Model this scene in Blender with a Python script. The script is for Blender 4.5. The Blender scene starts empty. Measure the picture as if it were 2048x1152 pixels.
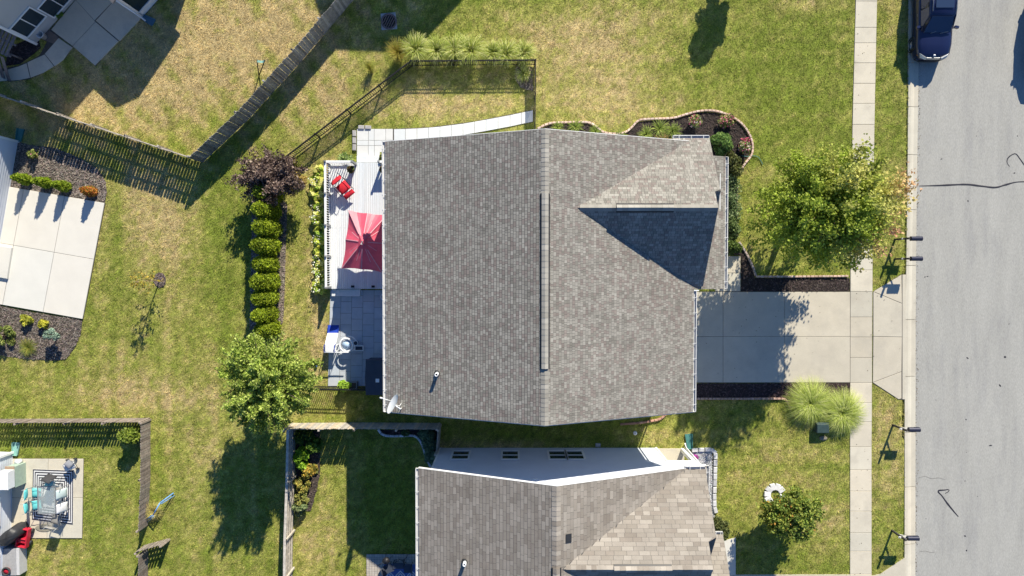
import bpy, bmesh, math, random
import numpy as np
from mathutils import Vector, Matrix

random.seed(7)
RNG = np.random.default_rng(11)
SC = bpy.context.scene
COL = SC.collection

# ---------------------------------------------------------------- camera, sky, sun, exposure
CAM_H, FOC = 38.0, 1365.0
TILT = math.atan(37.0 / FOC)
cam_data = bpy.data.cameras.new('camera')
cam = bpy.data.objects.new('camera', cam_data)
COL.objects.link(cam)
cam.location = (0, 0, CAM_H)
cam.rotation_euler = (-TILT, 0, 0)
cam_data.sensor_width = 36.0
cam_data.lens = FOC / 2048.0 * 36.0
cam_data.clip_end = 3000
SC.camera = cam

SUN_EL = math.radians(31.0)
SUN_AZ = math.atan2(0.36, 1.0)            # from +Y towards +X
world = bpy.data.worlds.new('World')
SC.world = world
world.use_nodes = True
wn = world.node_tree
wn.nodes.clear()
w_out = wn.nodes.new('ShaderNodeOutputWorld')
w_bg = wn.nodes.new('ShaderNodeBackground')
w_sky = wn.nodes.new('ShaderNodeTexSky')
w_sky.sky_type = 'NISHITA'
w_sky.sun_disc = False
w_sky.sun_elevation = SUN_EL
w_sky.sun_rotation = SUN_AZ
w_sky.ozone_density = 10.0
w_sky.dust_density = 0.0
w_sky.air_density = 1.0
w_bg.inputs['Strength'].default_value = 0.088
wn.links.new(w_sky.outputs[0], w_bg.inputs[0])
wn.links.new(w_bg.outputs[0], w_out.inputs[0])

sun_data = bpy.data.lights.new('sun', 'SUN')
sun_data.energy = 5.0
sun_data.angle = math.radians(0.5)
sun_data.color = (1.0, 0.925, 0.775)
sun = bpy.data.objects.new('sun', sun_data)
COL.objects.link(sun)
sd = Vector((math.sin(SUN_AZ) * math.cos(SUN_EL), math.cos(SUN_AZ) * math.cos(SUN_EL), math.sin(SUN_EL)))
sun.rotation_euler = sd.to_track_quat('Z', 'Y').to_euler()
sun.location = sd * 60

SC.view_settings.view_transform = 'Standard'
SC.view_settings.look = 'None'
SC.view_settings.exposure = 0.60
SC.view_settings.gamma = 1.0
SC.view_settings.use_curve_mapping = False
SC.cycles.max_bounces = 5
SC.cycles.diffuse_bounces = 3
SC.cycles.transparent_max_bounces = 6

# ---------------------------------------------------------------- helpers
def P(px, py, z=0.0):
    """surveyed point: where the line of sight through (px, py) of the survey photo meets height z"""
    a = (px - 1024.0) / FOC
    b = (576.0 - py) / FOC
    st, ct = math.sin(TILT), math.cos(TILT)
    ry = -st + b * ct
    rz = -ct - b * st
    s = (CAM_H - z) / (-rz)
    return Vector((a * s, ry * s, z))

def PX(px, py=576, z=0.0): return P(px, py, z).x
def PY(py, z=0.0): return P(1024, py, z).y
def PP(pts, z=0.0): return [P(a, b, z) for a, b in pts]

SUNH = Vector((-math.sin(SUN_AZ), -math.cos(SUN_AZ), 0)) / math.tan(SUN_EL)   # shadow offset per metre of height

# ---------------------------------------------------------------- materials
MATS = {}
def material(name, base, rough=0.75, var=0.12, scale=6.0, bump=0.0, bscale=60.0, attr=False, objcol=False,
             spec=0.3, metal=0.0, trans=0.0, alt=None, altscale=1.5, altlo=0.45, altsoft=0.1, alpha=1.0, transmission=0.0, emis=None,
             fine=0.0, fscale=90.0, streak=None, coat=0.0):
    if name in MATS: return MATS[name]
    m = bpy.data.materials.new(name)
    m.use_nodes = True
    nt = m.node_tree; N = nt.nodes; L = nt.links
    N.clear()
    out = N.new('ShaderNodeOutputMaterial')
    b = N.new('ShaderNodeBsdfPrincipled')
    b.inputs['Roughness'].default_value = rough
    b.inputs['Metallic'].default_value = metal
    b.inputs['Specular IOR Level'].default_value = spec
    b.inputs['Coat Weight'].default_value = coat
    if transmission: b.inputs['Transmission Weight'].default_value = transmission
    geo = N.new('ShaderNodeNewGeometry')
    pos = geo.outputs['Position']
    if streak:
        mp = N.new('ShaderNodeVectorMath'); mp.operation = 'MULTIPLY'; mp.inputs[1].default_value = streak
        L.new(pos, mp.inputs[0]); pos = mp.outputs[0]
    rgb = N.new('ShaderNodeRGB'); rgb.outputs[0].default_value = (*base, 1)
    col = rgb.outputs[0]
    if attr:
        at = N.new('ShaderNodeAttribute'); at.attribute_name = 'Col'
        mx = N.new('ShaderNodeMix'); mx.data_type = 'RGBA'; mx.blend_type = 'MULTIPLY'; mx.inputs[0].default_value = 1
        L.new(col, mx.inputs[6]); L.new(at.outputs['Color'], mx.inputs[7]); col = mx.outputs[2]
    if objcol:
        oi = N.new('ShaderNodeObjectInfo')
        mx = N.new('ShaderNodeMix'); mx.data_type = 'RGBA'; mx.blend_type = 'MULTIPLY'; mx.inputs[0].default_value = 1
        L.new(col, mx.inputs[6]); L.new(oi.outputs['Color'], mx.inputs[7]); col = mx.outputs[2]
    if alt:
        n2 = N.new('ShaderNodeTexNoise'); n2.inputs['Scale'].default_value = altscale; n2.inputs['Detail'].default_value = 6; n2.inputs['Roughness'].default_value = 0.65
        L.new(pos, n2.inputs['Vector'])
        mr = N.new('ShaderNodeMapRange'); mr.inputs[1].default_value = altlo; mr.inputs[2].default_value = altlo + altsoft
        L.new(n2.outputs[0], mr.inputs[0])
        mx = N.new('ShaderNodeMix'); mx.data_type = 'RGBA'
        L.new(mr.outputs[0], mx.inputs[0]); L.new(col, mx.inputs[6]); mx.inputs[7].default_value = (*alt, 1); col = mx.outputs[2]
    if var:
        n1 = N.new('ShaderNodeTexNoise'); n1.inputs['Scale'].default_value = scale; n1.inputs['Detail'].default_value = 5; n1.inputs['Roughness'].default_value = 0.6
        L.new(pos, n1.inputs['Vector'])
        mr = N.new('ShaderNodeMapRange'); mr.inputs[1].default_value = 0.3; mr.inputs[2].default_value = 0.7
        mr.inputs[3].default_value = 1 - var; mr.inputs[4].default_value = 1 + var
        L.new(n1.outputs[0], mr.inputs[0])
        mx = N.new('ShaderNodeMix'); mx.data_type = 'RGBA'; mx.blend_type = 'MULTIPLY'; mx.inputs[0].default_value = 1
        L.new(col, mx.inputs[6]); L.new(mr.outputs[0], mx.inputs[7]); col = mx.outputs[2]
    if fine:
        n1 = N.new('ShaderNodeTexNoise'); n1.inputs['Scale'].default_value = fscale; n1.inputs['Detail'].default_value = 3
        L.new(pos, n1.inputs['Vector'])
        mr = N.new('ShaderNodeMapRange'); mr.inputs[1].default_value = 0.32; mr.inputs[2].default_value = 0.68
        mr.inputs[3].default_value = 1 - fine; mr.inputs[4].default_value = 1 + fine
        L.new(n1.outputs[0], mr.inputs[0])
        mx = N.new('ShaderNodeMix'); mx.data_type = 'RGBA'; mx.blend_type = 'MULTIPLY'; mx.inputs[0].default_value = 1
        L.new(col, mx.inputs[6]); L.new(mr.outputs[0], mx.inputs[7]); col = mx.outputs[2]
    L.new(col, b.inputs['Base Color'])
    if bump:
        nb = N.new('ShaderNodeTexNoise'); nb.inputs['Scale'].default_value = bscale; nb.inputs['Detail'].default_value = 4
        L.new(pos, nb.inputs['Vector'])
        bp = N.new('ShaderNodeBump'); bp.inputs['Strength'].default_value = bump; bp.inputs['Distance'].default_value = 0.02
        L.new(nb.outputs[0], bp.inputs['Height']); L.new(bp.outputs[0], b.inputs['Normal'])
    if emis:
        b.inputs['Emission Color'].default_value = (*emis, 1)
    sh = b.outputs[0]
    if trans:
        tr = N.new('ShaderNodeBsdfTranslucent'); L.new(col, tr.inputs[0])
        ms = N.new('ShaderNodeMixShader'); ms.inputs[0].default_value = trans
        L.new(sh, ms.inputs[1]); L.new(tr.outputs[0], ms.inputs[2]); sh = ms.outputs[0]
    if alpha < 1:
        tp = N.new('ShaderNodeBsdfTransparent')
        ms = N.new('ShaderNodeMixShader'); ms.inputs[0].default_value = alpha
        L.new(tp.outputs[0], ms.inputs[1]); L.new(sh, ms.inputs[2]); sh = ms.outputs[0]
    L.new(sh, out.inputs[0])
    MATS[name] = m
    return m

# ---------------------------------------------------------------- objects and hierarchy
WLOC = {}
def reg(o, parent, wl):
    COL.objects.link(o)
    wl = Vector(wl)
    if parent is not None:
        o.parent = parent
        o.location = wl - WLOC[parent.name]
    else:
        o.location = wl
    WLOC[o.name] = wl
    return o

def tag(o, label=None, cat=None, group=None, kind=None):
    if label: o['label'] = label
    if cat: o['category'] = cat
    if group: o['group'] = group
    if kind: o['kind'] = kind
    return o

def thing(name, label, cat, loc, group=None):
    o = bpy.data.objects.new(name, None)
    o.empty_display_size = 0.2
    reg(o, None, loc)
    return tag(o, label, cat, group)

def np_mesh(name, V, quads=None, tris=None, col=None, smooth=False):
    me = bpy.data.meshes.new(name)
    V = np.asarray(V, dtype=np.float32)
    me.vertices.add(len(V)); me.vertices.foreach_set('co', V.ravel())
    idx, starts, tot, off = [], [], [], 0
    for F, k in ((quads, 4), (tris, 3)):
        if F is not None and len(F):
            F = np.asarray(F, dtype=np.int32)
            idx.append(F.ravel()); n = len(F)
            starts.append(off + np.arange(n) * k); tot.append(np.full(n, k)); off += n * k
    idx = np.concatenate(idx); starts = np.concatenate(starts); tot = np.concatenate(tot)
    me.loops.add(len(idx)); me.loops.foreach_set('vertex_index', idx.astype(np.int32))
    me.polygons.add(len(starts)); me.polygons.foreach_set('loop_start', starts.astype(np.int32))
    me.polygons.foreach_set('loop_total', tot.astype(np.int32))
    me.polygons.foreach_set('use_smooth', np.full(len(starts), smooth, dtype=bool))
    if col is not None:
        a = me.color_attributes.new('Col', 'FLOAT_COLOR', 'POINT')
        c = np.ones((len(V), 4), dtype=np.float32); c[:, :3] = col
        a.data.foreach_set('color', c.ravel())
    me.update(calc_edges=True)
    return me

class MB:
    """collects shapes in world coordinates and links them as one mesh object"""
    def __init__(self): self.v = []; self.f = []; self.c = []; self.cur = (1, 1, 1); self.sm = []; self.smooth = False
    def add(self, vs, fs):
        o = len(self.v)
        self.v += [Vector(p) for p in vs]; self.c += [self.cur] * len(vs)
        self.f += [tuple(i + o for i in f) for f in fs]; self.sm += [self.smooth] * len(fs)
        return self
    def box(self, c, s, rz=0.0, M=None):
        c = Vector(c); hx, hy, hz = s[0] / 2, s[1] / 2, s[2] / 2
        R = M if M is not None else Matrix.Rotation(rz, 3, 'Z')
        vs = [c + R @ Vector((x * hx, y * hy, z * hz)) for z in (-1, 1) for y in (-1, 1) for x in (-1, 1)]
        return self.add(vs, [(0, 2, 3, 1), (4, 5, 7, 6), (0, 1, 5, 4), (2, 6, 7, 3), (0, 4, 6, 2), (1, 3, 7, 5)])
    def cbox(self, c, s, ch=0.01, rz=0.0):
        """box with a chamfered top"""
        c = Vector(c); hx, hy, hz = s[0] / 2, s[1] / 2, s[2] / 2
        R = Matrix.Rotation(rz, 3, 'Z')
        vs = []
        for z, k in ((-hz, 0), (hz - ch, 0), (hz, ch)):
            for x, y in ((-1, -1), (1, -1), (1, 1), (-1, 1)):
                vs.append(c + R @ Vector((x * (hx - k), y * (hy - k), z)))
        fs = [(3, 2, 1, 0), (8, 9, 10, 11)]
        for b in (0, 4):
            for i in range(4): fs.append((b + i, b + (i + 1) % 4, b + 4 + (i + 1) % 4, b + 4 + i))
        return self.add(vs, fs)
    def prism(self, pts, z0, z1):
        """polygon (xy) extruded from z0 to z1"""
        pts = [Vector((p[0], p[1], 0)) for p in pts]
        ar = sum(pts[i].x * pts[(i + 1) % len(pts)].y - pts[(i + 1) % len(pts)].x * pts[i].y for i in range(len(pts)))
        if ar < 0: pts = pts[::-1]
        n = len(pts)
        vs = [Vector((p.x, p.y, z0)) for p in pts] + [Vector((p.x, p.y, z1)) for p in pts]
        fs = [tuple(range(n))[::-1], tuple(range(n, 2 * n))] + [(i, (i + 1) % n, n + (i + 1) % n, n + i) for i in range(n)]
        return self.add(vs, fs)
    def sheet(self, pts3): return self.add(pts3, [tuple(range(len(pts3)))])
    def slab3(self, pts3, off):
        """planar polygon in space with thickness: pts3 plus off"""
        off = Vector(off); n = len(pts3)
        vs = [Vector(p) for p in pts3] + [Vector(p) + off for p in pts3]
        fs = [tuple(range(n)), tuple(range(n, 2 * n))[::-1]] + [(i, n + i, n + (i + 1) % n, (i + 1) % n) for i in range(n)]
        return self.add(vs, fs)
    def tube(self, pts, rad, n=8, cap=True):
        pts = [Vector(p) for p in pts]
        rs = rad if isinstance(rad, (list, tuple)) else [rad] * len(pts)
        vs, fs = [], []
        for i, p in enumerate(pts):
            d = (pts[min(i + 1, len(pts) - 1)] - pts[max(i - 1, 0)])
            d = d.normalized() if d.length > 1e-9 else Vector((0, 0, 1))
            a = d.cross(Vector((0, 0, 1)) if abs(d.z) < 0.9 else Vector((1, 0, 0))).normalized(); b = d.cross(a)
            for k in range(n):
                t = 2 * math.pi * k / n
                vs.append(p + (a * math.cos(t) + b * math.sin(t)) * rs[i])
        for i in range(len(pts) - 1):
            for k in range(n):
                fs.append((i * n + k, i * n + (k + 1) % n, (i + 1) * n + (k + 1) % n, (i + 1) * n + k))
        if cap: fs += [tuple(range(n)), tuple(range((len(pts) - 1) * n, len(pts) * n))[::-1]]
        s = self.smooth; self.smooth = True; self.add(vs, fs); self.smooth = s
        return self
    def lathe(self, c, prof, n=20, axis='Z', cap=True):
        c = Vector(c); vs, fs = [], []
        for r, h in prof:
            for k in range(n):
                t = 2 * math.pi * k / n
                q = (r * math.cos(t), r * math.sin(t), h)
                if axis == 'X': q = (h, r * math.cos(t), r * math.sin(t))
                if axis == 'Y': q = (r * math.cos(t), h, r * math.sin(t))
                vs.append(c + Vector(q))
        m = len(prof)
        for i in range(m - 1):
            for k in range(n):
                fs.append((i * n + k, i * n + (k + 1) % n, (i + 1) * n + (k + 1) % n, (i + 1) * n + k))
        if cap and prof[0][0] > 1e-4: fs.append(tuple(range(n))[::-1])
        if cap and prof[-1][0] > 1e-4: fs.append(tuple(range((m - 1) * n, m * n)))
        s = self.smooth; self.smooth = True; self.add(vs, fs); self.smooth = s
        return self
    def mesh(self, name, origin=(0, 0, 0)):
        o = Vector(origin)
        me = bpy.data.meshes.new(name)
        me.from_pydata([tuple(p - o) for p in self.v], [], self.f)
        me.polygons.foreach_set('use_smooth', self.sm)
        if any(c != (1, 1, 1) for c in self.c):
            a = me.color_attributes.new('Col', 'FLOAT_COLOR', 'POINT')
            a.data.foreach_set('color', np.array([(*c, 1) for c in self.c], dtype=np.float32).ravel())
        bm = bmesh.new(); bm.from_mesh(me); bmesh.ops.recalc_face_normals(bm, faces=bm.faces); bm.to_mesh(me); bm.free()
        return me
    def build(self, name, m, parent=None, origin=None):
        if origin is None: origin = WLOC[parent.name] if parent is not None else Vector((0, 0, 0))
        me = self.mesh(name, origin)
        me.materials.append(m)
        o = bpy.data.objects.new(name, me)
        return reg(o, parent, origin)

def put(name, me, m, parent, loc, rz=0.0, color=None, rot=None, scale=None):
    """a piece that shares its mesh"""
    if not me.materials: me.materials.append(m)
    o = bpy.data.objects.new(name, me)
    reg(o, parent, loc)
    if rot is not None: o.rotation_euler = rot
    else: o.rotation_euler = (0, 0, rz)
    if scale is not None: o.scale = scale
    if color: o.color = (*color, 1)
    return o

def link_np(name, me, m, parent=None, wl=None):
    me.materials.append(m)
    o = bpy.data.objects.new(name, me)
    if wl is None: wl = WLOC[parent.name] if parent is not None else (0, 0, 0)
    return reg(o, parent, wl)

def smooth_path(pts, step=0.2):
    """Catmull-Rom resampled at about even steps"""
    pts = [Vector(p) for p in pts]
    out = []
    for i in range(len(pts) - 1):
        p0, p1, p2, p3 = pts[max(i - 1, 0)], pts[i], pts[i + 1], pts[min(i + 2, len(pts) - 1)]
        n = max(2, int((p2 - p1).length / 0.03))
        for k in range(n):
            t = k / n
            out.append(0.5 * ((2 * p1) + (p2 - p0) * t + (2 * p0 - 5 * p1 + 4 * p2 - p3) * t * t + (3 * p1 - p0 - 3 * p2 + p3) * t ** 3))
    out.append(pts[-1])
    res, acc = [out[0]], 0.0
    for a, b in zip(out, out[1:]):
        acc += (b - a).length
        if acc >= step: res.append(b); acc = 0
    return res

def inpoly(x, y, poly):
    r = np.zeros(len(x), dtype=bool)
    n = len(poly); j = n - 1
    for i in range(n):
        xi, yi = poly[i][0], poly[i][1]; xj, yj = poly[j][0], poly[j][1]
        if yi != yj:
            r ^= ((yi > y) != (yj > y)) & (x < (xj - xi) * (y - yi) / (yj - yi) + xi)
        j = i
    return r

_NG = RNG.random((256, 256))
def vnoise(x, y, s):
    x = np.asarray(x) * s + 1000.3; y = np.asarray(y) * s + 1000.7
    xi = np.floor(x).astype(int); yi = np.floor(y).astype(int)
    fx = x - xi; fy = y - yi
    fx = fx * fx * (3 - 2 * fx); fy = fy * fy * (3 - 2 * fy)
    g = lambda a, b: _NG[a % 256, b % 256]
    return (g(xi, yi) * (1 - fx) + g(xi + 1, yi) * fx) * (1 - fy) + (g(xi, yi + 1) * (1 - fx) + g(xi + 1, yi + 1) * fx) * fy

NOGRASS = []        # polygons (world xy) where no lawn grows

# common materials
M = {}
M['concrete'] = material('concrete', (0.56, 0.515, 0.415), 0.9, 0.06, 1.2, 0.15, 80, fine=0.05, fscale=30, objcol=True, alt=(0.48, 0.44, 0.36), altscale=.55, altlo=.5, altsoft=.25)
M['concrete_new'] = material('pale_concrete', (0.66, 0.64, 0.58), 0.9, 0.04, 1.0, 0.1, 80, fine=0.03, objcol=True)
M['joint'] = material('joint_dirt', (0.10, 0.09, 0.08), 1.0, 0.2, 5)
M['asphalt'] = material('weathered_asphalt', (0.395, 0.388, 0.355), 0.95, 0.07, 0.5, 0.35, 90, fine=0.16, fscale=26, streak=(2.0, 0.35, 1), alt=(0.345, 0.34, 0.32), altscale=.7, altlo=.48, altsoft=.2)
M['tar'] = material('tar', (0.035, 0.035, 0.045), 0.6, 0.2, 10)
M['mulch'] = material('mulch', (1, 1, 1), 0.95, 0.25, 12, 0.6, 50, attr=True)
M['white'] = material('white_vinyl', (0.86, 0.87, 0.86), 0.5, 0.03, 2)
M['glass'] = material('window_glass', (0.02, 0.035, 0.045), 0.06, 0.05, 1, spec=0.6)
M['brick'] = material('edging_brick', (0.50, 0.385, 0.32), 0.9, 0.12, 9, 0.3, 60, objcol=True)
M['black_metal'] = material('black_metal', (0.018, 0.018, 0.022), 0.45, 0.1, 8)
M['fence_wood'] = material('grey_fence_wood', (0.28, 0.27, 0.25), 0.9, 0.3, 5, 0.3, 40, objcol=True, fine=0.12, fscale=40)
M['fence_brown'] = material('brown_fence_wood', (0.26, 0.225, 0.195), 0.9, 0.3, 5, 0.3, 40, objcol=True, fine=0.12, fscale=40)
M['fence_pale'] = material('pale_fence_wood', (0.42, 0.39, 0.35), 0.9, 0.25, 5, 0.3, 40, objcol=True, fine=0.1, fscale=40)
M['leaf'] = material('leaf', (1.45, 1.45, 1.3), 0.55, 0.0, attr=True, trans=0.35, spec=0.3)
M['bark'] = material('bark', (0.12, 0.09, 0.07), 0.95, 0.3, 8, 0.6, 30)
M['dark_plastic'] = material('dark_plastic', (0.03, 0.032, 0.036), 0.5, 0.1, 5)
M['grey_metal'] = material('grey_metal', (0.35, 0.36, 0.37), 0.4, 0.08, 6, metal=0.6)
# ================================================================ THE SETTING
# ground far and wide
g = MB().sheet([(-400, -400, -0.25), (400, -400, -0.25), (400, 400, -0.25), (-400, 400, -0.25)]).build(
    'ground', material('far_ground', (0.12, 0.13, 0.05), 0.95, 0.3, 0.4))
tag(g, 'wide green ground far beyond the yards', 'ground', kind='structure')

def shade(base=1.0, amt=0.06):
    k = base * (1 + random.uniform(-amt, amt)); w = random.uniform(-0.02, 0.02)
    return (k * (1 + w), k, k * (1 - w))

def inset_poly(pts, d):
    """moves every edge of a convex polygon inwards by d"""
    pts = [Vector((p[0], p[1], 0)) for p in pts]
    n = len(pts)
    ar = sum(pts[i].x * pts[(i + 1) % n].y - pts[(i + 1) % n].x * pts[i].y for i in range(n))
    if ar < 0: pts = pts[::-1]
    out = []
    for i in range(n):
        a, b, c = pts[i - 1], pts[i], pts[(i + 1) % n]
        d1 = (b - a).normalized(); d2 = (c - b).normalized()
        n1 = Vector((-d1.y, d1.x, 0)); n2 = Vector((-d2.y, d2.x, 0))
        k = 1 + n1.dot(n2)
        out.append(b + (n1 + n2) * (d / max(k, 0.3)))
    return out

def slab_piece(name, pts, z0, z1, m, parent, gap=0.015, ch=0.008, color=None):
    q = inset_poly(pts, gap); q2 = inset_poly(q, ch); n = len(q)
    mb = MB()
    vs = [Vector((p.x, p.y, z0)) for p in q] + [Vector((p.x, p.y, z1 - ch)) for p in q] + [Vector((p.x, p.y, z1)) for p in q2]
    fs = [tuple(range(2 * n, 3 * n))]
    for b in (0, n):
        for i in range(n): fs.append((b + i, b + (i + 1) % n, b + n + (i + 1) % n, b + n + i))
    mb.add(vs, fs)
    o = mb.build(name, m, parent)
    c = color or shade()
    o.color = (*c, 1)
    return o

# --- road
road_l = [P(1834, -120), P(1828, 1270)]
ZR = -0.09
r = MB().prism([road_l[0], (70, 70, 0), (70, -70, 0), road_l[1]], -0.25, ZR).build('road', M['asphalt'])
r2 = [(road_l[0].x, 60), (road_l[1].x, -60)]
tag(r, 'pale weathered grey asphalt street', 'road', kind='structure')
NOGRASS.append([(p.x, p.y) for p in [P(1817, -200), P(3000, -200), P(3000, 1400), P(1809, 1400), P(1809, 700), P(1813.5, 480), P(1816.5, 200)]])
# tar crack seals: parts of the road
def seal(pts, w):
    path = smooth_path([P(a, b, ZR) for a, b in pts], 0.08)
    n = len(path); mb = MB(); vs = []
    for i, p in enumerate(path):
        d = (path[min(i + 1, n - 1)] - path[max(i - 1, 0)]).normalized(); q = Vector((-d.y, d.x, 0))
        taper = min(1, 4 * (i + 1) / n, 4 * (n - i) / n) if len(pts) > 3 else 1
        ww = w * (0.75 + 0.5 * float(vnoise([i * 0.3], [w * 77], 1)[0])) * (0.4 + 0.6 * taper)
        for h, s in ((0.004, -1), (0.008, 0), (0.004, 1)): vs.append(Vector((p.x, p.y, ZR + h)) + q * s * ww / 2)
    fs = []
    for i in range(n - 1):
        fs += [(3 * i, 3 * i + 1, 3 * i + 4, 3 * i + 3), (3 * i + 1, 3 * i + 2, 3 * i + 5, 3 * i + 4)]
    mb.add(vs, fs); return mb.build('tar_seam', M['tar'], r)
seal([(1838, 372), (1880, 371), (1930, 369), (1960, 372), (1990, 375), (2010, 370), (2035, 364), (2070, 364)], 0.10)
seal([(2019, 333), (2014, 325), (2016, 316), (2025, 309), (2032, 308), (2040, 318), (2052, 334), (2070, 352)], 0.065)
seal([(1890, 987), (1897, 983), (1898, 979), (1890, 980), (1876, 982), (1884, 992), (1894, 1006), (1906, 1021), (1918, 1035)], 0.085)
dot_mb = MB().lathe((0, 0, 0), [(0.045, 0.001), (0.03, 0.004), (0.0, 0.005)], 9)
dot_me = dot_mb.mesh('tar_spot')
for (a, b, s) in [(1935, 716, 1.2), (1932, 839, .9), (1930, 962, .8), (1930, 1072, 1.4), (2010, 714, 1.5), (2000, 771, 1.2), (1981, 891, 1.2), (1933, 1101, 1), (1872, 800, .6), (2018, 648, .7),
                  (1883, 318, .9), (1936, 402, 1.2), (1953, 272, .6), (1957, 262, .4), (1850, 554, .8), (1855, 553, .8), (1955, 993, .5), (1852, 1037, .5), (2035, 272, .8), (2029, 346, .9), (1936, 690, .5), (1934, 775, .4), (1933, 905, .4)]:
    o = put('tar_spot', dot_me, M['tar'], r, P(a, b, ZR + 0.002), random.uniform(0, 3), scale=(s * random.uniform(.6, .9), s * random.uniform(1.0, 1.7), 1))

M['crack'] = material('hairline_crack', (0.16, 0.155, 0.145), 0.95, 0.2, 8)
_tar = M['tar']; M['tar'] = M['crack']
for cr in ([(1836, 956), (1850, 953), (1862, 957), (1878, 956), (1892, 960)], [(1838, 1104), (1850, 1102), (1862, 1105), (1870, 1104)]):
    seal(cr, 0.022)
M['tar'] = _tar
# --- curb and gutter, segment by segment
curb = MB().prism([P(1819, -120), P(1838, -120), P(1831, 1270), P(1810.5, 1270)], -0.25, -0.11).build('curb', M['joint'])
tag(curb, 'pale concrete curb and gutter along the street', 'curb', kind='structure')
cys = [-110, -60, 30, 125, 213, 309, 419, 531, 639, 753, 865, 974, 1089, 1200, 1270]
def curb_x(py, k): # k 0 left .. 1 right
    l = float(np.interp(py, [-120, 200, 480, 700, 1270], [1818, 1816.5, 1813.5, 1809.5, 1809])); rr = float(np.interp(py, [-120, 120, 400, 580, 1270], [1841, 1839, 1835, 1833, 1832]))
    return l + (rr - l) * k
prof = [(0.0, -0.1), (0.0, 0.012), (0.25, 0.015), (0.45, -0.02), (0.62, -0.072), (1.0, -0.07), (1.0, -0.12)]
for a, b in zip(cys, cys[1:]):
    mb = MB(); ra = []
    for py, e in ((a, 0.012), (b, -0.012)):
        for k, z in prof:
            q = P(curb_x(py, k), py); ra.append(Vector((q.x, q.y - e, z)))
    n = len(prof)
    mb.add(ra, [(i, i + 1, n + i + 1, n + i) for i in range(n - 1)] + [tuple(range(n)), tuple(range(n, 2 * n))[::-1]])
    o = mb.build('curb_stone', M['concrete'], curb); o.color = (*shade(1.06, 0.05), 1)

# --- sidewalk
def sw_x(py, k):
    l = float(np.interp(py, [-60, 0, 240, 520, 900, 1210], [1712, 1711, 1704.5, 1700.3, 1699.5, 1699.5])); rr = float(np.interp(py, [-60, 0, 240, 520, 900, 1210], [1755, 1754, 1749, 1745, 1743, 1743]))
    return l + (rr - l) * k
_sy = [-60, 0, 240, 520, 900, 1210]
swb = [P(sw_x(q, 0), q) for q in _sy] + [P(sw_x(q, 1), q) for q in _sy[::-1]]
walk = MB().prism(swb, -0.2, 0.012).build('sidewalk', M['joint'])
tag(walk, 'pale concrete sidewalk of square slabs', 'sidewalk', kind='structure')
NOGRASS.append([(p.x, p.y) for p in swb])
sys_ = [-60, -40, 2.5, 55, 86, 126, 167, 207, 249, 290, 332, 374, 416, 458, 500, 540, 583, 634, 674, 715, 765, 805, 843, 893, 939, 982, 1022, 1065, 1102, 1148, 1190, 1210]
for a, b in zip(sys_, sys_[1:]):
    slab_piece('slab', [P(sw_x(a, 0), a), P(sw_x(a, 1), a), P(sw_x(b, 1), b), P(sw_x(b, 0), b)], -0.05, 0.03 + random.uniform(-.004, .004), M['concrete'], walk, 0.009, color=shade(1.12 if not 583 <= a < 765 else 1.0, 0.05))

# --- driveway, apron and front walk
drv = MB().prism([P(1300, 583), P(1701, 583), P(1699, 765), P(1300, 766)], -0.2, 0.008).build('driveway', M['joint'])
tag(drv, 'pale concrete driveway in front of the house', 'driveway', kind='structure')
dx = [1300, 1446, 1569, 1700]; dy = [583.5, 673, 765]
for i in range(3):
    for j in range(2):
        slab_piece('slab', [P(dx[i], dy[j]), P(dx[i + 1], dy[j]), P(dx[i + 1], dy[j + 1]), P(dx[i], dy[j + 1])], -0.1, 0.026, M['concrete'], drv, 0.009, color=shade(1.0, 0.03))
NOGRASS.append([(p.x, p.y) for p in PP([(1300, 583), (1705, 583), (1705, 766), (1300, 766)])])
ap = [(1746, 583), (1802, 549), (1812, 548), (1811, 800), (1797, 799), (1745, 766)]
apron = MB().prism(PP(ap), -0.2, 0.004).build('driveway_apron', M['joint'])
tag(apron, 'flared concrete driveway apron between sidewalk and curb', 'driveway', kind='structure')
NOGRASS.append([(p.x, p.y) for p in PP(ap)])
for q in ([(1746, 583), (1803, 549), (1804, 607)], [(1746, 583), (1804, 607), (1804, 674), (1746, 673)], [(1746, 673), (1804, 674), (1803, 743), (1745, 765)],
          [(1745, 765), (1803, 743), (1803, 797), (1797, 799)], [(1804, 549), (1812, 549), (1811, 799), (1804, 799)]):
    slab_piece('slab', PP(q), -0.1, 0.022, M['concrete'], apron, 0.012, color=shade(1.0, 0.03))
ap2 = PP([(1740, 1152), (1760, 1148), (1808, 1116), (1811, 1116), (1810, 1260), (1740, 1260)])
apron2 = MB().prism(ap2, -0.2, 0.02).build('driveway_apron', M['concrete'])
tag(apron2, 'corner of another concrete driveway apron at the lower frame edge', 'driveway', kind='structure')
NOGRASS.append([(p.x, p.y) for p in ap2])
drv2 = PP([(1455, 1149), (1703, 1149), (1702, 1300), (1440, 1300)])
d2 = MB().prism(drv2, -0.2, 0.02).build('driveway', M['concrete'])
tag(d2, "strip of the neighbour's concrete driveway at the lower frame edge", 'driveway', kind='structure')
NOGRASS.append([(p.x, p.y) for p in drv2])
fw = MB().prism(PP([(1430, 512), (1481, 512), (1481, 583), (1430, 583)]), -0.2, 0.01).build('front_walk', M['joint'])
tag(fw, 'narrow concrete front walk beside the driveway', 'path', kind='structure')
for a, b in ((500, 546), (546, 583)):
    slab_piece('slab', PP([(1430, a + (12 if a == 500 else 0)), (1481, a + (12 if a == 500 else 0)), (1481, b), (1430, b)]), -0.1, 0.03, M['concrete'], fw, 0.012, color=shade(1.0, 0.03))
NOGRASS.append([(p.x, p.y) for p in PP([(1430, 510), (1482, 510), (1482, 583), (1430, 583)])])
nw = PP([(1440, 1083), (1471, 1075), (1471, 1150), (1440, 1150)])
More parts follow.
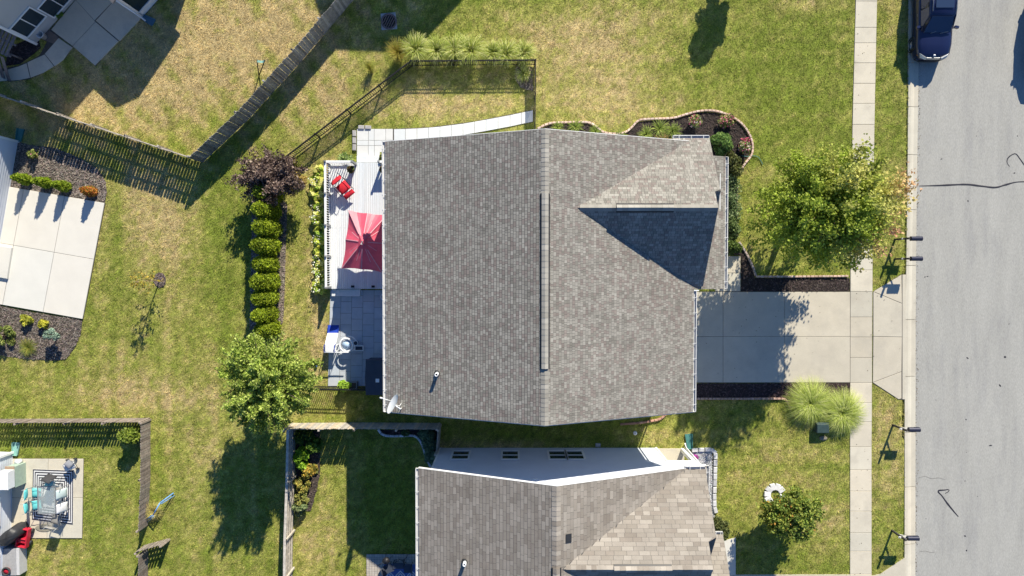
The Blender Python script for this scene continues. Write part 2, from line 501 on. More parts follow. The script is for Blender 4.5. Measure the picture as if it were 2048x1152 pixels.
o = MB().prism(nw, -0.1, 0.03).build('front_walk', M['concrete_new'])
tag(o, "pale concrete front walk at the neighbour's porch", 'path', kind='structure')
NOGRASS.append([(p.x, p.y) for p in nw])

# --- planting beds (mulch with loose bark on top)
def bed(name, label, px, z=0.02, tone=(0.050, 0.038, 0.034), lightk=2.2, dens=140, chips=True, mat=None, csize=0.05):
    pts = PP(px)
    NOGRASS.append([(p.x, p.y) for p in pts])
    mb = MB(); mb.cur = (tone[0] * .8, tone[1] * .8, tone[2] * .8)
    o = mb.prism(pts, -0.15, z).build(name, mat or M['mulch'])
    tag(o, label, 'flower bed', kind='structure')
    xs = [p.x for p in pts]; ys = [p.y for p in pts]
    A = (max(xs) - min(xs)) * (max(ys) - min(ys)); n = int(A * dens)
    x = RNG.uniform(min(xs), max(xs), n); y = RNG.uniform(min(ys), max(ys), n)
    k = inpoly(x, y, [(p.x, p.y) for p in pts]); x = x[k]; y = y[k]; n = len(x)
    a = RNG.uniform(0, 6.283, n); l = RNG.uniform(.5, 1.6, n) * csize; w = RNG.uniform(.2, .5, n) * csize
    h = RNG.uniform(.004, .03, n); tl = RNG.uniform(-.5, .5, n)
    ca, sa = np.cos(a), np.sin(a)
    V = np.zeros((n, 4, 3))
    for i, (s, t) in enumerate(((-1, -1), (1, -1), (1, 1), (-1, 1))):
        V[:, i, 0] = x + ca * l * s - sa * w * t; V[:, i, 1] = y + sa * l * s + ca * w * t; V[:, i, 2] = z + h + tl * l * s * .5 + .01
    c = np.array(tone)[None, :] * RNG.uniform(.5, lightk, n)[:, None] * RNG.uniform(.92, 1.08, (n, 3))
    me = np_mesh('bark_chips', V.reshape(-1, 3), quads=np.arange(n * 4).reshape(n, 4), col=np.repeat(c, 4, 0))
    co = link_np('bark_chips', me, mat or M['mulch'], o); co['kind'] = 'stuff'
    return o

bed('mulch_bed', 'curving dark mulch bed along the upper side of the house', [(1078, 262), (1100, 250), (1175, 248), (1190, 256), (1205, 268), (1225, 272), (1250, 269), (1265, 257), (1277, 245), (1300, 242), (1345, 240), (1370, 233), (1400, 226), (1430, 226), (1455, 234), (1480, 249),
     (1494, 270), (1500, 290), (1498, 309), (1487, 324), (1477, 340), (1473, 355), (1470, 375), (1467, 480), (1300, 480), (1290, 330), (1080, 330)])
bed('mulch_bed', 'dark mulch bed between front walk and brick edging above the driveway', [(1440, 480), (1474, 484), (1489, 508), (1502, 532), (1509, 556), (1699, 556), (1699, 583), (1482, 583), (1482, 510), (1440, 510)], lightk=2.6)
bed('mulch_bed', 'narrow dark mulch strip along the lower side of the driveway', [(1340, 767), (1699, 766), (1699, 800), (1600, 840), (1572, 800), (1562, 795), (1340, 795)], tone=(0.062, 0.042, 0.040))
bed('mulch_bed', 'grey brown mulch bed above the left concrete pad', [(36, 284), (60, 290), (110, 296), (160, 316), (195, 338), (211, 362), (214, 384), (210, 406), (0, 374), (15, 340)], tone=(0.155, 0.13, 0.11), lightk=2.6, dens=260)
bed('mulch_bed', 'grey brown mulch bed with small shrubs below the left concrete pad', [(0, 612), (60, 624), (165, 640), (162, 668), (150, 695), (132, 718), (110, 721), (60, 718), (0, 710)], tone=(0.13, 0.108, 0.092), lightk=2.6, dens=260)
bed('mulch_bed', 'worn mulch strip along the row of small evergreens', [(560, 395), (575, 410), (572, 470), (570, 560), (567, 640), (560, 655), (500, 660), (505, 400)], tone=(0.20, 0.165, 0.14), lightk=2.2, dens=260)
bed('mulch_bed', 'shaded dark bed with plants in the upper right corner of the fenced neighbour yard', [(760, 860), (875, 858), (880, 900), (866, 932), (855, 920), (846, 890), (835, 874), (800, 872), (770, 869)], tone=(0.05, 0.04, 0.045))
bed('mulch_bed', 'round mulch ring around the thin young tree', [(320 + 12 * math.cos(t), 560 + 15 * math.sin(t)) for t in np.linspace(0, 6.0, 14)], tone=(0.13, 0.10, 0.09), lightk=2.6, dens=300)
bed('mulch_bed', 'small bare mulch patch in the corner inside the black fence', [(1032, 135), (1064, 134), (1066, 182), (1040, 175), (1030, 155)], tone=(0.20, 0.16, 0.12), lightk=2.4, dens=260)
bed('mulch_bed', 'vegetable bed soil along the left fence of the neighbour yard', [(592, 862), (640, 862), (640, 950), (628, 1000), (622, 1022), (592, 1022)], tone=(0.09, 0.07, 0.06))
bed('mulch_bed', 'dark little bed beside the curved walk of the upper left house', [(20, 95), (75, 70), (82, 96), (62, 112), (40, 128), (10, 132)], tone=(0.05, 0.04, 0.045))

M['gravel'] = material('white_gravel', (1, 1, 1), 0.9, 0.1, 10, attr=True)
bed('gravel_bed', "white gravel bed along the front of the neighbour's house", [(1385, 903), (1424, 903), (1425, 1000), (1428, 1030), (1437, 1040), (1415, 1040), (1385, 1000)], tone=(0.55, 0.55, 0.56), lightk=1.6, dens=500, mat=M['gravel'], csize=0.035)

# --- edging: every brick a piece
brick_me = MB().cbox((0, 0, 0), (0.19, 0.105, 0.14), 0.015).mesh('brick')
def edging(name, label, px, blen=0.2, m=None, tones=((1, 1, 1),), me=None, z=0.07, sc=None, cat='edging'):
    path = smooth_path([P(a, b) for a, b in px], blen)
    e = thing(name, label, cat, path[0])
    for a, b in zip(path, path[1:]):
        d = b - a
        c = random.choice(tones); k = random.uniform(.85, 1.15)
        put('brick', me or brick_me, m or M['brick'], e, ((a.x + b.x) / 2, (a.y + b.y) / 2, z + random.uniform(-.008, .008)), math.atan2(d.y, d.x) + random.uniform(-.04, .04),
            color=(c[0] * k, c[1] * k, c[2] * k), scale=sc)
    return e
BT = ((1.1, 1.05, 1.0), (1.25, 1.25, 1.25), (1.0, .9, .85), (1.2, 1.1, 1.05))
edging('brick_edging', 'long S-curved pink brick edging of the upper flower bed', [(1075, 258), (1100, 247), (1140, 245), (1175, 245), (1190, 252), (1205, 264), (1225, 268), (1250, 265), (1265, 253), (1277, 241), (1300, 238.5), (1345, 236.5), (1370, 229.5), (1400, 222.5), (1430, 222.5), (1455, 230.5), (1480, 245.5), (1497, 268), (1504, 290), (1502, 310), (1490, 326), (1480, 342), (1477, 352)], tones=((1.35, 1.35, 1.35), (1.2, 1.15, 1.1), (1.4, 1.3, 1.25)))
edging('brick_edging', 'straight short brick edging beside the gutter at the house front', [(1473, 372), (1472, 420), (1471, 472)], tones=BT)
edging('brick_edging', 'grey brown brick edging curving to the straight run above the driveway mulch', [(1477, 484), (1490, 504), (1503, 530), (1511, 553)], tones=((.75, .85, .95), (.85, .9, .95)))
edging('brick_edging', 'straight pink brick edging above the driveway mulch bed', [(1511, 553), (1600, 553), (1698, 552)], tones=BT)
edging('brick_edging', 'low red brick edging under the mulch strip, curling at the ornamental grass', [(1385, 797), (1480, 797), (1562, 797), (1572, 801), (1578, 812), (1582, 826)], tones=((1.0, .85, .8), (.9, .8, .75)))
edging('brick_edging', 'short curved red brick edging beside the lower wall of the house', [(1240, 848), (1280, 845), (1304, 841), (1318, 838), (1328, 831), (1336, 820)], tones=((1.0, .72, .62), (.85, .62, .55), (1.1, .85, .75)))
block_me = MB().cbox((0, 0, 0), (0.33, 0.2, 0.14), 0.02).mesh('block')
stone_me = MB().cbox((0, 0, 0), (0.24, 0.12, 0.12), 0.02).mesh('scallop')
M['block'] = material('concrete_block', (0.45, 0.45, 0.46), 0.9, 0.15, 6, 0.3, 60, objcol=True)
edging('block_edging', 'light concrete block border around the white gravel bed', [(1382, 900), (1404, 899), (1428, 899), (1430, 908), (1429, 960), (1428, 1000), (1430, 1022), (1438, 1036)], 0.36, M['block'], ((1.4, 1.4, 1.4), (1.2, 1.2, 1.22), (1.5, 1.48, 1.45)), block_me)
edging('block_edging', 'white scalloped edging of the corner bed in the fenced yard', [(757, 858), (762, 866), (775, 871), (810, 871), (825, 870), (837, 876), (846, 892), (853, 915), (862, 934)], 0.25, M['block'], ((1.6, 1.6, 1.65), (1.4, 1.42, 1.5)), stone_me)
edging('block_edging', 'grey block border at the corner of the paved landing', [(709, 302), (709, 285), (709, 268), (709, 256)], 0.36, M['block'], ((1.0, .97, .92), (.9, .87, .84)), block_me, z=0.05)
edging('block_edging', 'grey block border along the top of the paved landing', [(716, 255), (730, 255), (750, 256)], 0.36, M['block'], ((1.0, .97, .92), (.9, .87, .84)), block_me, z=0.05)
t = [(1549 + 16 * math.cos(a), 989 + 17 * math.sin(a)) for a in np.linspace(0, 6.283, 18)]
edging('block_edging', 'ring of white wedge stones half hidden under the small round tree', t, 0.25, M['block'], ((1.7, 1.7, 1.68), (1.5, 1.5, 1.5)), MB().cbox((0, 0, 0), (0.27, 0.36, 0.14), 0.02).mesh('wedge'))
# ================================================================ HOUSES
def roof_frame(poly):
    """origin, u (along the eave), v (up the slope), normal of a planar roof polygon"""
    n = Vector((0, 0, 0))
    for i in range(len(poly)):
        n += Vector(poly[i]).cross(Vector(poly[(i + 1) % len(poly)]))
    n.normalize()
    if n.z < 0: n = -n
    u = Vector((0, 0, 1)).cross(n).normalized()
    v = n.cross(u).normalized()
    if v.z < 0: u, v = -u, -v
    return Vector(poly[0]), u, v, n

def shingle_roof(roof, poly, expo, wr, palette, mat, singles=0, thick=0.006, base_mat=None, seedv=1, vgap=.008):
    """lays courses of shingles on one roof slope; the highest ones are objects of their own"""
    rnd = random.Random(seedv)
    o, u, v, n = roof_frame(poly)
    q = [((Vector(p) - o).dot(u), (Vector(p) - o).dot(v)) for p in poly]
    vmin, vmax = min(b for a, b in q), max(b for a, b in q)
    def span(vv):
        xs = []
        for i in range(len(q)):
            (a0, b0), (a1, b1) = q[i], q[(i + 1) % len(q)]
            if (b0 <= vv < b1) or (b1 <= vv < b0):
                xs.append(a0 + (a1 - a0) * (vv - b0) / (b1 - b0))
        return (min(xs), max(xs)) if len(xs) >= 2 else None
    rows = max(1, int(round((vmax - vmin) / expo))); ex = (vmax - vmin) / rows
    V, C, F = [], [], []
    made = 0
    for rI in range(rows - 1, -1, -1):
        v0 = vmin + rI * ex; v1 = v0 + ex - vgap
        s0 = span(v0 + 1e-4); s1 = span(min(v1, vmax) - 1e-4)
        if not s0 or not s1: continue
        uL = min(s0[0], s1[0]); uR = max(s0[1], s1[1])
        x = uL - rnd.uniform(0, wr[1])
        tint = rnd.uniform(.96, 1.04)
        while x < uR:
            w = rnd.uniform(*wr)
            a0, a1 = max(x, s0[0]), min(x + w, s0[1])
            b0, b1 = max(x, s1[0]), min(x + w, s1[1])
            x += w
            if a1 - a0 < 0.01 and b1 - b0 < 0.01: continue
            a1 = max(a1, a0); b1 = max(b1, b0)
            g = 0.012
            if a1 - a0 > 0.03: a0 += g / 2; a1 -= g / 2
            if b1 - b0 > 0.03: b0 += g / 2; b1 -= g / 2
            c = palette[min(int(rnd.random() ** 1.0 * len(palette)), len(palette) - 1)]
            k = rnd.uniform(.93, 1.07) * tint
            c = (c[0] * k, c[1] * k, c[2] * k)
            th = thick * rnd.uniform(.9, 1.15)
            pts = [o + u * a0 + v * v0, o + u * a1 + v * v0, o + u * b1 + v * v1, o + u * b0 + v * v1]
            lo = [p + n * 0.001 for p in pts]
            hi = [pts[0] + n * th, pts[1] + n * th, pts[2] + n * th * .3, pts[3] + n * th * .3]
            full = abs((a1 - a0) - (b1 - b0)) < 0.002 and a1 - a0 > wr[0] * .9
            if made < singles and full:
                mb = MB(); mb.cur = c
                mb.add(lo + hi, [(4, 5, 6, 7), (0, 1, 5, 4), (1, 2, 6, 5), (2, 3, 7, 6), (3, 0, 4, 7)])
                me = bpy.data.meshes.new('shingle')
                org = WLOC[roof.name]
                me.from_pydata([tuple(p - org) for p in mb.v], [], mb.f)
                at = me.color_attributes.new('Col', 'FLOAT_COLOR', 'POINT')
                at.data.foreach_set('color', np.array([(*c, 1)] * 8, dtype=np.float32).ravel())
                me.materials.append(mat)
                reg(bpy.data.objects.new('shingle', me), roof, org)
                made += 1
            else:
                i = len(V); V += lo + hi; C += [c] * 8
                F += [(i + 4, i + 5, i + 6, i + 7), (i, i + 1, i + 5, i + 4), (i + 1, i + 2, i + 6, i + 5), (i + 3, i, i + 4, i + 7)]
    org = WLOC[roof.name]
    Vn = np.array([tuple(p - org) for p in V]) if V else None
    if V:
        me = np_mesh('shingles', Vn, quads=np.array(F), col=np.array(C))
        so = link_np('shingles', me, mat, roof); so['kind'] = 'stuff'
    # sheathing and felt below the shingles
    return made

def roof_deck(mb, poly, t=0.16):
    o, u, v, n = roof_frame(poly)
    mb.slab3([Vector(p) for p in poly], -n * t)

PAL_MAIN = [(0.223, 0.209, 0.18), (0.261, 0.245, 0.213), (0.29, 0.273, 0.237), (0.318, 0.3, 0.262), (0.261, 0.224, 0.198), (0.233, 0.198, 0.175), (0.342, 0.323, 0.283), (0.299, 0.281, 0.245)]
PAL_NB = [(0.262, 0.232, 0.195), (0.29, 0.258, 0.219), (0.313, 0.279, 0.239), (0.248, 0.216, 0.182), (0.336, 0.302, 0.259), (0.285, 0.255, 0.218)]
M['shingle'] = material('asphalt_shingle', (1, 1, 1), 0.95, 0.10, 1.2, 0.4, 120, attr=True, fine=0.10, fscale=45)
M['felt'] = material('roof_felt', (0.06, 0.06, 0.06), 0.95, 0.1, 5)
M['siding_w'] = material('white_siding', (0.66, 0.70, 0.77), 0.55, 0.03, 1.5)
M['siding_g'] = material('grey_siding', (0.50, 0.51, 0.50), 0.6, 0.03, 1.5)
M['beige'] = material('beige_wall', (0.52, 0.50, 0.44), 0.8, 0.04, 2)

def siding(mb, a, b, z0, ztop, nrm, course=0.13, thick=0.014):
    """clapboards on a vertical wall from a to b (xy); ztop(t) is the height of the wall top at t in 0..1"""
    a = Vector((a[0], a[1], 0)); b = Vector((b[0], b[1], 0)); nrm = Vector((nrm[0], nrm[1], 0)).normalized()
    zmax = max(ztop(i / 20) for i in range(21)); z = z0
    while z < zmax - 0.01:
        # the part of the course that lies under the wall top
        ts = [i / 60 for i in range(61) if ztop(i / 60) > z + 0.02]
        if not ts: break
        t0, t1 = min(ts), max(ts)
        z1 = min(z + course, zmax)
        p, q = a.lerp(b, t0), a.lerp(b, t1)
        vs = [p + nrm * thick + Vector((0, 0, z)), q + nrm * thick + Vector((0, 0, z)), q + nrm * 0.002 + Vector((0, 0, z1)), p + nrm * 0.002 + Vector((0, 0, z1)),
              p + Vector((0, 0, z)), q + Vector((0, 0, z))]
        mb.add(vs, [(0, 1, 2, 3), (4, 5, 1, 0)])
        z += course
    return mb

def window(parent, c, along, nrm, w, h, panes=2, vertical_split=False, frame=0.07, wall_off=0.02):
    """double window on a wall: c is the centre (3D), along the wall direction, nrm outwards"""
    along = Vector(along).normalized(); nrm = Vector(nrm).normalized(); up = Vector((0, 0, 1)); c = Vector(c)
    R = Matrix((along, nrm, up)).transposed()
    g = MB().box(c + nrm * (wall_off + 0.008), (w, 0.016, h), M=R).build('window', M['glass'], parent)
    fb = MB()
    for s in (-1, 1):
        fb.box(c + nrm * (wall_off + .03) + along * s * (w / 2 + frame / 2 - .01), (frame, 0.06, h + 2 * frame - .02), M=R)
        fb.box(c + nrm * (wall_off + .03) + up * s * (h / 2 + frame / 2 - .01), (w - .02, 0.058, frame), M=R)
    fb.build('frame', M['white'], g)
    for i in range(1, panes):
        f = i / panes - .5
        mb = MB()
        if vertical_split: mb.box(c + nrm * (wall_off + .025) + along * f * w, (0.05, 0.045, h - .02), M=R)
        else: mb.box(c + nrm * (wall_off + .025) + up * f * h, (w - .02, 0.045, 0.05), M=R)
        mb.build('mullion', M['white'], g)
    return g

gut_mat = material('gutter_white', (.66, .66, .65), .5, .08, 2)
def gutter(parent, a, b, out, w=0.13, h=0.11, brk=0.75):
    """open white gutter from a to b, 'out' points away from the roof"""
    a, b, out = Vector(a), Vector(b), Vector(out).normalized()
    d = (b - a).normalized(); L = (b - a).length
    mb = MB(); up = Vector((0, 0, 1)); t = 0.03
    prof = [(0, h * .4), (0, 0), (w, 0), (w + .015, h), (w - .02, h), (w - .03, .02), (.03, .02), (.03, h * .4)]
    vs = []
    for p in (a, b):
        for x, z in prof: vs.append(p + out * x + up * (z - h))
    n = len(prof)
    mb.add(vs, [(i, (i + 1) % n, n + (i + 1) % n, n + i) for i in range(n)])
    mb.slab3([a + up * (-h), a + out * w + up * (-h), a + out * (w + .015), a], d * 0.02)
    mb.slab3([b + up * (-h), b + out * w + up * (-h), b + out * (w + .015), b], -d * 0.02)
    g = mb.build('gutter', gut_mat, parent)
    k = max(1, int(L / brk)); R = Matrix((d, out, up)).transposed()
    for i in range(k + 1):
        MB().box(a + d * (L * (i + .5) / (k + 1)) + out * w * .45 + up * 0.012, (0.03, w + .05, 0.014), M=R).build('gutter_strap', gut_mat, g)
    return g

def ridge_caps(roof, a, b, half, m_side, palette, mat, step=0.16, lift=0.02):
    a, b = Vector(a), Vector(b); d = (b - a).normalized(); s = d.cross(Vector((0, 0, 1))).normalized(); L = (b - a).length
    n = int(L / step); out = None
    for i in range(n):
        p = a + d * (i * L / n); q = a + d * ((i + 1.0) * L / n)
        c = random.choice(palette); k = random.uniform(.95, 1.15); c = tuple(x * k for x in c)
        mb = MB(); mb.cur = c
        dn = Vector((0, 0, -half * m_side)); hi = Vector((0, 0, lift + .012)); lo = Vector((0, 0, lift))
        vs = [p + s * half + dn + hi, p + hi, p - s * half + dn + hi, q + s * half + dn + lo, q + lo, q - s * half + dn + lo,
              p + s * half + dn + hi * .2, p - s * half + dn + hi * .2]
        mb.add(vs, [(0, 1, 4, 3), (1, 2, 5, 4), (0, 6, 1), (1, 7, 2)])
        mb.build('ridge_cap', mat, roof)

def ridge_vent(parent, a, b, half, m_side, mat, palette):
    """raised ridge vent with open black sides and shingled top"""
    a, b = Vector(a), Vector(b); d = (b - a).normalized(); s = d.cross(Vector((0, 0, 1))).normalized()
    up = Vector((0, 0, 1)); dn = -up * half * m_side
    core = MB()
    for sg in (-1, 1):
        core.slab3([a + s * sg * (half - .03) + dn + up * .06, b + s * sg * (half - .03) + dn + up * .06, b + s * sg * (half + .06) + dn - up * .02, a + s * sg * (half + .06) + dn - up * .02], up * .012)
    core.slab3([a + s * half + dn, a + up * .05, a - s * half + dn, b - s * half + dn, b + up * .05, b + s * half + dn][:0] or [a + s * half + dn + up * .06, a + up * .09, a - s * half + dn + up * .06, a - s * half + dn, a, a + s * half + dn], d * .03)
    v = core.build('ridge_vent', M['black_metal'], parent)
    L = (b - a).length; n = max(3, int(L / .24))
    for i in range(n):
        p = a + d * (i * L / n); q = a + d * ((i + 1) * L / n)
        c = random.choice(palette); k = random.uniform(1.0, 1.25); c = tuple(x * k for x in c)
        mb = MB(); mb.cur = c; h = up * .075
        vs = [p + s * half + dn + h + up * .01, p + h + up * .02, p - s * half + dn + h + up * .01, q + s * half + dn + h, q + h + up * .008, q - s * half + dn + h]
        mb.add(vs, [(0, 1, 4, 3), (1, 2, 5, 4)])
        mb.slab3([vs[0], vs[1], vs[4], vs[3]], -up * .02); mb.slab3([vs[1], vs[2], vs[5], vs[4]], -up * .02)
        mb.v = mb.v[6:]; mb.c = mb.c[6:]; mb.f = [tuple(i - 6 for i in f) for f in mb.f[2:]]; mb.sm = mb.sm[2:]
        mb.build('vent_cap', mat, v)
    return v

def vent_pipe(parent, base, h=0.42):
    x, y, z = base
    p = MB().lathe((x, y, z), [(0.085, -.1), (0.085, h), (0.05, h + .003), (0.048, h - .12)], 14).build('vent_pipe', M['white'], parent)
    MB().lathe((x, y, z), [(0.0, h - .118), (0.049, h - .119)], 14).build('pipe_bore', M['black_metal'], p)
    MB().lathe((x, y, z), [(0.16, -.05), (0.12, .08), (0.088, .10)], 14).build('flashing', M['dark_plastic'], p)
    return p

# ---------------------------------------------------------------- the house in the middle
ZE, ZRG = 5.6, 8.49
XL = P(771, 560, ZE).x; XRG = P(1090, 560, ZRG).x; XR = P(1387, 700, ZE).x
YT = (P(772, 283, ZE).y + P(1088, 258, ZRG).y) / 2; YB = (P(770, 823, ZE).y + P(1090, 853, ZRG).y) / 2
mR = (ZRG - ZE) / (XR - XRG)
zmain = lambda x: ZRG - mR * (x - XRG)
H1 = thing('house', 'large house with grey shingle roof and steep front cross gable', 'house', (1.3, -0.3, 0))
roof = MB()
left = [(XL, YB, ZE), (XL, YT, ZE), (XRG, YT, ZRG), (XRG, YB, ZRG)]
XE = P(1450, 450, 4.9).x; ZX = zmain(XE); XE = P(1450, 450, ZX).x; ZX = zmain(XE)
YX1 = PY(578, ZX); YX0 = PY(313, ZX)
right = [(XRG, YB, ZRG), (XRG, YT, ZRG), (XR, YT, ZE), (XR, YB, ZE)]
ext = [(XR, YX1, ZE), (XR, YX0, ZE), (XE, YX0, ZX), (XE, YX1, ZX)]
zc = 7.8
for _ in range(6): xs = P(1153, 415, zc).x; zc = zmain(xs)
YC = P(1300, 415.5, zc).y
XG = P(1437, 416, zc).x
XVB = P(1389, 581, ZE).x; YVB = P(1389, 581, ZE).y
mC = max(0.665, (zc - zmain(XVB)) / (YC - YVB)); YVB = YC - (zc - zmain(XVB)) / mC
zcr = lambda y: zc - mC * abs(y - YC)
YE = P(1380, 275.5, ZE + .1).y; ZCE = zcr(YE)
YS = P(1443, 383, 7.3).y; ZS = zcr(YS)
XS = P(1419, 278, ZCE).x
XA = P(1346, 276, ZCE).x
ctop = [(xs, YC, zc), (XG, YC, zc), (XG, YS, ZS), (XS, YS, ZS), (XS, YE, ZCE), (XA, YE, ZCE)]
cbot = [(xs, YC, zc), (XG, YC, zc), (XG, YVB, zcr(YVB)), (XVB, YVB, zcr(YVB))]
YSB = YS - (ZS - 5.1) / mC
sbot = [(XG - .35, YS, ZS), (XS, YS, ZS), (XS, YSB, 5.1), (XG - .35, YSB, 5.1)]
for p in (left, right, ctop, cbot, ext, sbot): roof_deck(roof, p)
R1 = roof.build('roof', M['felt'], H1)
shingle_roof(R1, right, 0.132, (0.08, 0.20), PAL_MAIN, M['shingle'], 150, seedv=3)
shingle_roof(R1, left, 0.132, (0.09, 0.24), PAL_MAIN, M['shingle'], 150, seedv=4, vgap=.02)
shingle_roof(R1, ctop, 0.132, (0.09, 0.24), PAL_MAIN, M['shingle'], 0, seedv=5)
shingle_roof(R1, cbot, 0.132, (0.09, 0.24), PAL_MAIN, M['shingle'], 0, seedv=6)
shingle_roof(R1, ext, 0.132, (0.09, 0.24), PAL_MAIN, M['shingle'], 0, seedv=7)
shingle_roof(R1, sbot, 0.132, (0.09, 0.24), PAL_MAIN, M['shingle'], 0, seedv=8)
ridge_caps(R1, (XRG, YB + .01, ZRG), (XRG, YT - .01, ZRG), 0.17, mR, PAL_MAIN[2:4] + PAL_MAIN[6:], M['shingle'], 0.2)
ridge_caps(R1, (XG - .01, YC, zc), (xs + .15, YC, zc), 0.15, mC, PAL_MAIN[2:4] + PAL_MAIN[6:], M['shingle'], 0.2)
ridge_vent(H1, (XRG, PY(738, ZRG + .1), ZRG + .02), (XRG, PY(386, ZRG + .1), ZRG + .02), 0.15, mR, M['shingle'], PAL_MAIN[3:4] + PAL_MAIN[6:])
ridge_vent(H1, (PX(1233, 416, zc), YC, zc + .02), (PX(1348, 416, zc), YC, zc + .02), 0.14, mC, M['shingle'], PAL_MAIN[3:4] + PAL_MAIN[6:])
# walls under the roof
wl, wr_, wt, wb = XL + .42, XR - .35, YT - .32, YB + .32
wm = MB()
def gable_box(mb, x0, x1, y0, y1, ze_l, ze_r, xr, zr):
    """closed house body under a gable whose ridge runs along y"""
    vs = []
    for y in (y0, y1):
        vs += [(x0, y, 0), (x1, y, 0), (x1, y, ze_r), (xr, y, zr), (x0, y, ze_l)]
    mb.add(vs, [(0, 1, 2, 3, 4), (5, 9, 8, 7, 6), (0, 5, 6, 1), (1, 6, 7, 2), (4, 9, 5, 0), (2, 7, 8, 3), (3, 8, 9, 4)])
gable_box(wm, wl, wr_, wb, wt, ZE - .05, ZE - .1, XRG, ZRG - .22)
wm.prism([(wr_ - .1, YX1 + .25), (XE - .35, YX1 + .25), (XE - .35, YX0 - .25), (wr_ - .1, YX0 - .25)], 0, ZX - .12)
W1 = wm.build('wall', M['siding_w'], H1)
gm = MB()
gm.slab3([(XG - .28, YC, zc - .24), (XG - .28, YC - (zc - .24 - 5.55) / mC, 5.55), (XG - .28, YC + (zc - .24 - 5.55) / mC, 5.55)], (-.15, 0, 0))
gm.slab3([(XS - .25, YS, ZS - .24), (XS - .25, YS - (ZS - .24 - 5.55) / mC, 5.55), (XS - .25, YS + (ZS - .24 - 5.55) / mC, 5.55)], (-.15, 0, 0))
gm.prism([(XG - 1.2, YE - .3), (XS - .28, YE - .3), (XS - .28, YE - 1.2), (XG - 1.2, YE - 1.2)], 0, ZCE - .2)
gm.build('gable_wall', M['siding_w'], H1)
sb = MB()
xr_n = (XRG - wl) / (wr_ - wl)
for yy, nn in ((wb, (0, -1)), (wt, (0, 1))):
    siding(sb, (wl, yy), (wr_, yy), 0.3, lambda t: (ZE - .08 + (ZRG - ZE - .15) * (t / xr_n)) if t < xr_n else (ZRG - .23 - (ZRG - ZE - .1) * (t - xr_n) / (1 - xr_n)), nn)
siding(sb, (wl, wb), (wl, wt), 0.3, lambda t: ZE - .1, (-1, 0))
s_ = sb.build('siding', M['siding_w'], H1)
gutter(H1, (XL, YT, ZE), (XL, YB, ZE), (-1, 0, 0))
gutter(H1, (XR, YX1 - .02, ZE), (XR, YB, ZE), (1, 0, 0))
gutter(H1, (XE, YX0, ZX), (XE, YX1, ZX), (1, 0, 0))
gutter(H1, (XA, YE, ZCE), (XS, YE, ZCE), (0, 1, 0))
fb = MB()   # fascia returns and rake boards
for yy, s in ((YT, 1), (YB, -1)):
    for x0, z0 in ((XL, ZE), (XR, ZE)):
        fb.slab3([(x0, yy, z0 - .02), (XRG, yy, ZRG - .02), (XRG, yy, ZRG - .2), (x0, yy, z0 - .2)], (0, s * .025, 0))
fb.box((XR + .12, YX1 - .05, ZE - .06), (.24, .05, .14))
fb.build('rake_board', M['white'], H1)
ddn = MB(); ddn.tube([(XR + .06, YB + .05, ZE - .1), (wr_ + .08, wb - .06, ZE - .5), (wr_ + .08, wb - .06, 0.1)], 0.045, 6); ddn.build('downspout', M['white'], H1)
vent_pipe(H1, (*[P(876, 745, 6.3).x, P(876, 745, 6.3).y], ZE + (P(876, 745, 6.3).x - XL) * (ZRG - ZE) / (XRG - XL)))
gd = MB(); gd.box((wr_ + .03, PY(675, 1), 1.1), (.06, 4.7, 2.2)); gd_o = gd.build('garage_door', M['white'], H1)
bd = MB(); bd.box((wl - .02, PY(470, 1), 1.55), (.05, 1.8, 2.1)); bdo = bd.build('patio_door', M['glass'], H1)
for zz_ in (1.6, 4.3): window(H1, (XE - .35, PY(400, 1), zz_), (0, 1, 0), (1, 0, 0), 1.6, 1.4, vertical_split=True); window(H1, (-2.0, wb, zz_), (1, 0, 0), (0, -1, 0), 1.2, 1.4); window(H1, (wr_, PY(675, 1), 4.3), (0, 1, 0), (1, 0, 0), 1.5, 1.3, vertical_split=True) if zz_ > 2 else None
# footprint: no lawn
NOGRASS.append([(wl, wb), (XE - .4, wb), (XE - .4, wt), (wl, wt)])

# ---------------------------------------------------------------- the neighbour below
Z2E, Z2R = 5.3, 8.05
X2L = P(837, 1000, Z2E).x; X2R = P(1113, 1000, Z2R).x
Y2T = P(1113, 973, Z2R).y
m2 = (Z2R - Z2E) / (X2R - X2L)
z2 = lambda x: Z2R - m2 * (x - X2R)
zz = 4.9
for _ in range(8): X2E = P(1413, 960, zz).x; zz = z2(X2E)
Z2X = zz; Y2B = Y2T - 13.5
H2 = thing('house', "neighbour's house with lighter brown grey shingles and white gable wall", 'house', (2.5, Y2T - 6, 0))
rf = MB()
l2 = [(X2L, Y2B, Z2E), (X2L, Y2T, Z2E), (X2R, Y2T, Z2R), (X2R, Y2B, Z2R)]
XR2 = X2R + (X2R - X2L)
r2_ = [(X2R, Y2B, Z2R), (X2R, Y2T, Z2R), (X2E, Y2T, Z2X), (X2E, Y2B, Z2X)]
zc2 = 7.95
Y2C = P(1280, 1139, zc2).y; x2s = X2R + (Z2R - zc2) / m2
m2c = 0.70
Y2E = P(1380, 926, 5.3).y; Y2E = min(Y2E, Y2T - .05); Z2CE = zc2 - m2c * (Y2E - Y2C)
X2S = P(1411, 930, Z2CE).x; X2G = P(1426, 1138, zc2).x
Y2S = P(1428, 1078, 7.3).y; Z2S = zc2 - m2c * (Y2S - Y2C)
c2t = [(x2s, Y2C, zc2), (X2G, Y2C, zc2), (X2G, Y2S, Z2S), (X2S, Y2S, Z2S), (X2S, Y2E, Z2CE), (X2S - 1.0, Y2E, Z2CE)]
c2b = [(x2s, Y2C, zc2), (X2G, Y2C, zc2), (X2G, Y2C - 3.5, zc2 - 3.5 * m2c), (X2G - .3, Y2C - 3.5, zc2 - 3.5 * m2c)]
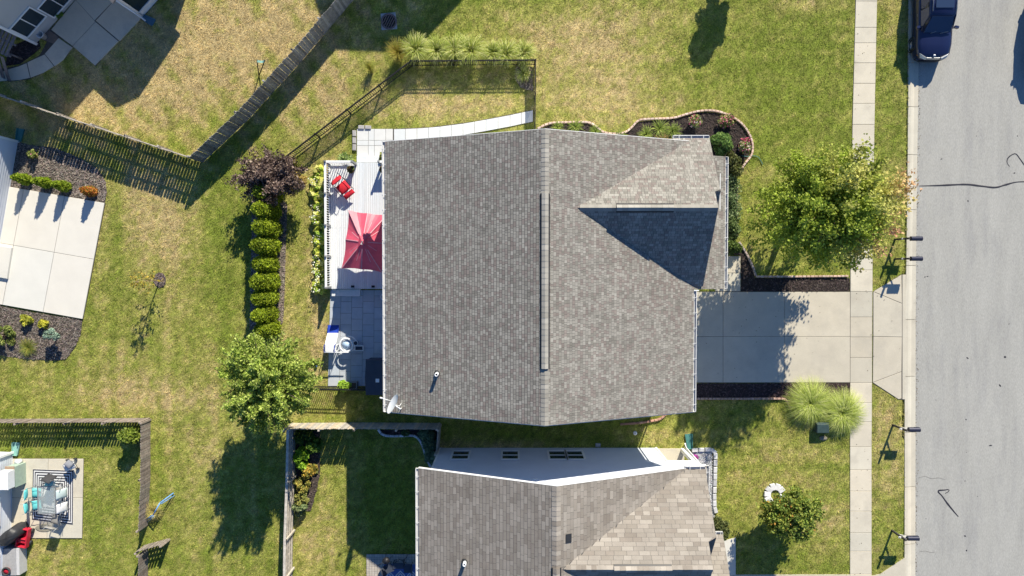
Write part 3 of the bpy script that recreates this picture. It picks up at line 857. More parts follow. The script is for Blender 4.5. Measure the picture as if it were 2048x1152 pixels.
s2b = [(X2G - .3, Y2S, Z2S), (X2S, Y2S, Z2S), (X2S, Y2S - 2.6, Z2S - 2.6 * m2c), (X2G - .3, Y2S - 2.6, Z2S - 2.6 * m2c)]
ZP = 4.4; XP = P(1446, 1069, ZP).x; YP = P(1446, 1069, ZP).y
p2t = [(X2G - .3, YP, ZP), (XP, YP, ZP), (XP, YP - 3.0, ZP + 2.1), (X2G - .3, YP - 3.0, ZP + 2.1)]
p2b = [(X2G - .3, YP - 3.0, ZP + 2.1), (XP, YP - 3.0, ZP + 2.1), (XP, YP - 6.0, ZP), (X2G - .3, YP - 6.0, ZP)]
for p in (l2, r2_, c2t, c2b, s2b, p2t, p2b): roof_deck(rf, p)
R2 = rf.build('roof', M['felt'], H2)
shingle_roof(R2, l2, 0.17, (0.22, 0.5), PAL_NB, M['shingle'], 150, seedv=13, vgap=.016)
shingle_roof(R2, r2_, 0.17, (0.22, 0.5), PAL_NB, M['shingle'], 150, seedv=14)
for i, p in enumerate((c2t, c2b, s2b, p2t, p2b)): shingle_roof(R2, p, 0.2, (0.3, 0.6), PAL_NB, M['shingle'], 0, seedv=15 + i)
ridge_caps(R2, (X2R, Y2B + 4, Z2R), (X2R, Y2T - .01, Z2R), 0.2, m2, PAL_NB[2:5], M['shingle'], 0.22)
ridge_caps(R2, (X2G, Y2C, zc2), (x2s + .2, Y2C, zc2), 0.15, m2c, PAL_NB[2:5], M['shingle'], 0.22)
ridge_vent(H2, (PX(1228, 1139, zc2), Y2C, zc2 + .02), (PX(1344, 1139, zc2), Y2C, zc2 + .02), 0.14, m2c, M['shingle'], PAL_NB[2:5])
ridge_vent(H2, (X2R, Y2C - 4, Z2R + .02), (X2R, PY(1136, Z2R), Z2R + .02), 0.16, m2, M['shingle'], PAL_NB[2:5])
vp = P(930, 1122, 6.2); vent_pipe(H2, (vp.x, vp.y, Z2E + (vp.x - X2L) * m2), .38)
sv = P(1137, 1074, 7.7)
MB().slab3([(sv.x - .13, sv.y - .19, z2(sv.x - .13) + .05), (sv.x + .13, sv.y - .19, z2(sv.x + .13) + .05), (sv.x + .13, sv.y + .19, z2(sv.x + .13) + .05), (sv.x - .13, sv.y + .19, z2(sv.x - .13) + .05)], (0, 0, -.05)).build('roof_vent', M['dark_plastic'], H2)
# gable wall facing the camera, with an open porch at its right end
y2w = P(1000, 896, 0).y
x2l = P(881, 896, 0).x; x2p0 = P(1311, 896, 0).x; x2p1 = P(1358, 896, 0).x; x2r = P(1368, 896, 0).x
wb2 = MB()
zt = lambda x: (Z2E + m2 * (x - X2L) if x < X2R else z2(x)) - .2
def wall_piece(mb, xa, xb, y0, y1, z0=0.0):
    ks = [xa] + ([X2R] if xa < X2R < xb else []) + [xb]
    for a, b in zip(ks, ks[1:]):
        vs = [(a, y0, z0), (b, y0, z0), (b, y0, zt(b)), (a, y0, zt(a)), (a, y1, z0), (b, y1, z0), (b, y1, zt(b)), (a, y1, zt(a))]
        mb.add(vs, [(0, 1, 2, 3), (7, 6, 5, 4), (0, 4, 5, 1), (1, 5, 6, 2), (2, 6, 7, 3), (3, 7, 4, 0)])
wall_piece(wb2, x2l, x2p0, y2w, y2w - 10)
wall_piece(wb2, x2p0, x2r, y2w, y2w - .18, 2.55)
W2 = wb2.build('wall', M['siding_w'], H2)
sb2 = MB()
ztw = lambda t: zt(x2l + (x2p0 - x2l) * t)
siding(sb2, (x2l, y2w), (x2p0, y2w), 0.05, ztw, (0, 1), 0.18, .024)
siding(sb2, (x2p0, y2w), (x2r, y2w), 2.56, lambda t: zt(x2p0 + (x2r - x2p0) * t), (0, 1), 0.18, .024)
siding(sb2, (x2l, y2w), (x2l, y2w - 10), 0.05, lambda t: Z2E - .2, (-1, 0), 0.125)
sb2.build('siding', M['siding_w'], H2)
pb = MB()
pb.box(((x2p0 + x2r) / 2, y2w - .95, 1.3), (x2r - x2p0, .1, 2.6)); pb.box((x2r - .3, y2w - 5, 2.0), (.1, 8, 4.0))
pb.build('porch_wall', M['beige'], H2)
MB().box(((x2p0 + x2r) / 2, y2w - .5, .06), (x2r - x2p0 - .02, .96, .12)).build('porch_floor', M['concrete'], H2)
MB().box((x2r - .09, y2w - .10, 1.27), (.2, .2, 2.54)).build('porch_post', M['white'], H2)
MB().box((x2p0 + .02, y2w + .02, 1.6), (.1, .06, 3.2)).build('corner_board', M['white'], H2)
MB().box((x2l - .01, y2w + .012, 2.6), (.1, .06, 5.1)).build('corner_board', M['white'], H2)
for (a, b, n) in ((905, 939, 1), (1004, 1037, 1), (1097, 1131, 1), (1132.5, 1166, 1)):
    x0, x1 = P(a, 909, 1.4).x, P(b, 909, 1.4).x
    # the wall stands at y2w: width at the wall
    x0 = (a - 1024) / (909 - 539) * abs(y2w) ; x1 = (b - 1024) / (909 - 539) * abs(y2w)
    window(H2, ((x0 + x1) / 2, y2w, 1.62), (1, 0, 0), (0, 1, 0), (x1 - x0) - .06, 1.6, frame=.1)
vx = P(1073, 953, 6).x
MB().box((1.1, y2w + .04, 5.85), (.22, .08, .14)).build('wall_vent', M['white'], H2)
fb2 = MB()
for x0, z0 in ((X2L, Z2E), (X2E, Z2X)):
    fb2.slab3([(x0, Y2T, z0 - .02), (X2R, Y2T, Z2R - .02), (X2R, Y2T, Z2R - .2), (x0, Y2T, z0 - .2)], (0, .025, 0))
fb2.slab3([(X2L, y2w, Z2E - .2), (X2R, y2w, Z2R - .2), (X2R, Y2T, Z2R - .2), (X2L, Y2T, Z2E - .2)], (0, 0, -.02))
fb2.build('rake_board', M['white'], H2)
gutter(H2, (X2L, Y2T, Z2E), (X2L, Y2B, Z2E), (-1, 0, 0))
gutter(H2, (X2E, Y2T, Z2X), (X2E, Y2T - 3.2, Z2X), (1, 0, 0))
gutter(H2, (X2S - 1.0, Y2E + .02, Z2CE), (X2S, Y2E + .02, Z2CE), (0, 1, 0))
gutter(H2, (P(1427, 1068, ZP).x, YP, ZP), (XP, YP, ZP), (0, 1, 0))
MB().tube([(X2E + .06, Y2T - .05, Z2X - .12), (x2r + .05, y2w - .05, Z2X - .7), (x2r + .05, y2w + .07, .25), (x2r + .03, y2w + .3, .12)], .05, 6).build('downspout', M['white'], H2)
NOGRASS.append([(x2l, y2w), (x2r + .1, y2w), (X2E, y2w - 1), (XP, YP), (XP, y2w - 14), (x2l, y2w - 14)])

# ---------------------------------------------------------------- upper left house with sunroom
M['roof_dark'] = material('dark_shingle', (0.2, 0.19, 0.18), 0.95, 0.2, 6, 0.4, 60)
wdir = (P(150, 0) - P(72, 88)).normalized(); wnrm = Vector((-wdir.y, wdir.x, 0))
if wnrm.dot(-P(72, 88)) < 0: wnrm = -wnrm
c0 = P(72, 88)
H3 = thing('house', 'pale grey sided house with white sunroom in the upper left corner', 'house', c0)
LEN3, DEP3, ZE3 = 15.0, 9.0, 5.7
def q3(s, d, z=0.0): v = c0 + wdir * s - wnrm * d; return Vector((v.x, v.y, z))
wbm = MB()
wbm.prism([q3(0, 0), q3(LEN3, 0), q3(LEN3, DEP3), q3(0, DEP3)], 0, ZE3)
for s in (0.0, LEN3):
    wbm.slab3([q3(s, 0, ZE3), q3(s, DEP3, ZE3), q3(s, DEP3 / 2, ZE3 + DEP3 / 2 * .42)], wdir * (.15 if s == 0 else -.15))
wbm.build('wall', M['siding_g'], H3)
sdm = MB(); a, b = q3(0, 0), q3(LEN3, 0)
siding(sdm, a, b, 0.05, lambda t: ZE3 - .1, wnrm, 0.13); sdm.build('siding', M['siding_g'], H3)
for sgn in (0, 1):
    oh = .4
    if sgn == 0: poly = [q3(-oh, -oh, ZE3 - .1), q3(LEN3 + oh, -oh, ZE3 - .1), q3(LEN3 + oh, DEP3 / 2, ZE3 + DEP3 / 2 * .42 + .05), q3(-oh, DEP3 / 2, ZE3 + DEP3 / 2 * .42 + .05)]
    else: poly = [q3(-oh, DEP3 + oh, ZE3 - .1), q3(LEN3 + oh, DEP3 + oh, ZE3 - .1), q3(LEN3 + oh, DEP3 / 2, ZE3 + DEP3 / 2 * .42 + .05), q3(-oh, DEP3 / 2, ZE3 + DEP3 / 2 * .42 + .05)]
    m_ = MB(); roof_deck(m_, poly, .15); m_.build('roof', M['roof_dark'], H3)
MB().box(q3(.03, -.03, 2.7), (.14, .14, 5.4), math.atan2(wdir.y, wdir.x)).build('corner_board', M['white'], H3)
def win3(pxc, z, w, h, **k):
    # centre of the window: on the wall plane along the line of sight
    best = None
    for i in range(400):
        zz = i * .01
        v = P(*pxc, zz); d = (v - c0).dot(wnrm)
        if best is None or abs(d) < best[0]: best = (abs(d), v)
    return window(H3, best[1], wdir, wnrm, w, h, vertical_split=True, **k)
win3((55, 44), 1.6, 1.5, 1.25); win3((110, 3), 1.6, 1.55, 1.25)
# sunroom
sc = P(287, 33); sdep = (sc - c0).dot(wnrm); s0 = (sc - c0).dot(wdir); SW = 4.8
def qs(s, d, z=0.0): v = c0 + wdir * (s0 + s) + wnrm * d; return Vector((v.x, v.y, z))
sm_ = MB()
for s, d, sz in ((0, sdep, .12), (SW / 3, sdep, .1), (2 * SW / 3, sdep, .1), (SW, sdep, .12)):
    sm_.box(qs(s, d - .06, 1.5), (sz, .12, 3.0), math.atan2(wdir.y, wdir.x))
sm_.prism([qs(0, sdep - .12), qs(SW, sdep - .12), qs(SW, sdep), qs(0, sdep)], 0, .5)
sm_.prism([qs(0, sdep - .12), qs(SW, sdep - .12), qs(SW, sdep), qs(0, sdep)], 2.6, 3.0)
sm_.slab3([qs(0, sdep - .1, 3.0), qs(SW / 2, sdep - .1, 3.0 + SW / 2 * .3), qs(SW, sdep - .1, 3.0)], wnrm * .08)
for s in (0, SW):
    sm_.prism([qs(s - .06, 0), qs(s + .06, 0), qs(s + .06, sdep - .12), qs(s - .06, sdep - .12)], 0, 3.0)
S3 = sm_.build('sunroom', M['white'], H3)
for i in range(3):
    c_ = (qs(SW * (i + .5) / 3, sdep - .06, 1.55)); R_ = Matrix((wdir, wnrm, Vector((0, 0, 1)))).transposed()
    MB().box(c_, (SW / 3 - .1, .03, 2.1), M=R_).build('pane', M['glass'], S3)
for sg in (0, 1):
    A = qs(-.3, sdep + .3, 2.95) if sg == 0 else qs(SW + .3, sdep + .3, 2.95)
    B = qs(SW / 2, sdep + .3, 3.0 + SW / 2 * .3 + .1); C_ = qs(SW / 2, -.2, 3.0 + SW / 2 * .3 + .1); D_ = qs(-.3, -.2, 2.95) if sg == 0 else qs(SW + .3, -.2, 2.95)
    m_ = MB(); roof_deck(m_, [A, B, C_, D_], .1); m_.build('sunroom_roof', M['roof_dark'], S3)
MB().tube([qs(-.1, sdep + .12, 2.9), qs(-.1, sdep + .12, .15), qs(-.1, sdep + .3, .1)], .05, 6).build('downspout', M['white'], H3)
NOGRASS.append([tuple(q3(0, 0)[:2]), tuple(q3(LEN3, 0)[:2]), tuple(q3(LEN3, DEP3)[:2]), tuple(q3(0, DEP3)[:2])])
NOGRASS.append([tuple(qs(0, 0)[:2]), tuple(qs(SW, 0)[:2]), tuple(qs(SW, sdep)[:2]), tuple(qs(0, sdep)[:2])])

# ---------------------------------------------------------------- house beyond the upper edge: only its shadow reaches the picture
pk = P(665, 100) - SUNH * 8.4
H4 = thing('house', 'house just beyond the upper frame edge that throws the broad shadow', 'house', (pk.x, pk.y + 5, 0))
gb = MB()
cpx = [P(820, 72), P(1010, 0)]
hd = (cpx[1] - cpx[0]).normalized()
fd = Vector((.69, .72, 0)).normalized()
sd_ = Vector((-fd.y, fd.x, 0))
A4 = Vector((pk.x, pk.y, 0))
def q4(s, d, z): v = A4 + sd_ * s + fd * d; return Vector((v.x, v.y, z))
gb.add([q4(-4.2, .3, 0), q4(4.2, .3, 0), q4(4.2, .3, 6.6), q4(0, .3, 8.2), q4(-4.2, .3, 6.6), q4(-4.2, 9, 0), q4(4.2, 9, 0), q4(4.2, 9, 6.6), q4(0, 9, 8.2), q4(-4.2, 9, 6.6)],
       [(0, 1, 2, 3, 4), (9, 8, 7, 6, 5), (0, 5, 6, 1), (1, 6, 7, 2), (4, 9, 5, 0), (2, 7, 8, 3), (3, 8, 9, 4)])
gb.build('wall', M['siding_g'], H4)
for s in (-1, 1):
    m_ = MB(); roof_deck(m_, [q4(0, 0, 8.4), q4(s * 4.6, 0, 6.5), q4(s * 4.6, 9.3, 6.5), q4(0, 9.3, 8.4)], .15); m_.build('roof', M['roof_dark'], H4)

# ---------------------------------------------------------------- houses at the left edge
def edge_house(label, ca, cb, zt_, deep, wins, label2=None, siding_mat=None, splash=None):
    a, b = P(*ca), P(*cb)
    d = (b - a).normalized(); n = Vector((-d.y, d.x, 0))
    if n.x < 0: n = -n
    Hh = thing('house', label, 'house', a)
    mb = MB(); mb.prism([a, b, b - n * deep, a - n * deep], 0, zt_); mb.build('wall', siding_mat or M['siding_w'], Hh)
    s = MB(); siding(s, a, b, .05, lambda t: zt_ - .02, n, .17, .032); d2 = (a - n * deep); siding(s, a, d2, .05, lambda t: zt_ - .02, (-d), .17, .032)
    s.build('siding', siding_mat or M['siding_w'], Hh)
    m_ = MB(); up = Vector((0, 0, 1))
    A = a - d * .3 + n * .1 + up * zt_; B = b + d * .3 + n * .1 + up * zt_
    roof_deck(m_, [A, B, B - n * (deep / 2 + .3) + up * deep * .2, A - n * (deep / 2 + .3) + up * deep * .2], .12)
    roof_deck(m_, [A - n * (deep + .6), B - n * (deep + .6), B - n * (deep / 2 + .3) + up * deep * .2, A - n * (deep / 2 + .3) + up * deep * .2], .12)
    m_.build('roof', M['roof_dark'], Hh)
    MB().box(a + n * .03 - d * .02 + up * zt_ / 2, (.12, .12, zt_), math.atan2(d.y, d.x)).build('corner_board', M['white'], Hh)
    NOGRASS.append([(p.x, p.y) for p in (a, b, b - n * deep, a - n * deep)])
    for s_, z, w, h in wins:
        window(Hh, a + d * s_ + Vector((0, 0, z)), d, n, w, h, vertical_split=True)
    return Hh, a, b, d, n
H5 = edge_house('white sided house at the left edge beside the bright concrete pad', (36, 284), (-6, 530), 4.6, 9, [])
H6 = edge_house('white house wall with window at the lower left edge beside the furnished patio', (26, 905), (20, 1200), 4.2, 9, [(3.0, 1.6, 1.5, 1.2), (6.0, 1.6, 1.2, 1.3)])
# ================================================================ PATIOS, DECK, FENCES
def paved(name, label, base_px, pieces, z=0.03, m=None, base_z=0.012, gap=0.012, tone=1.0, amt=0.05, pname='slab', cat='patio'):
    pts = PP(base_px)
    o = MB().prism(pts, -0.15, base_z).build(name, M['joint'])
    tag(o, label, cat, kind='structure')
    NOGRASS.append([(p.x, p.y) for p in pts])
    for q in pieces:
        slab_piece(pname, PP(q), -0.05, z + random.uniform(-.004, .004), m or M['concrete'], o, gap, color=shade(tone, amt))
    return o

def lerp2(a, b, t): return (a[0] + (b[0] - a[0]) * t, a[1] + (b[1] - a[1]) * t)
def quad_grid(c, us, vs):
    """splits the quad c (4 px corners: tl, tr, br, bl) at fractions us, vs"""
    out = []
    def at(u, v): return lerp2(lerp2(c[0], c[1], u), lerp2(c[3], c[2], u), v)
    for u0, u1 in zip(us, us[1:]):
        for v0, v1 in zip(vs, vs[1:]): out.append([at(u0, v0), at(u1, v0), at(u1, v1), at(u0, v1)])
    return out

# bright pad at the left edge
c = [(12, 372), (211, 406), (167, 638), (-30, 603)]
paved('concrete_pad', 'bright white concrete pad at the left edge', c, quad_grid(c, [0, .19, .60, 1], [0, .485, 1]), 0.10, M['concrete_new'], 0.05, 0.01, 1.05, .02)
o = MB().cbox(P(6, 523, .1) + Vector((-.1, 0, .02)), (1.1, 1.75, .26), .015, math.radians(-10)).build('concrete_step', M['concrete_new'])
tag(o, 'single concrete step at the left frame edge on the bright pad', 'step')
# upper left patio and curved walk
paved('shaded_patio', 'shaded concrete patio of the upper left house', [(152, 0), (100, 62), (146, 93), (191, 132), (266, 50), (287, 33), (330, -14), (230, -60)],
      [[(152, 0), (103, 60), (146, 93), (192, 44)], [(192, 44), (146, 93), (191, 132), (238, 83)], [(195, -55), (150, -2), (190, 42), (240, -10)], [(240, -10), (192, 42), (240, 83), (287, 33)]], 0.05, None, .034, .01, 1.15, .04)
paved('curved_walk', 'curved concrete walk of the upper left house', [(102, 70), (146, 94), (130, 118), (110, 132), (85, 147), (60, 158), (30, 162), (0, 162), (0, 138), (35, 132), (56, 124), (80, 110)],
      [[(118, 76), (146, 95), (128, 120), (110, 133), (90, 108)], [(90, 109), (109, 133), (86, 147), (62, 156), (55, 125)], [(54, 126), (61, 156), (40, 161), (16, 162), (16, 139), (38, 133)], [(15, 140), (15, 162), (-15, 164), (-15, 150)]], 0.04, None, .02, .01, 1.2, .05, cat='path')
paver_m = material('brown_paver', (0.22, 0.17, 0.14), .9, .15, 5, .3, 50)
o = MB().prism(PP([(92, 65), (104, 57), (118, 75), (108, 88), (82, 78)]), -.1, .029).build('paver_patch', paver_m); tag(o, 'small brown paved patch between wall and curved walk', 'path', kind='structure')
NOGRASS.append([(p.x, p.y) for p in PP([(92, 65), (104, 57), (118, 75), (108, 88), (82, 78)])])
# lower left patio
c = [(24, 917), (168, 917), (165, 1076), (22, 1076)]
paved('lower_patio', 'sunny concrete patio at the lower left house', c, quad_grid(c, [0, .51, 1], [0, .49, 1]), 0.05, M['concrete'], .02, .01, 1.12, .03)
# patio of pavers beside the deck
rows = []; 
c = [(661, 580), (772, 580), (772, 772), (656, 772)]
xsx = [0, .195, .39, .59, .79, 1]
for i in range(5):
    off = (i % 2) * .06
    vs = [0] + [off + .06 + k * .121 for k in range(9) if off + .06 + k * .121 < .97] + [1]
    rows += quad_grid(c, [xsx[i], xsx[i + 1]], vs)
M['paver'] = material('grey_paver', (0.48, 0.515, 0.565), .9, .06, 3, .2, 60, objcol=True, fine=.05)
paved('paver_patio', 'grey paver patio in the shade of the house', c, rows, 0.05, M['paver'], .03, .006, 1.0, .05, 'paver')
# walk of pavers above the house and landing
wk = [(1066, 232), (1043, 237), (1020, 242), (996, 246.5), (972, 251), (949, 255), (926, 259), (903, 262), (880, 265), (857, 267), (834, 268.5), (811, 269.5), (788, 270)]
pcs = []
for a, b in zip(wk, wk[1:]):
    pcs.append([(a[0], a[1] - 11.5), (a[0], a[1] + 11.5), (b[0], b[1] + 11.5), (b[0], b[1] - 11.5)])
M['paver_w'] = material('white_paver', (0.66, 0.67, 0.66), .9, .04, 3, .1, 60, objcol=True, fine=.03)
base = [(1067, 220), (949, 243), (857, 255), (780, 258), (714, 258), (714, 316), (790, 316), (790, 282), (857, 279), (949, 267), (1067, 244)]
pcs += quad_grid([(714, 258), (786, 258), (786, 281), (714, 281)], [0, .32, .48, .8, 1], [0, 1])
pcs += quad_grid([(714, 281), (790, 281), (790, 316), (714, 316)], [0, .3, .46, 1], [0, .3, 1])
paved('paver_walk', 'white paver walk curving from the gate to the deck', base, pcs, 0.05, M['paver_w'], .03, .008, 1.0, .03, 'paver', cat='path')
# patio of the fenced neighbour yard
c = [(733, 1108), (845, 1108), (845, 1210), (733, 1210)]
M['paver_b'] = material('beige_paver', (0.45, 0.41, 0.36), .9, .08, 4, .2, 60, objcol=True)
us = [0, .05] + [.05 + .0475 * i for i in range(1, 21)]
paved('small_paver_patio', 'beige brick paver patio at the lower frame edge', c, quad_grid(c, us, [0, .06] + [.06 + .047 * i for i in range(1, 21)]), .04, M['paver_b'], .025, .005, 1.0, .1, 'paver')

# ---------------------------------------------------------------- deck
ZD = 0.42
M['deckwood'] = material('white_deck_board', (0.70, 0.73, 0.75), .7, .05, 3, .15, 50, objcol=True, fine=.06, fscale=30, streak=(3, .4, 1))
deck = thing('deck', 'raised white painted deck beside the house', 'deck', P(713, 450))
x0, x1 = P(657, 450, ZD).x, P(775, 450, ZD).x
yT, yM1, yM2, yB = PY(325, ZD), PY(388, ZD), PY(456, ZD), PY(578, ZD)
nb = 28; bw = (x1 - x0) / nb
fm = MB(); fm.prism([(x0 + .04, yB + .04), (x1, yB + .04), (x1, yT - .04), (x0 + .04, yT - .04)], 0, ZD - .03); fm.build('deck_frame', M['white'], deck)
for i in range(nb):
    jy = [yT, PY(456, ZD), yB] if i % 2 else [yT, PY(430, ZD), yB]
    for a, b in zip(jy, jy[1:]):
        me = MB().cbox((x0 + (i + .5) * bw, (a + b) / 2, ZD - .012), (bw - .012, abs(a - b) - .01, .025), .004)
        o = me.build('board', M['deckwood'], deck); o.color = (*shade(1.0, .05), 1)
NOGRASS.append([(x0, yB), (x1, yB), (x1, yT), (x0, yT)])
st = MB(); st.cbox((P(742, 318, .2).x, PY(318.5, .28), .14), (PX(770, 318, .28) - PX(714, 318, .28), .32, .28), .01); st.build('step', M['deckwood'], deck)
st = MB(); st.cbox((P(692, 584, .2).x, PY(585.5, .22), .12), (PX(720, 584, .2) - PX(663, 584, .2), .38, .24), .01); st.build('step', M['deckwood'], deck)
# railings: each one a thing with posts, rails and balusters
bal_me = MB().box((0, 0, 0), (.035, .035, .78)).mesh('baluster')
post_me = MB().cbox((0, 0, 0), (.11, .11, 1.06), .02).mesh('post')
M['rail_grey'] = material('grey_post', (0.26, 0.27, 0.28), .6, .1, 6)
def railing(label, a, b, nposts, hgt=.95):
    a, b = Vector(a), Vector(b); d = (b - a).normalized(); L = (b - a).length; rz = math.atan2(d.y, d.x)
    t = thing('deck_railing', label, 'railing', (a.x, a.y, ZD))
    top = Vector((0, 0, ZD + hgt)); mid = (a + b) / 2
    MB().cbox((mid.x, mid.y, ZD + hgt - .02), (L, .12, .045), .008, rz).build('top_rail', M['white'], t)
    MB().box((mid.x, mid.y, ZD + hgt - .09), (L, .05, .07), rz).build('upper_rail', M['white'], t)
    MB().box((mid.x, mid.y, ZD + .1), (L, .05, .08), rz).build('bottom_rail', M['white'], t)
    for i in range(nposts):
        p = a.lerp(b, i / max(1, nposts - 1))
        put('post', post_me, M['rail_grey'], t, (p.x, p.y, ZD + .53), rz)
    n = int(L / .13)
    for i in range(n):
        p = a.lerp(b, (i + .5) / n)
        put('baluster', bal_me, M['white'], t, (p.x, p.y, ZD + .5), rz)
railing('long white baluster railing along the hosta side of the deck', (x0 + .09, yT - .1, 0), (x0 + .09, yB + .1, 0), 5)
railing('short white railing at the upper end of the deck beside the red chair', (x0 + .09, yT - .1, 0), (P(712, 330, ZD).x, yT - .1, 0), 2)
railing('stub of white railing at the upper end of the deck beside the house wall', (P(764, 330, ZD).x, yT - .1, 0), (P(775, 330, ZD).x + .5, yT - .1, 0), 2)

# ---------------------------------------------------------------- wooden fences
def picket_mesh(w, h, th):
    mb = MB(); vs = []
    for y in (-th / 2, th / 2):
        vs += [(-w / 2, y, 0), (w / 2, y, 0), (w / 2, y, h - .04), (w / 2 - .03, y, h), (-w / 2 + .03, y, h), (-w / 2, y, h - .04)]
    mb.add(vs, [(0, 1, 2, 3, 4, 5), (11, 10, 9, 8, 7, 6)] + [(i, (i + 1) % 6 + 0, (i + 1) % 6 + 6, i + 6) for i in range(6)])
    return mb.mesh('picket')
def wood_fence(label, pts, h=1.5, pw=.135, gap=.008, m=None, side=1, tones=((1, 1, 1),), amt=.2, post_every=2.4, name='wood_fence', tilt=.012, step=0.0, cap=False, both=False, group=None):
    m = m or M['fence_wood']
    pts = [Vector((p[0], p[1], 0)) for p in pts]
    t = thing(name, label, 'fence', pts[0], group)
    pm = picket_mesh(pw, h, .02)
    for a, b in zip(pts, pts[1:]):
        d = (b - a); L = d.length; d.normalize(); n = Vector((-d.y, d.x, 0)) * side; rz = math.atan2(d.y, d.x)
        k = int(L / (pw + gap)); sp = L / k
        for i in range(k):
            p = a + d * (i + .5) * sp
            c = random.choice(tones); q = random.uniform(1 - amt, 1 + amt)
            dz = random.uniform(-.025, .015) + step * (i % 2)
            o = put('picket', pm, m, t, p + Vector((0, 0, .03 + dz)), rot=(random.uniform(-tilt, tilt), random.uniform(-tilt, tilt), rz + random.uniform(-.03, .03)), color=(c[0] * q, c[1] * q, c[2] * q))
        for z in (.3, h * .5, h - .3):
            mid = (a + b) / 2 + n * .035
            o = MB().box((mid.x, mid.y, z), (L, .045, .09), rz).build('rail', m, t); o.color = (1.1, 1.08, 1.05, 1)
        kp = max(1, int(round(L / post_every)))
        for i in range(kp + 1):
            p = a + d * (L * i / kp) + n * .085
            o = MB().cbox((p.x, p.y, (h + .02) / 2), (.095, .095, h + .06), .01, rz).build('post', m, t); o.color = (1.25, 1.22, 1.18, 1)
        if cap:
            mid = (a + b) / 2
            o = MB().cbox((mid.x, mid.y, h + .05), (L, .14, .035), .006, rz).build('cap_rail', m, t); o.color = (1.3, 1.28, 1.24, 1)
    return t
DIAG = [P(406, 325), P(496, 240), P(605, 120), P(707, 0), P(745, -45)]
wood_fence('dark grey wooden fence running diagonally beside the dry yard', DIAG, 1.65, .135, .006, M['fence_wood'], 1, ((1, 1, 1.02), (.8, .8, .82), (1.1, 1.1, 1.1)), .25)
wood_fence('weathered picket fence between dry yard and left mulch bed, gaps lit by the sun', [P(-60, 172), P(150, 242), P(280, 284), P(406, 325)], 1.5, .14, .022, M['fence_pale'], 1, ((1, 1, 1), (.8, .78, .75)), .15, cap=False)
wood_fence('brown picket fence along the top of the furnished lower left yard', [P(-40, 838), P(150, 837), P(301, 836)], 1.0, .115, .04, M['fence_brown'], -1, ((1, 1, 1), (.85, .8, .8), (1.15, 1.1, 1.1)), .2)
wood_fence('brown picket fence along the right side of the lower left yard', [P(301, 837), P(301, 950), P(296, 1050)], 1.0, .125, .012, M['fence_brown'], -1, ((1, 1, 1), (.85, .8, .8), (1.15, 1.1, 1.1)), .2)
wood_fence('end of the brown picket fence below the open gate', [P(297, 1098), P(295, 1200)], 1.0, .125, .012, M['fence_brown'], -1, ((1, 1, 1), (.85, .8, .8)), .2)
wood_fence('open wooden gate swung out from the brown fence', [P(289, 1090), P(338, 1076)], 1.0, .115, .05, M['fence_brown'], -1, ((1.2, 1.2, 1.15), (1, 1, 1)), .15, 1.4, 'fence_gate')
wood_fence('pale grey board fence across the top of the neighbour yard', [P(584, 846), P(720, 845), P(882, 846)], 1.5, .115, .005, M['fence_pale'], -1, ((1, 1, 1), (.9, .9, .9), (1.25, 1.12, .95)), .15)
wood_fence('short pale fence joining the board fence to the neighbour wall', [P(882, 847), P(879, 896)], 1.5, .115, .01, M['fence_pale'], -1, ((1, 1, 1), (.9, .88, .85)), .15, 3)
wood_fence('pale grey fence with posts on its inner side along the left of the neighbour yard', [P(592, 848), P(590, 950), P(586, 1060), P(584, 1210)], 1.35, .115, .008, M['fence_pale'], 1, ((1, 1, 1), (.85, .83, .8), (1.15, 1.1, 1.05)), .2, 2.7, cap=True)

# ---------------------------------------------------------------- black metal fences
def metal_fence(label, segs, h=.95, sp=.115):
    t = thing('metal_fence', label, 'fence', segs[0])
    pk = MB().box((0, 0, 0), (.027, .027, h - .06)).mesh('picket')
    ps = MB().cbox((0, 0, 0), (.07, .07, h + .08), .012).mesh('post')
    for a, b in zip(segs, segs[1:]):
        a = Vector((a[0], a[1], 0)); b = Vector((b[0], b[1], 0)); d = b - a; L = d.length; d.normalize(); rz = math.atan2(d.y, d.x)
        mid = (a + b) / 2
        for z in (.12, h - .13, h):
            MB().box((mid.x, mid.y, z), (L, .04, .04), rz).build('rail', M['black_metal'], t)
        k = int(L / sp)
        for i in range(k):
            p = a + d * ((i + .5) * L / k); put('picket', pk, M['black_metal'], t, (p.x, p.y, h / 2 + .03), rz)
        kp = max(1, int(round(L / 2.4)))
        for i in range(kp + 1):
            p = a.lerp(b, i / kp); put('post', ps, M['black_metal'], t, (p.x, p.y, (h + .08) / 2), rz)
metal_fence('black metal fence running diagonally up from the purple leaved tree', [P(578, 322), P(826, 132)])
metal_fence('black metal fence along the row of striped ornamental grasses', [P(826, 132), P(1070, 130)])
metal_fence('black metal fence from the corner down to the house', [P(1070, 130), P(1069, 262)])
metal_fence('short black metal fence below the planter box', [P(624, 772), P(748, 775)], .95)
# ================================================================ TREES AND PLANTS
def leaf_mesh(name, Cn, size, col, bias=.6, elong=1.5, rng=RNG):
    n = len(Cn)
    nr = rng.normal(0, 1, (n, 3)); nr[:, 2] += bias * 1.6; nr /= np.linalg.norm(nr, axis=1)[:, None]
    t = rng.normal(0, 1, (n, 3)); t -= (t * nr).sum(1)[:, None] * nr; t /= np.linalg.norm(t, axis=1)[:, None]
    b = np.cross(nr, t)
    s = np.asarray(size)[:, None]
    V = np.zeros((n, 4, 3))
    V[:, 0] = Cn - t * s * elong * .5; V[:, 1] = Cn + b * s * .5 + t * s * .08 + nr * s * .12
    V[:, 2] = Cn + t * s * elong * .5; V[:, 3] = Cn - b * s * .5 + t * s * .08 + nr * s * .12
    return np_mesh(name, V.reshape(-1, 3), quads=np.arange(n * 4).reshape(n, 4), col=np.repeat(col, 4, 0))

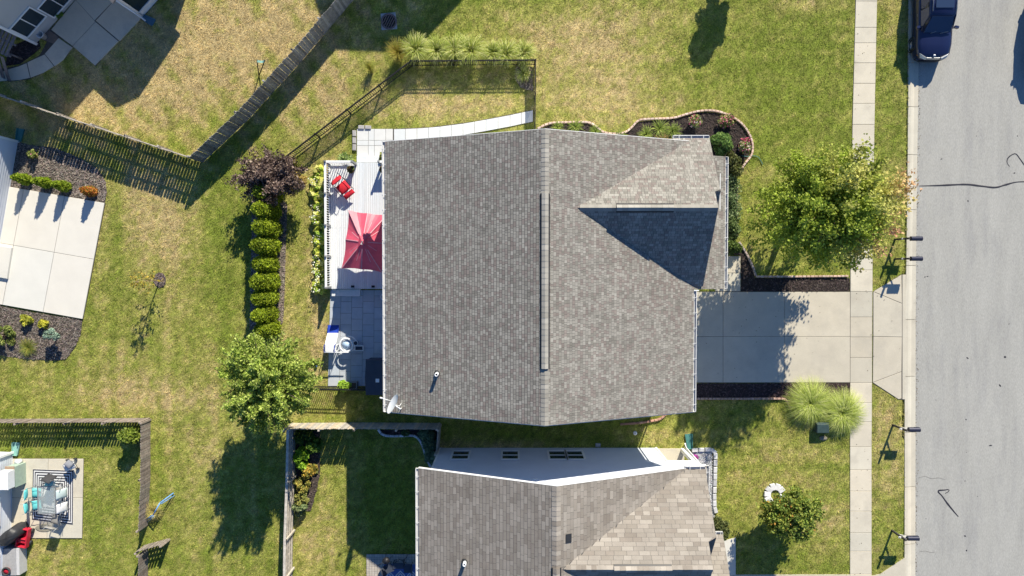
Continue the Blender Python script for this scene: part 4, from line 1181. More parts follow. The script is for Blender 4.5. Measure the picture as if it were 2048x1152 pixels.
def lobes(cen, rad, n, lr, rng, zmin=-.6, sq=1.0):
    out = []
    while len(out) < n:
        d = rng.normal(0, 1, 3); d /= np.linalg.norm(d)
        if d[2] < zmin: continue
        k = rng.uniform(.35, 1.0) ** .5
        out.append((np.array(cen) + d * np.array(rad) * k * rng.uniform(.8, 1.12), lr * rng.uniform(.55, 1.25)))
    return out

def leaves_in(lb, n, rng, flat=.75):
    lb_c = np.array([l[0] for l in lb]); lb_r = np.array([l[1] for l in lb])
    w = lb_r ** 2; idx = rng.choice(len(lb), n, p=w / w.sum())
    d = rng.normal(0, 1, (n, 3)); d /= np.linalg.norm(d, axis=1)[:, None]
    r = rng.uniform(0.25, 1, n) ** .6
    off = d * (r * lb_r[idx])[:, None]; off[:, 2] *= flat
    return lb_c[idx] + off, idx

def trunk_mesh(base, h, r, cen, rad, nl, rng, wig=.06):
    mb = MB(); base = Vector(base)
    pts = [base + Vector((rng.uniform(-wig, wig) * i, rng.uniform(-wig, wig) * i, h * i / 4)) for i in range(5)]
    mb.tube(pts, [r * 1.5, r * 1.1, r, r * .85, r * .6], 9)
    for i in range(nl):
        a = 6.283 * i / nl + rng.uniform(-.3, .3); z0 = h * rng.uniform(.35, .95)
        p = base + (pts[-1] - base) * (z0 / h)
        e = Vector((cen[0] + math.cos(a) * rad[0] * .8, cen[1] + math.sin(a) * rad[1] * .8, cen[2] + rng.uniform(-.2, .5) * rad[2]))
        m = p.lerp(e, .5) + Vector((0, 0, .12 * (e - p).length))
        mb.tube([p, p.lerp(m, .6), m, e], [r * .5, r * .4, r * .28, r * .08], 6)
    return mb

def tree(name, label, base, cen, rad, nleaf, lsize, colfn, nlob=60, lr=.8, trunk_r=.12, seed=1, zmin=-.5, group=None, cat='tree', nl=9, bias=.6, elong=1.4, flat=.75, th=None):
    rng = np.random.default_rng(seed)
    t = thing(name, label, cat, base, group)
    lb = lobes(cen, rad, nlob, lr, rng, zmin)
    Cn, idx = leaves_in(lb, nleaf, rng, flat)
    Cn[:, 2] = np.maximum(Cn[:, 2], .05)
    lobk = rng.uniform(.82, 1.18, nlob)[idx]
    col = colfn(Cn, rng, idx) * lobk[:, None] * rng.uniform(.75, 1.25, len(Cn))[:, None]
    sz = rng.uniform(.6, 1.3, len(Cn)) * lsize
    me = leaf_mesh('crown', Cn - np.array(base), sz, col, bias, elong, rng)
    link_np('crown', me, M['leaf'], t)
    trunk_mesh(base, th or cen[2], trunk_r, cen, rad, nl, rng).build('trunk', M['bark'], t)
    return t

def branch_tree(name, label, base, cen, rad, nbr, per, lsize, colfn, trunk_r=.12, seed=1, group=None, cat='tree', bias=.6, elong=1.5, spray=.16, droop=.1, core=0, zlow=-.35, rag=.22, reach=()):
    """tree whose leaves sit in sprays along many limbs, so that its outline is ragged"""
    rng = np.random.default_rng(seed); cen = np.array(cen, float); rad = np.array(rad, float); base = Vector(base)
    t = thing(name, label, cat, base, group)
    P_, K_, S_ = [], [], []
    tb = MB(); top = Vector((base.x, base.y, cen[2] + rad[2] * .55))
    tb.tube([base, base.lerp(top, .35), base.lerp(top, .7), top], [trunk_r * 1.4, trunk_r, trunk_r * .7, trunk_r * .25], 9)
    for i in range(nbr):
        d = rng.normal(0, 1, 3); d /= np.linalg.norm(d)
        d[2] = abs(d[2]) if rng.random() < .72 else d[2]
        if d[2] < zlow: d[2] = zlow
        L = rng.uniform(1 - rag * 1.6, 1 + rag)
        end = cen + d * rad * L
        if i < len(reach): end = np.array(reach[i])
        st = np.array([base.x, base.y, max(cen[2] - rad[2] * .75, cen[2] + (end[2] - cen[2]) * .35 - rad[2] * .35)])
        mid = (st + end) / 2 + np.array([0, 0, .18 * rad[2]])
        m = int(per * rng.uniform(.7, 1.3)); f = rng.uniform(.30, 1.0, m) ** .75
        p = ((1 - f) ** 2)[:, None] * st + (2 * f * (1 - f))[:, None] * mid + (f ** 2)[:, None] * end
        sp = spray * (1.35 - .75 * f) * rng.uniform(.7, 1.3)
        o = rng.normal(0, 1, (m, 3)) * sp[:, None]; o[:, 2] *= .7
        p = p + o; p[:, 2] -= droop * np.abs(rng.normal(0, 1, m)) * f
        P_.append(p); K_.append(np.full(m, rng.uniform(.8, 1.2))); S_.append(np.full(m, i))
        if i % 3 == 0: tb.tube([st, mid, end], [trunk_r * .32, trunk_r * .2, trunk_r * .05], 5)
    if core:
        d = rng.normal(0, 1, (core, 3)); d /= np.linalg.norm(d, axis=1)[:, None]
        P_.append(cen + d * rad * (rng.random(core) ** .5 * .8)[:, None]); K_.append(rng.uniform(.85, 1.1, core)); S_.append(np.zeros(core, int))
    Cn = np.concatenate(P_); k = np.concatenate(K_); idx = np.concatenate(S_)
    Cn[:, 2] = np.maximum(Cn[:, 2], .05)
    col = colfn(Cn, rng, idx) * k[:, None] * rng.uniform(.75, 1.25, len(Cn))[:, None]
    link_np('crown', leaf_mesh('crown', Cn - np.array(base), rng.uniform(.6, 1.3, len(Cn)) * lsize, col, bias, elong, rng), M['leaf'], t)
    tb.build('trunk', M['bark'], t)
    return t

def mixcol(cols, wts):
    cols = np.array(cols); wts = np.array(wts, dtype=float); wts /= wts.sum()
    def f(Cn, rng, idx): return cols[rng.choice(len(cols), len(Cn), p=wts)]
    return f

# maple by the sidewalk, turning red towards the street
def maple_col(Cn, rng, idx):
    k = np.clip((Cn[:, 0] - 15.3) / 3.2 + (Cn[:, 2] - 5.5) * .10 + (vnoise(Cn[:, 0] + 3, Cn[:, 1] * 1.0 + Cn[:, 2], .9) - .5) * 1.1, 0, 1)
    g = np.array([.235, .295, .04]); y = np.array([.40, .38, .12]); rd = np.array([.46, .27, .17])
    c = np.where((k < .6)[:, None], g + (y - g) * (k / .6)[:, None], y + (rd - y) * ((k - .6) / .4)[:, None])
    return c
ct = P(1664, 416, 5.2)
branch_tree('maple_tree', 'large green maple tree turning red on its street side', (ct.x, ct.y, 0), (ct.x - .02, ct.y, 4.6), (2.85, 2.6, 3.2), 270, 225, .115, maple_col, .14, 21, spray=.25, core=7000, elong=1.2, zlow=-.8, rag=.24,
            reach=[tuple(P(*q)) for q in ((1830, 372, 7.0), (1822, 400, 6.8), (1818, 418, 6.2), (1800, 385, 7.2), (1735, 282, 6.8), (1752, 290, 6.6), (1722, 295, 6.4), (1765, 320, 6.8), (1500, 420, 3.2), (1498, 455, 2.8), (1505, 490, 2.6), (1520, 385, 3.5), (1660, 545, 2.8), (1630, 535, 2.6), (1700, 500, 4.0), (1820, 345, 6.5))])
ct = P(530, 765, 4.3)
branch_tree('shade_tree', 'leafy light green tree in the back lawn above its long shadow', (ct.x, ct.y, 0), (ct.x, ct.y, 3.9), (2.2, 2.2, 2.1), 270, 240, .075, mixcol([(.23, .30, .055), (.30, .36, .08), (.15, .21, .04), (.40, .44, .14)], [3, 3, 2.5, 1.5]), .1, 22, spray=.12, droop=.12, core=4000, elong=1.9, rag=.3)
ct = P(1586, 1028, 2.0)
def small_col(Cn, rng, idx):
    k = rng.random(len(Cn)); c = np.array([[.13, .185, .035]]).repeat(len(Cn), 0)
    c[k > .6] = (.26, .29, .06); c[(k > .93) & (vnoise(Cn[:, 0], Cn[:, 1], 1.5) > .45)] = (.45, .24, .06)
    return c
branch_tree('young_maple', 'small dark green round tree with orange tips in the front lawn', (ct.x, ct.y, 0), (ct.x, ct.y, 1.9), (1.5, 1.35, 1.05), 110, 130, .105, small_col, .06, 23, spray=.15, core=7000, elong=1.3, rag=.16)
ct = P(533, 352, 1.9)
branch_tree('purple_tree', 'purple leaved shrub tree above the row of evergreens', (ct.x, ct.y, 0), (ct.x, ct.y, 1.5), (1.75, 1.3, 1.05), 120, 130, .08, mixcol([(.11, .075, .07), (.18, .13, .12), (.06, .038, .038), (.30, .23, .20)], [3, 2.5, 2, 1.4]), .05, 24, spray=.14, core=2500, elong=1.8, rag=.3)
b_ = P(1462, -62)
tree('lawn_tree', 'small round tree just beyond the upper frame edge, seen by its shadow', b_, (b_.x, b_.y, 2.1), (.8, .8, 1.15), 9000, .11, mixcol([(.08, .13, .02), (.13, .17, .04)], [1, 1]), 50, .35, .05, 25, -.9)
b_ = P(276, 862)
tree('corner_bush', 'light green bush in the corner of the brown picket fence', b_, (b_.x, b_.y, .8), (.35, .4, .55), 2600, .11, mixcol([(.16, .22, .03), (.22, .27, .05), (.10, .15, .03)], [2, 2, 1]), 22, .25, .025, 26, -1, cat='bush')
# thin young tree
b_ = P(320, 561)
rng = np.random.default_rng(30)
sap = thing('young_tree', 'thin almost leafless young tree with yellow leaves in the left lawn', 'tree', b_)
tm = MB(); tm.tube([b_, b_ + Vector((-.03, .02, .9)), b_ + Vector((.02, -.02, 1.8)), b_ + Vector((0, 0, 2.7))], [.035, .028, .02, .008], 7)
tips = []
for i in range(16):
    z0 = .7 + 1.7 * i / 16; a = i * 2.4; l = .75 * (1 - (z0 - .7) / 2.6)
    p = b_ + Vector((0, 0, z0)); e = p + Vector((math.cos(a) * l, math.sin(a) * l, l * .7)); tm.tube([p, p.lerp(e, .5) + Vector((0, 0, .05)), e], [.014, .01, .004], 5); tips += [p.lerp(e, f) for f in (.4, .6, .8, 1.0)]
tm.build('trunk', material('pale_bark', (.36, .27, .17), .9, .2, 8), sap)
Cn = np.array([tuple(random.choice(tips)) for _ in range(420)]) + rng.normal(0, .06, (420, 3))
link_np('crown', leaf_mesh('crown', Cn - np.array(b_), rng.uniform(.05, .09, 420), mixcol([(.40, .30, .05), (.30, .26, .06), (.22, .22, .05)], [2, 1, 1])(Cn, rng, None), .4), M['leaf'], sap)

# evergreens: columns of dense sprays
def column_shrub(name, label, base, h, r, n, cols, wts, seed, group=None, lsize=.056, taper=.75, cat='evergreen shrub', trunk=.04):
    rng = np.random.default_rng(seed); base = Vector(base)
    t = thing(name, label, cat, base, group)
    nl = 60; lb = []
    for i in range(nl):
        z = h * (i + .5) / nl * .93 + .05; f = z / h
        rr = r * (1 - f ** 1.6 * taper) * (.55 + .45 * min(1, f * 5)) * math.sqrt(max(0, 1 - max(0, f - .8) ** 2 * 16))
        a = i * 2.399
        lb.append((np.array([math.cos(a) * rr * .72, math.sin(a) * rr * .72, z]), .32 * r + .1 * r * rng.random()))
    Cn, idx = leaves_in(lb, n, rng, 1.1)
    dd = np.sqrt(Cn[:, 0] ** 2 + Cn[:, 1] ** 2)
    col = mixcol(cols, wts)(Cn, rng, idx) * rng.uniform(.75, 1.2, nl)[idx][:, None] * rng.uniform(.8, 1.2, n)[:, None]
    Cn[:, 2] = np.maximum(Cn[:, 2], .03)
    link_np('crown', leaf_mesh('crown', Cn, rng.uniform(.6, 1.3, n) * lsize, col, .5, 2.0, rng), M['leaf'], t)
    MB().tube([base, base + Vector((0, 0, h * .8))], [trunk, trunk * .4], 6).build('trunk', M['bark'], t)
    return t
ordn = ['topmost of nine evergreens in the row, half under the purple tree', 'second evergreen from the purple tree in the row', 'third evergreen from the purple tree in the row', 'fourth evergreen from the purple tree in the row', 'middle evergreen of the row of nine',
        'fourth evergreen from the leafy tree in the row', 'third evergreen from the leafy tree in the row', 'second evergreen from the leafy tree in the row', 'last evergreen of the row, touching the leafy light green tree']
for i, (bx, by) in enumerate([(548, 391), (547, 424), (547, 458), (544, 492), (542, 529), (543, 563), (542, 594), (544, 626), (546, 654)]):
    column_shrub('arborvitae', ordn[i], P(bx, by), 2.35 + random.uniform(-.3, .25), (.68 if i < 6 else .6) * random.uniform(.92, 1.08), 10000, [(.17, .23, .012), (.28, .34, .025), (.08, .12, .012)], [3, 3, 2], 40 + i, 'evergreens in a row')
for i, (bx, by, lab) in enumerate([(58, 360, 'small yellow green cone shrub nearest the white wall in the left bed'), (99, 367, 'small yellow green cone shrub, second from the white wall'), (136, 374, 'small yellow green cone shrub beside the orange one')]):
    column_shrub('cone_shrub', lab, P(bx, by), 1.25, .34, 2600, [(.17, .25, .012), (.26, .32, .03), (.09, .14, .015)], [3, 3, 1], 60 + i, 'cone shrubs in the left bed', .055, .85)
column_shrub('cone_shrub', 'half dead orange cone shrub in the left bed', P(188, 384), 1.1, .32, 2400, [(.42, .17, .04), (.36, .14, .035), (.22, .22, .03)], [3, 2, 1.3], 64, 'cone shrubs in the left bed', .055, .85)

def bush(name, label, px, rad, n, lsize, cols, wts, seed, cat='bush', group=None, z=None, nlob=18, lr=.4, bias=.6, elong=1.5, stem=.02):
    b = P(*px); z = z if z is not None else rad[2] * .75
    return tree(name, label, b, (b.x, b.y, z), rad, n, lsize, mixcol(cols, wts), nlob, lr * max(rad[0], rad[1]), stem, seed, -.9, group, cat, 6, bias, elong)
YG = [(.34, .33, .05), (.28, .30, .05), (.18, .22, .04)]; GR = [(.12, .18, .03), (.18, .23, .05), (.07, .11, .02)]
bush('low_shrub', 'yellow low shrub nearest the pad in the lower left bed', (58, 640), (.32, .28, .25), 900, .08, YG, [3, 2, 1], 70)
bush('low_shrub', 'small bright yellow shrub beside another in the lower left bed', (93, 649), (.26, .28, .25), 700, .08, [(.42, .40, .06), (.32, .32, .05)], [2, 1], 71)
bush('low_shrub', 'green spreading shrub at the left edge of the lower left bed', (14, 670), (.55, .5, .45), 1800, .08, [(.20, .24, .07), (.15, .20, .05), (.26, .28, .09)], [1, 1, 1], 72)
bush('low_shrub', 'blue green shrub on a stem in the lower left bed', (120, 667), (.36, .26, .2), 1200, .065, [(.22, .30, .26), (.30, .38, .33), (.13, .19, .16)], [2, 1, 1], 73, z=.75, stem=.03)
bush('rose_bush', 'small rose bush near the corner of the upper left bed', (72, 310), (.3, .2, .3), 600, .08, [(.18, .22, .06), (.24, .27, .09), (.55, .2, .3)], [3, 2, .25], 74)
bush('juniper', 'soft green feathery shrub beside the roof corner in the front bed', (1440, 290), (.55, .6, .5), 3200, .075, [(.13, .22, .06), (.20, .28, .09), (.08, .14, .04)], [2, 2, 1], 75, elong=2.6)
bush('hydrangea', 'dark olive shrub below the feathery one in the front bed', (1458, 333), (.45, .7, .5), 2600, .09, [(.09, .10, .03), (.15, .15, .06), (.055, .07, .02)], [2, 1, 1], 76)
bush('juniper', 'grey green juniper strip along the front gutter', (1461, 395), (.28, 1.1, .35), 3400, .07, [(.13, .19, .08), (.20, .25, .13), (.08, .12, .05)], [2, 2, 1], 77, nlob=30, lr=.3)
bush('juniper', 'dense juniper mound at the lower end of the front bed', (1459, 458), (.32, .75, .4), 2800, .07, [(.10, .15, .05), (.16, .21, .08), (.06, .09, .03)], [2, 2, 1], 78, nlob=26, lr=.35)
bush('boxwood', 'round dark shrub above the front walk', (1463, 496), (.45, .45, .45), 2200, .07, [(.09, .14, .03), (.14, .19, .05), (.05, .08, .02)], [2, 1, 1], 79)
bush('boxwood', "dark olive shrub beside the neighbour's porch gutter", (1437, 1052), (.5, .6, .45), 2600, .08, [(.10, .12, .04), (.16, .17, .07), (.06, .08, .03)], [2, 1, 1], 80)
bush('corner_shrub', 'large blue green shrub in the shaded corner bed of the fenced yard', (855, 876), (.45, .6, .45), 2400, .11, [(.10, .16, .10), (.15, .22, .14), (.06, .10, .07)], [2, 2, 1], 81, elong=2.2)
bush('corner_shrub', 'smaller blue green shrub near the white wall in the shaded corner bed', (862, 912), (.28, .35, .3), 1100, .1, [(.12, .18, .12), (.18, .24, .17)], [2, 1], 82, elong=2.2)
bush('low_shrub', 'tiny dark shrub by the scalloped edging', (812, 866), (.25, .12, .2), 400, .08, [(.07, .12, .05), (.10, .15, .07)], [1, 1], 83)
bush('weed_clump', 'yellowing weeds at the lower end of the diagonal black fence', (588, 335), (.5, .5, .25), 1300, .07, [(.36, .34, .09), (.40, .30, .08), (.26, .28, .07)], [2, 1, 1], 84, nlob=24, lr=.3)
bush('weed_clump', 'yellowing weeds under the purple tree beside the fence end', (600, 358), (.4, .35, .2), 800, .07, [(.42, .33, .12), (.36, .26, .09)], [1, 1], 85)
bush('deck_plant', 'pale green striped plant at the upper end of the deck', (694, 321), (.32, .24, .3), 700, .12, [(.26, .33, .12), (.36, .42, .22), (.15, .22, .06)], [1, 1, 1], 86, elong=3)
bush('deck_plant', 'small yellow green plant between deck railing and house wall', (770, 318), (.2, .3, .45), 500, .09, [(.24, .26, .06), (.33, .33, .10)], [1, 1], 87)
bush('planter_plant', 'bright green bush in the planter box', (692, 768), (.36, .2, .3), 1400, .09, [(.28, .42, .05), (.36, .48, .09), (.18, .3, .04)], [2, 1, 1], 88, z=.5)
bush('purple_flower', 'small purple flowering plant in the gravel bed', (1390, 913), (.16, .14, .18), 260, .07, [(.45, .05, .42), (.12, .18, .05)], [3, 1], 89)
bush('creeper', 'low green plant against the wall of the upper left house', (122, 30), (.2, .2, .3), 500, .08, [(.14, .24, .04), (.2, .3, .06)], [1, 1], 90)
# vegetable bed
VG = [(612, 872, .5, .42, 'dark green leafy clump at the top of the vegetable bed', [(.07, .12, .02), (.12, .16, .03), (.04, .07, .015)]), (632, 884, .42, .4, 'broad dark leaves on the right of the vegetable bed', [(.07, .14, .02), (.12, .19, .03)]),
      (610, 912, .55, .5, 'bright green squash plant in the vegetable bed', [(.22, .36, .03), (.32, .46, .05), (.13, .24, .02)]), (620, 940, .4, .3, 'yellowing plant below the squash in the vegetable bed', [(.30, .26, .06), (.16, .17, .04), (.45, .30, .06)]),
      (610, 965, .42, .38, 'yellow tomato plant in the vegetable bed', [(.33, .31, .08), (.42, .34, .09), (.20, .22, .06)]), (608, 990, .42, .38, 'thin yellow green tomato plant in the vegetable bed', [(.27, .28, .08), (.34, .32, .11), (.15, .18, .05)]), (606, 1012, .4, .35, 'grey green plant at the lower end of the vegetable bed', [(.16, .21, .10), (.23, .27, .14), (.10, .14, .06)])]
for i, (a, b, r1, r2, lab, cl) in enumerate(VG):
    bush('vegetable_plant', lab, (a, b), (r1, r2, .45), 900 if i > 3 else 1300, .13 if i < 4 else .08, cl, [1] * len(cl), 95 + i, 'vegetable', 'plants in the vegetable bed', nlob=16, elong=1.3 if i < 4 else 2.0)
# hostas in front of the deck: broad pale leaves, white flowers
for i in range(13):
    px, py = 640 + random.uniform(-5, 5), 345 + i * 19.2
    rng = np.random.default_rng(120 + i); b = P(px, py); r = .42 + .08 * random.random()
    pos_ = 'first' if i == 0 else 'last' if i == 12 else ['', 'second', 'third', 'fourth', 'fifth', 'sixth', 'seventh', 'eighth', 'ninth', 'tenth', 'eleventh', 'twelfth'][i]
    t = thing('hosta', pos_ + ' hosta counted from the upper deck corner, beside the long railing', 'hosta', b, 'hostas along the deck')
    V, C = [], []
    pal = [(.46, .46, .09), (.36, .42, .07), (.55, .53, .2), (.2, .3, .045)]
    for k in range(46):
        a = rng.uniform(0, 6.283); l = r * rng.uniform(.55, 1.1); w = l * .33; z0 = rng.uniform(.08, .4); d = np.array([math.cos(a), math.sin(a), 0]); s = np.array([-d[1], d[0], 0])
        p0 = d * .04 + [0, 0, z0 * .6]; p1 = d * l * .55 + [0, 0, z0 + .08]; p2 = d * l + [0, 0, z0 - .06]
        V += [p0, p1 + s * w, p2, p1 - s * w]; c_ = np.array(pal[rng.integers(4)]) * rng.uniform(.8, 1.2); C += [c_] * 4
    V = np.array(V); me = np_mesh('leaves', V, quads=np.arange(len(V)).reshape(-1, 4), col=np.array(C)); link_np('leaves', me, M['leaf'], t)
    nf = 18; Cf = np.stack([rng.uniform(-.3, .15, nf), rng.uniform(-.25, .25, nf), rng.uniform(.45, .8, nf)], 1)
    if i in (1, 4, 5, 7, 9, 10, 11, 12): link_np('flowers', leaf_mesh('flowers', Cf, np.full(nf, .075), np.tile([.75, .75, .72], (nf, 1)), .5, 1.2, rng), M['leaf'], t)

# fountains of grass: arching blades
def grass_clump(name, label, px, r, h, nb, cols, wts, seed, group=None, width=.016, spread=1.0, cat='ornamental grass', droop=.5, crown_r=.2):
    rng = np.random.default_rng(seed); b = P(*px)
    t = thing(name, label, cat, b, group)
    cols = np.array(cols); wts = np.array(wts, float) / sum(wts)
    S = 5; V = np.zeros((nb, S + 1, 2, 3)); a = rng.uniform(0, 6.283, nb); l = r * np.where(rng.random(nb) < .35, rng.uniform(.08, .6, nb), rng.uniform(.5, 1.08, nb)); hh = h * rng.uniform(.6, 1.08, nb)
    d = np.stack([np.cos(a), np.sin(a)], 1); s = np.stack([-d[:, 1], d[:, 0]], 1); rc = crown_r * rng.random(nb)
    tw = rng.normal(0, .35, nb)
    for k in range(S + 1):
        f = k / S
        rad_ = rc + l * (f ** 1.25); z = hh * (1.9 * f - (1.0 + droop * .75) * f * f) if droop > .25 else hh * f * (1.25 - .25 * f)
        off = tw * f * f * .35 * l
        wd = width * (1 - f * .85) * (.5 + .5 * min(1, f * 4 + .3))
        for q, sg in enumerate((-1, 1)):
            V[:, k, q, 0] = d[:, 0] * rad_ + s[:, 0] * (off + sg * wd); V[:, k, q, 1] = d[:, 1] * rad_ + s[:, 1] * (off + sg * wd); V[:, k, q, 2] = np.maximum(z, .01)
    I = np.arange(nb * (S + 1) * 2).reshape(nb, S + 1, 2)
    Q = np.stack([I[:, :-1, 0], I[:, :-1, 1], I[:, 1:, 1], I[:, 1:, 0]], -1).reshape(-1, 4)
    c = cols[rng.choice(len(cols), nb, p=wts)] * rng.uniform(.75, 1.25, nb)[:, None]
    me = np_mesh('blades', V.reshape(-1, 3), quads=Q, col=np.repeat(c, (S + 1) * 2, 0))
    link_np('blades', me, M['leaf'], t)
    return t
grass_clump('fountain_grass', 'huge pale green fountain grass beside the driveway mulch', (1614, 804), 1.38, .95, 3200, [(.36, .42, .10), (.46, .50, .18), (.25, .32, .06), (.56, .56, .3)], [3, 2, 2, 1], 201, 'fountain grasses by the sidewalk', .010, droop=.85)
grass_clump('fountain_grass', 'second huge fountain grass overhanging the sidewalk', (1678, 823), 1.35, .95, 3200, [(.36, .42, .10), (.46, .50, .18), (.25, .32, .06), (.56, .56, .3)], [3, 2, 2, 1], 202, 'fountain grasses by the sidewalk', .010, droop=.85)
SG = [(.40, .43, .12), (.56, .55, .27), (.28, .34, .07), (.2, .25, .05)]
for i, (px, py, r, h, lab) in enumerate([(835, 106, .85, 1.5, 'leftmost striped grass clump behind the black fence'), (877, 108, .75, 1.35, 'second striped grass clump from the fence bend'), (912, 108, .8, 1.45, 'third striped grass clump from the fence bend'), (943, 108, .9, 1.5, 'fullest striped grass clump in the middle of the row'),
                                     (986, 112, .65, 1.2, 'thin striped grass clump right of the fullest one'), (1012, 113, .7, 1.25, 'striped grass clump second from the fence corner'), (1048, 112, .65, 1.2, 'striped grass clump nearest the fence corner')]):
    grass_clump('striped_grass', lab, (px, py), r, h, 700, SG, [2, 2, 2, 1], 210 + i, 'striped grasses along the black fence', .016, droop=.42)
grass_clump('bronze_grass', 'yellow bronze grass clump at the bend of the black fence', (800, 112), .7, 1.3, 700, [(.33, .30, .06), (.40, .29, .08), (.24, .25, .05)], [2, 1, 1], 220, None, .009, droop=.3)
grass_clump('weed_clump', 'small lone weed tuft in the lawn left of the fence bend', (742, 140), .35, .95, 160, [(.30, .32, .07), (.36, .30, .09)], [2, 1], 223, None, .01, droop=.35)
grass_clump('striped_grass', 'small striped grass clump inside the fence corner', (1047, 148), .5, .55, 260, SG, [2, 2, 2, 1], 221, None, .016, droop=.5)
grass_clump('spiky_grass', 'yellow tipped spiky grass in the lower left bed', (60, 694), .5, .45, 420, [(.22, .26, .06), (.40, .34, .09), (.14, .18, .04)], [2, 1, 1], 222, None, .01, droop=.4)
for i, (a, b, r, h, lab) in enumerate([(1318, 258, .5, .4, 'green daylily clump in the middle of the upper bed'), (1345, 262, .42, .45, 'green daylily clump nearest the flower pot'), (1292, 268, .4, .4, 'yellow green daylily clump at the narrow part of the bed'), (1325, 280, .45, .35, 'reddish daylily clump near the roof edge'),
                                   (1150, 254, .4, .35, 'straggling daylilies by the brick curve near the fence'), (1240, 272, .3, .3, 'small daylily tuft at the dip of the brick edging'), (1115, 254, .3, .3, 'small tuft at the left end of the brick edging'), (1190, 262, .3, .3, 'yellowing tuft beside the S-curve of the edging')]):
    grass_clump('daylily', lab, (a, b), r, h, 150, [(.22, .28, .06), (.30, .34, .09), (.14, .20, .04)] if i != 3 else [(.30, .24, .09), (.20, .22, .06), (.42, .2, .12)], [2, 1, 1], 230 + i, 'daylilies in the upper bed', .018, droop=.6)
# ================================================================ THINGS
def mk(name, base, **k): return material(name, base, **k)
M['red_cloth'] = mk('red_fabric', (0.74, 0.11, 0.17), rough=.45, var=.12, scale=3, trans=.15, spec=.5)
M['red_pad'] = mk('red_cushion', (0.55, 0.02, 0.035), rough=.8, var=.15, scale=8, bump=.2, bscale=40)
M['terra'] = mk('terracotta', (0.30, 0.14, 0.08), rough=.9, var=.2)
M['teal'] = mk('green_plastic', (0.07, 0.22, 0.20), rough=.6, var=.1)
M['teal_light'] = mk('pale_teal_plastic', (0.25, 0.48, 0.42), rough=.6, var=.1)
M['blue_plastic'] = mk('blue_plastic', (0.02, 0.06, 0.42), rough=.45, var=.05)
M['white_plastic'] = mk('white_plastic', (0.78, 0.79, 0.80), rough=.4, var=.03)
M['box_dark'] = mk('dark_resin', (0.055, 0.065, 0.09), rough=.6, var=.1, scale=3)
M['navy'] = mk('mailbox_navy', (0.035, 0.038, 0.065), rough=.35, var=.08, scale=8, metal=.2)
M['post_dark'] = mk('dark_post', (0.06, 0.055, 0.055), rough=.7, var=.2, scale=8)
M['post_white'] = mk('white_post', (0.62, 0.60, 0.56), rough=.7, var=.1, scale=8)

# --- parasol on the deck
uc = P(727, 484, 2.75)
pb = Vector((uc.x, uc.y, ZD))
um = thing('parasol', 'faded red rectangular parasol open over the deck', 'parasol', pb)
cor = [P(697, 420, 2.35), P(775, 429, 2.35), P(764, 545, 2.35), P(683, 537, 2.35)]
top = Vector((uc.x, uc.y, 2.95)); edge = []
for i in range(4):
    a, b = cor[i], cor[(i + 1) % 4]
    edge += [a, (a + b) / 2 + Vector((0, 0, .04)) - ((a + b) / 2 - top).normalized() * .06]
cn = MB(); vs = []; NR = 6; E = 8; SUBD = 5
ring = []
for i in range(E):
    for k in range(SUBD):
        f = k / SUBD; p = edge[i].lerp(edge[(i + 1) % E], f); ring.append((p, math.sin(math.pi * f)))
nE = len(ring)
for rI in range(NR + 1):
    g = .1 + .9 * rI / NR
    for p, sag in ring:
        q = top.lerp(p, g); q = q + Vector((0, 0, -.17 * sag * g * (1 - .35 * g))) + (top - p).normalized() * (.05 * sag * g * g)
        q.z += .03 * math.sin(g * 3.1) * 1.2
        vs.append(q)
fs = [(r_ * nE + k, r_ * nE + (k + 1) % nE, (r_ + 1) * nE + (k + 1) % nE, (r_ + 1) * nE + k) for r_ in range(NR) for k in range(nE)]
cn.smooth = False; cn.add(vs, fs); can = cn.build('canopy', M['red_cloth'], um)
vm = MB(); vm.add([top + Vector((0, 0, .12))] + [top.lerp(edge[i], .2) + Vector((0, 0, .06)) for i in range(8)], [(0, i + 1, (i + 1) % 8 + 1) for i in range(8) if i not in (5,)]); vm.build('vent_flap', M['red_cloth'], can)
M['red_seam'] = mk('faded_seam', (.78, .36, .40), rough=.6, var=.1)  # paler strips paint the highlight streaks along ribs and mid-panel wrinkles
for i in range(E * 2):
    a_, b_ = ring[(i * SUBD // 2) % nE][0], None
    k_ = (i * SUBD // 2) % nE; q1 = vs[1 * nE + k_] + Vector((0, 0, .012)); q2 = vs[(NR - (i % 2) * 2) * nE + k_] + Vector((0, 0, .012)); d_ = (q2 - q1).normalized(); sd2 = d_.cross(Vector((0, 0, 1))).normalized() * (.022 if i % 2 == 0 else .014)
    mm = MB(); pts_ = [vs[r_ * nE + k_] + Vector((0, 0, .012)) for r_ in range(1, NR + 1 - (i % 2) * 2)]
    mm.add([p_ + sd2 * s for p_ in pts_ for s in (-1, 1)], [(2 * j, 2 * j + 1, 2 * j + 3, 2 * j + 2) for j in range(len(pts_) - 1)]); mm.build('seam', M['red_seam'], can)
MB().tube([(pb.x, pb.y, ZD), (pb.x, pb.y, 3.02)], .025, 10).build('pole', M['grey_metal'], um)
MB().lathe((pb.x, pb.y, 3.05), [(.03, -.04), (.045, 0), (.03, .04), (0, .06)], 12).build('finial', M['grey_metal'], um)
MB().lathe((pb.x, pb.y, ZD), [(.3, 0), (.3, .05), (.06, .09), (.05, .3)], 18).build('base', M['dark_plastic'], um)
for i in range(8): MB().tube([(pb.x, pb.y, 2.83), edge[i] - Vector((0, 0, .06))], .011, 5).build('rib', M['grey_metal'], um)

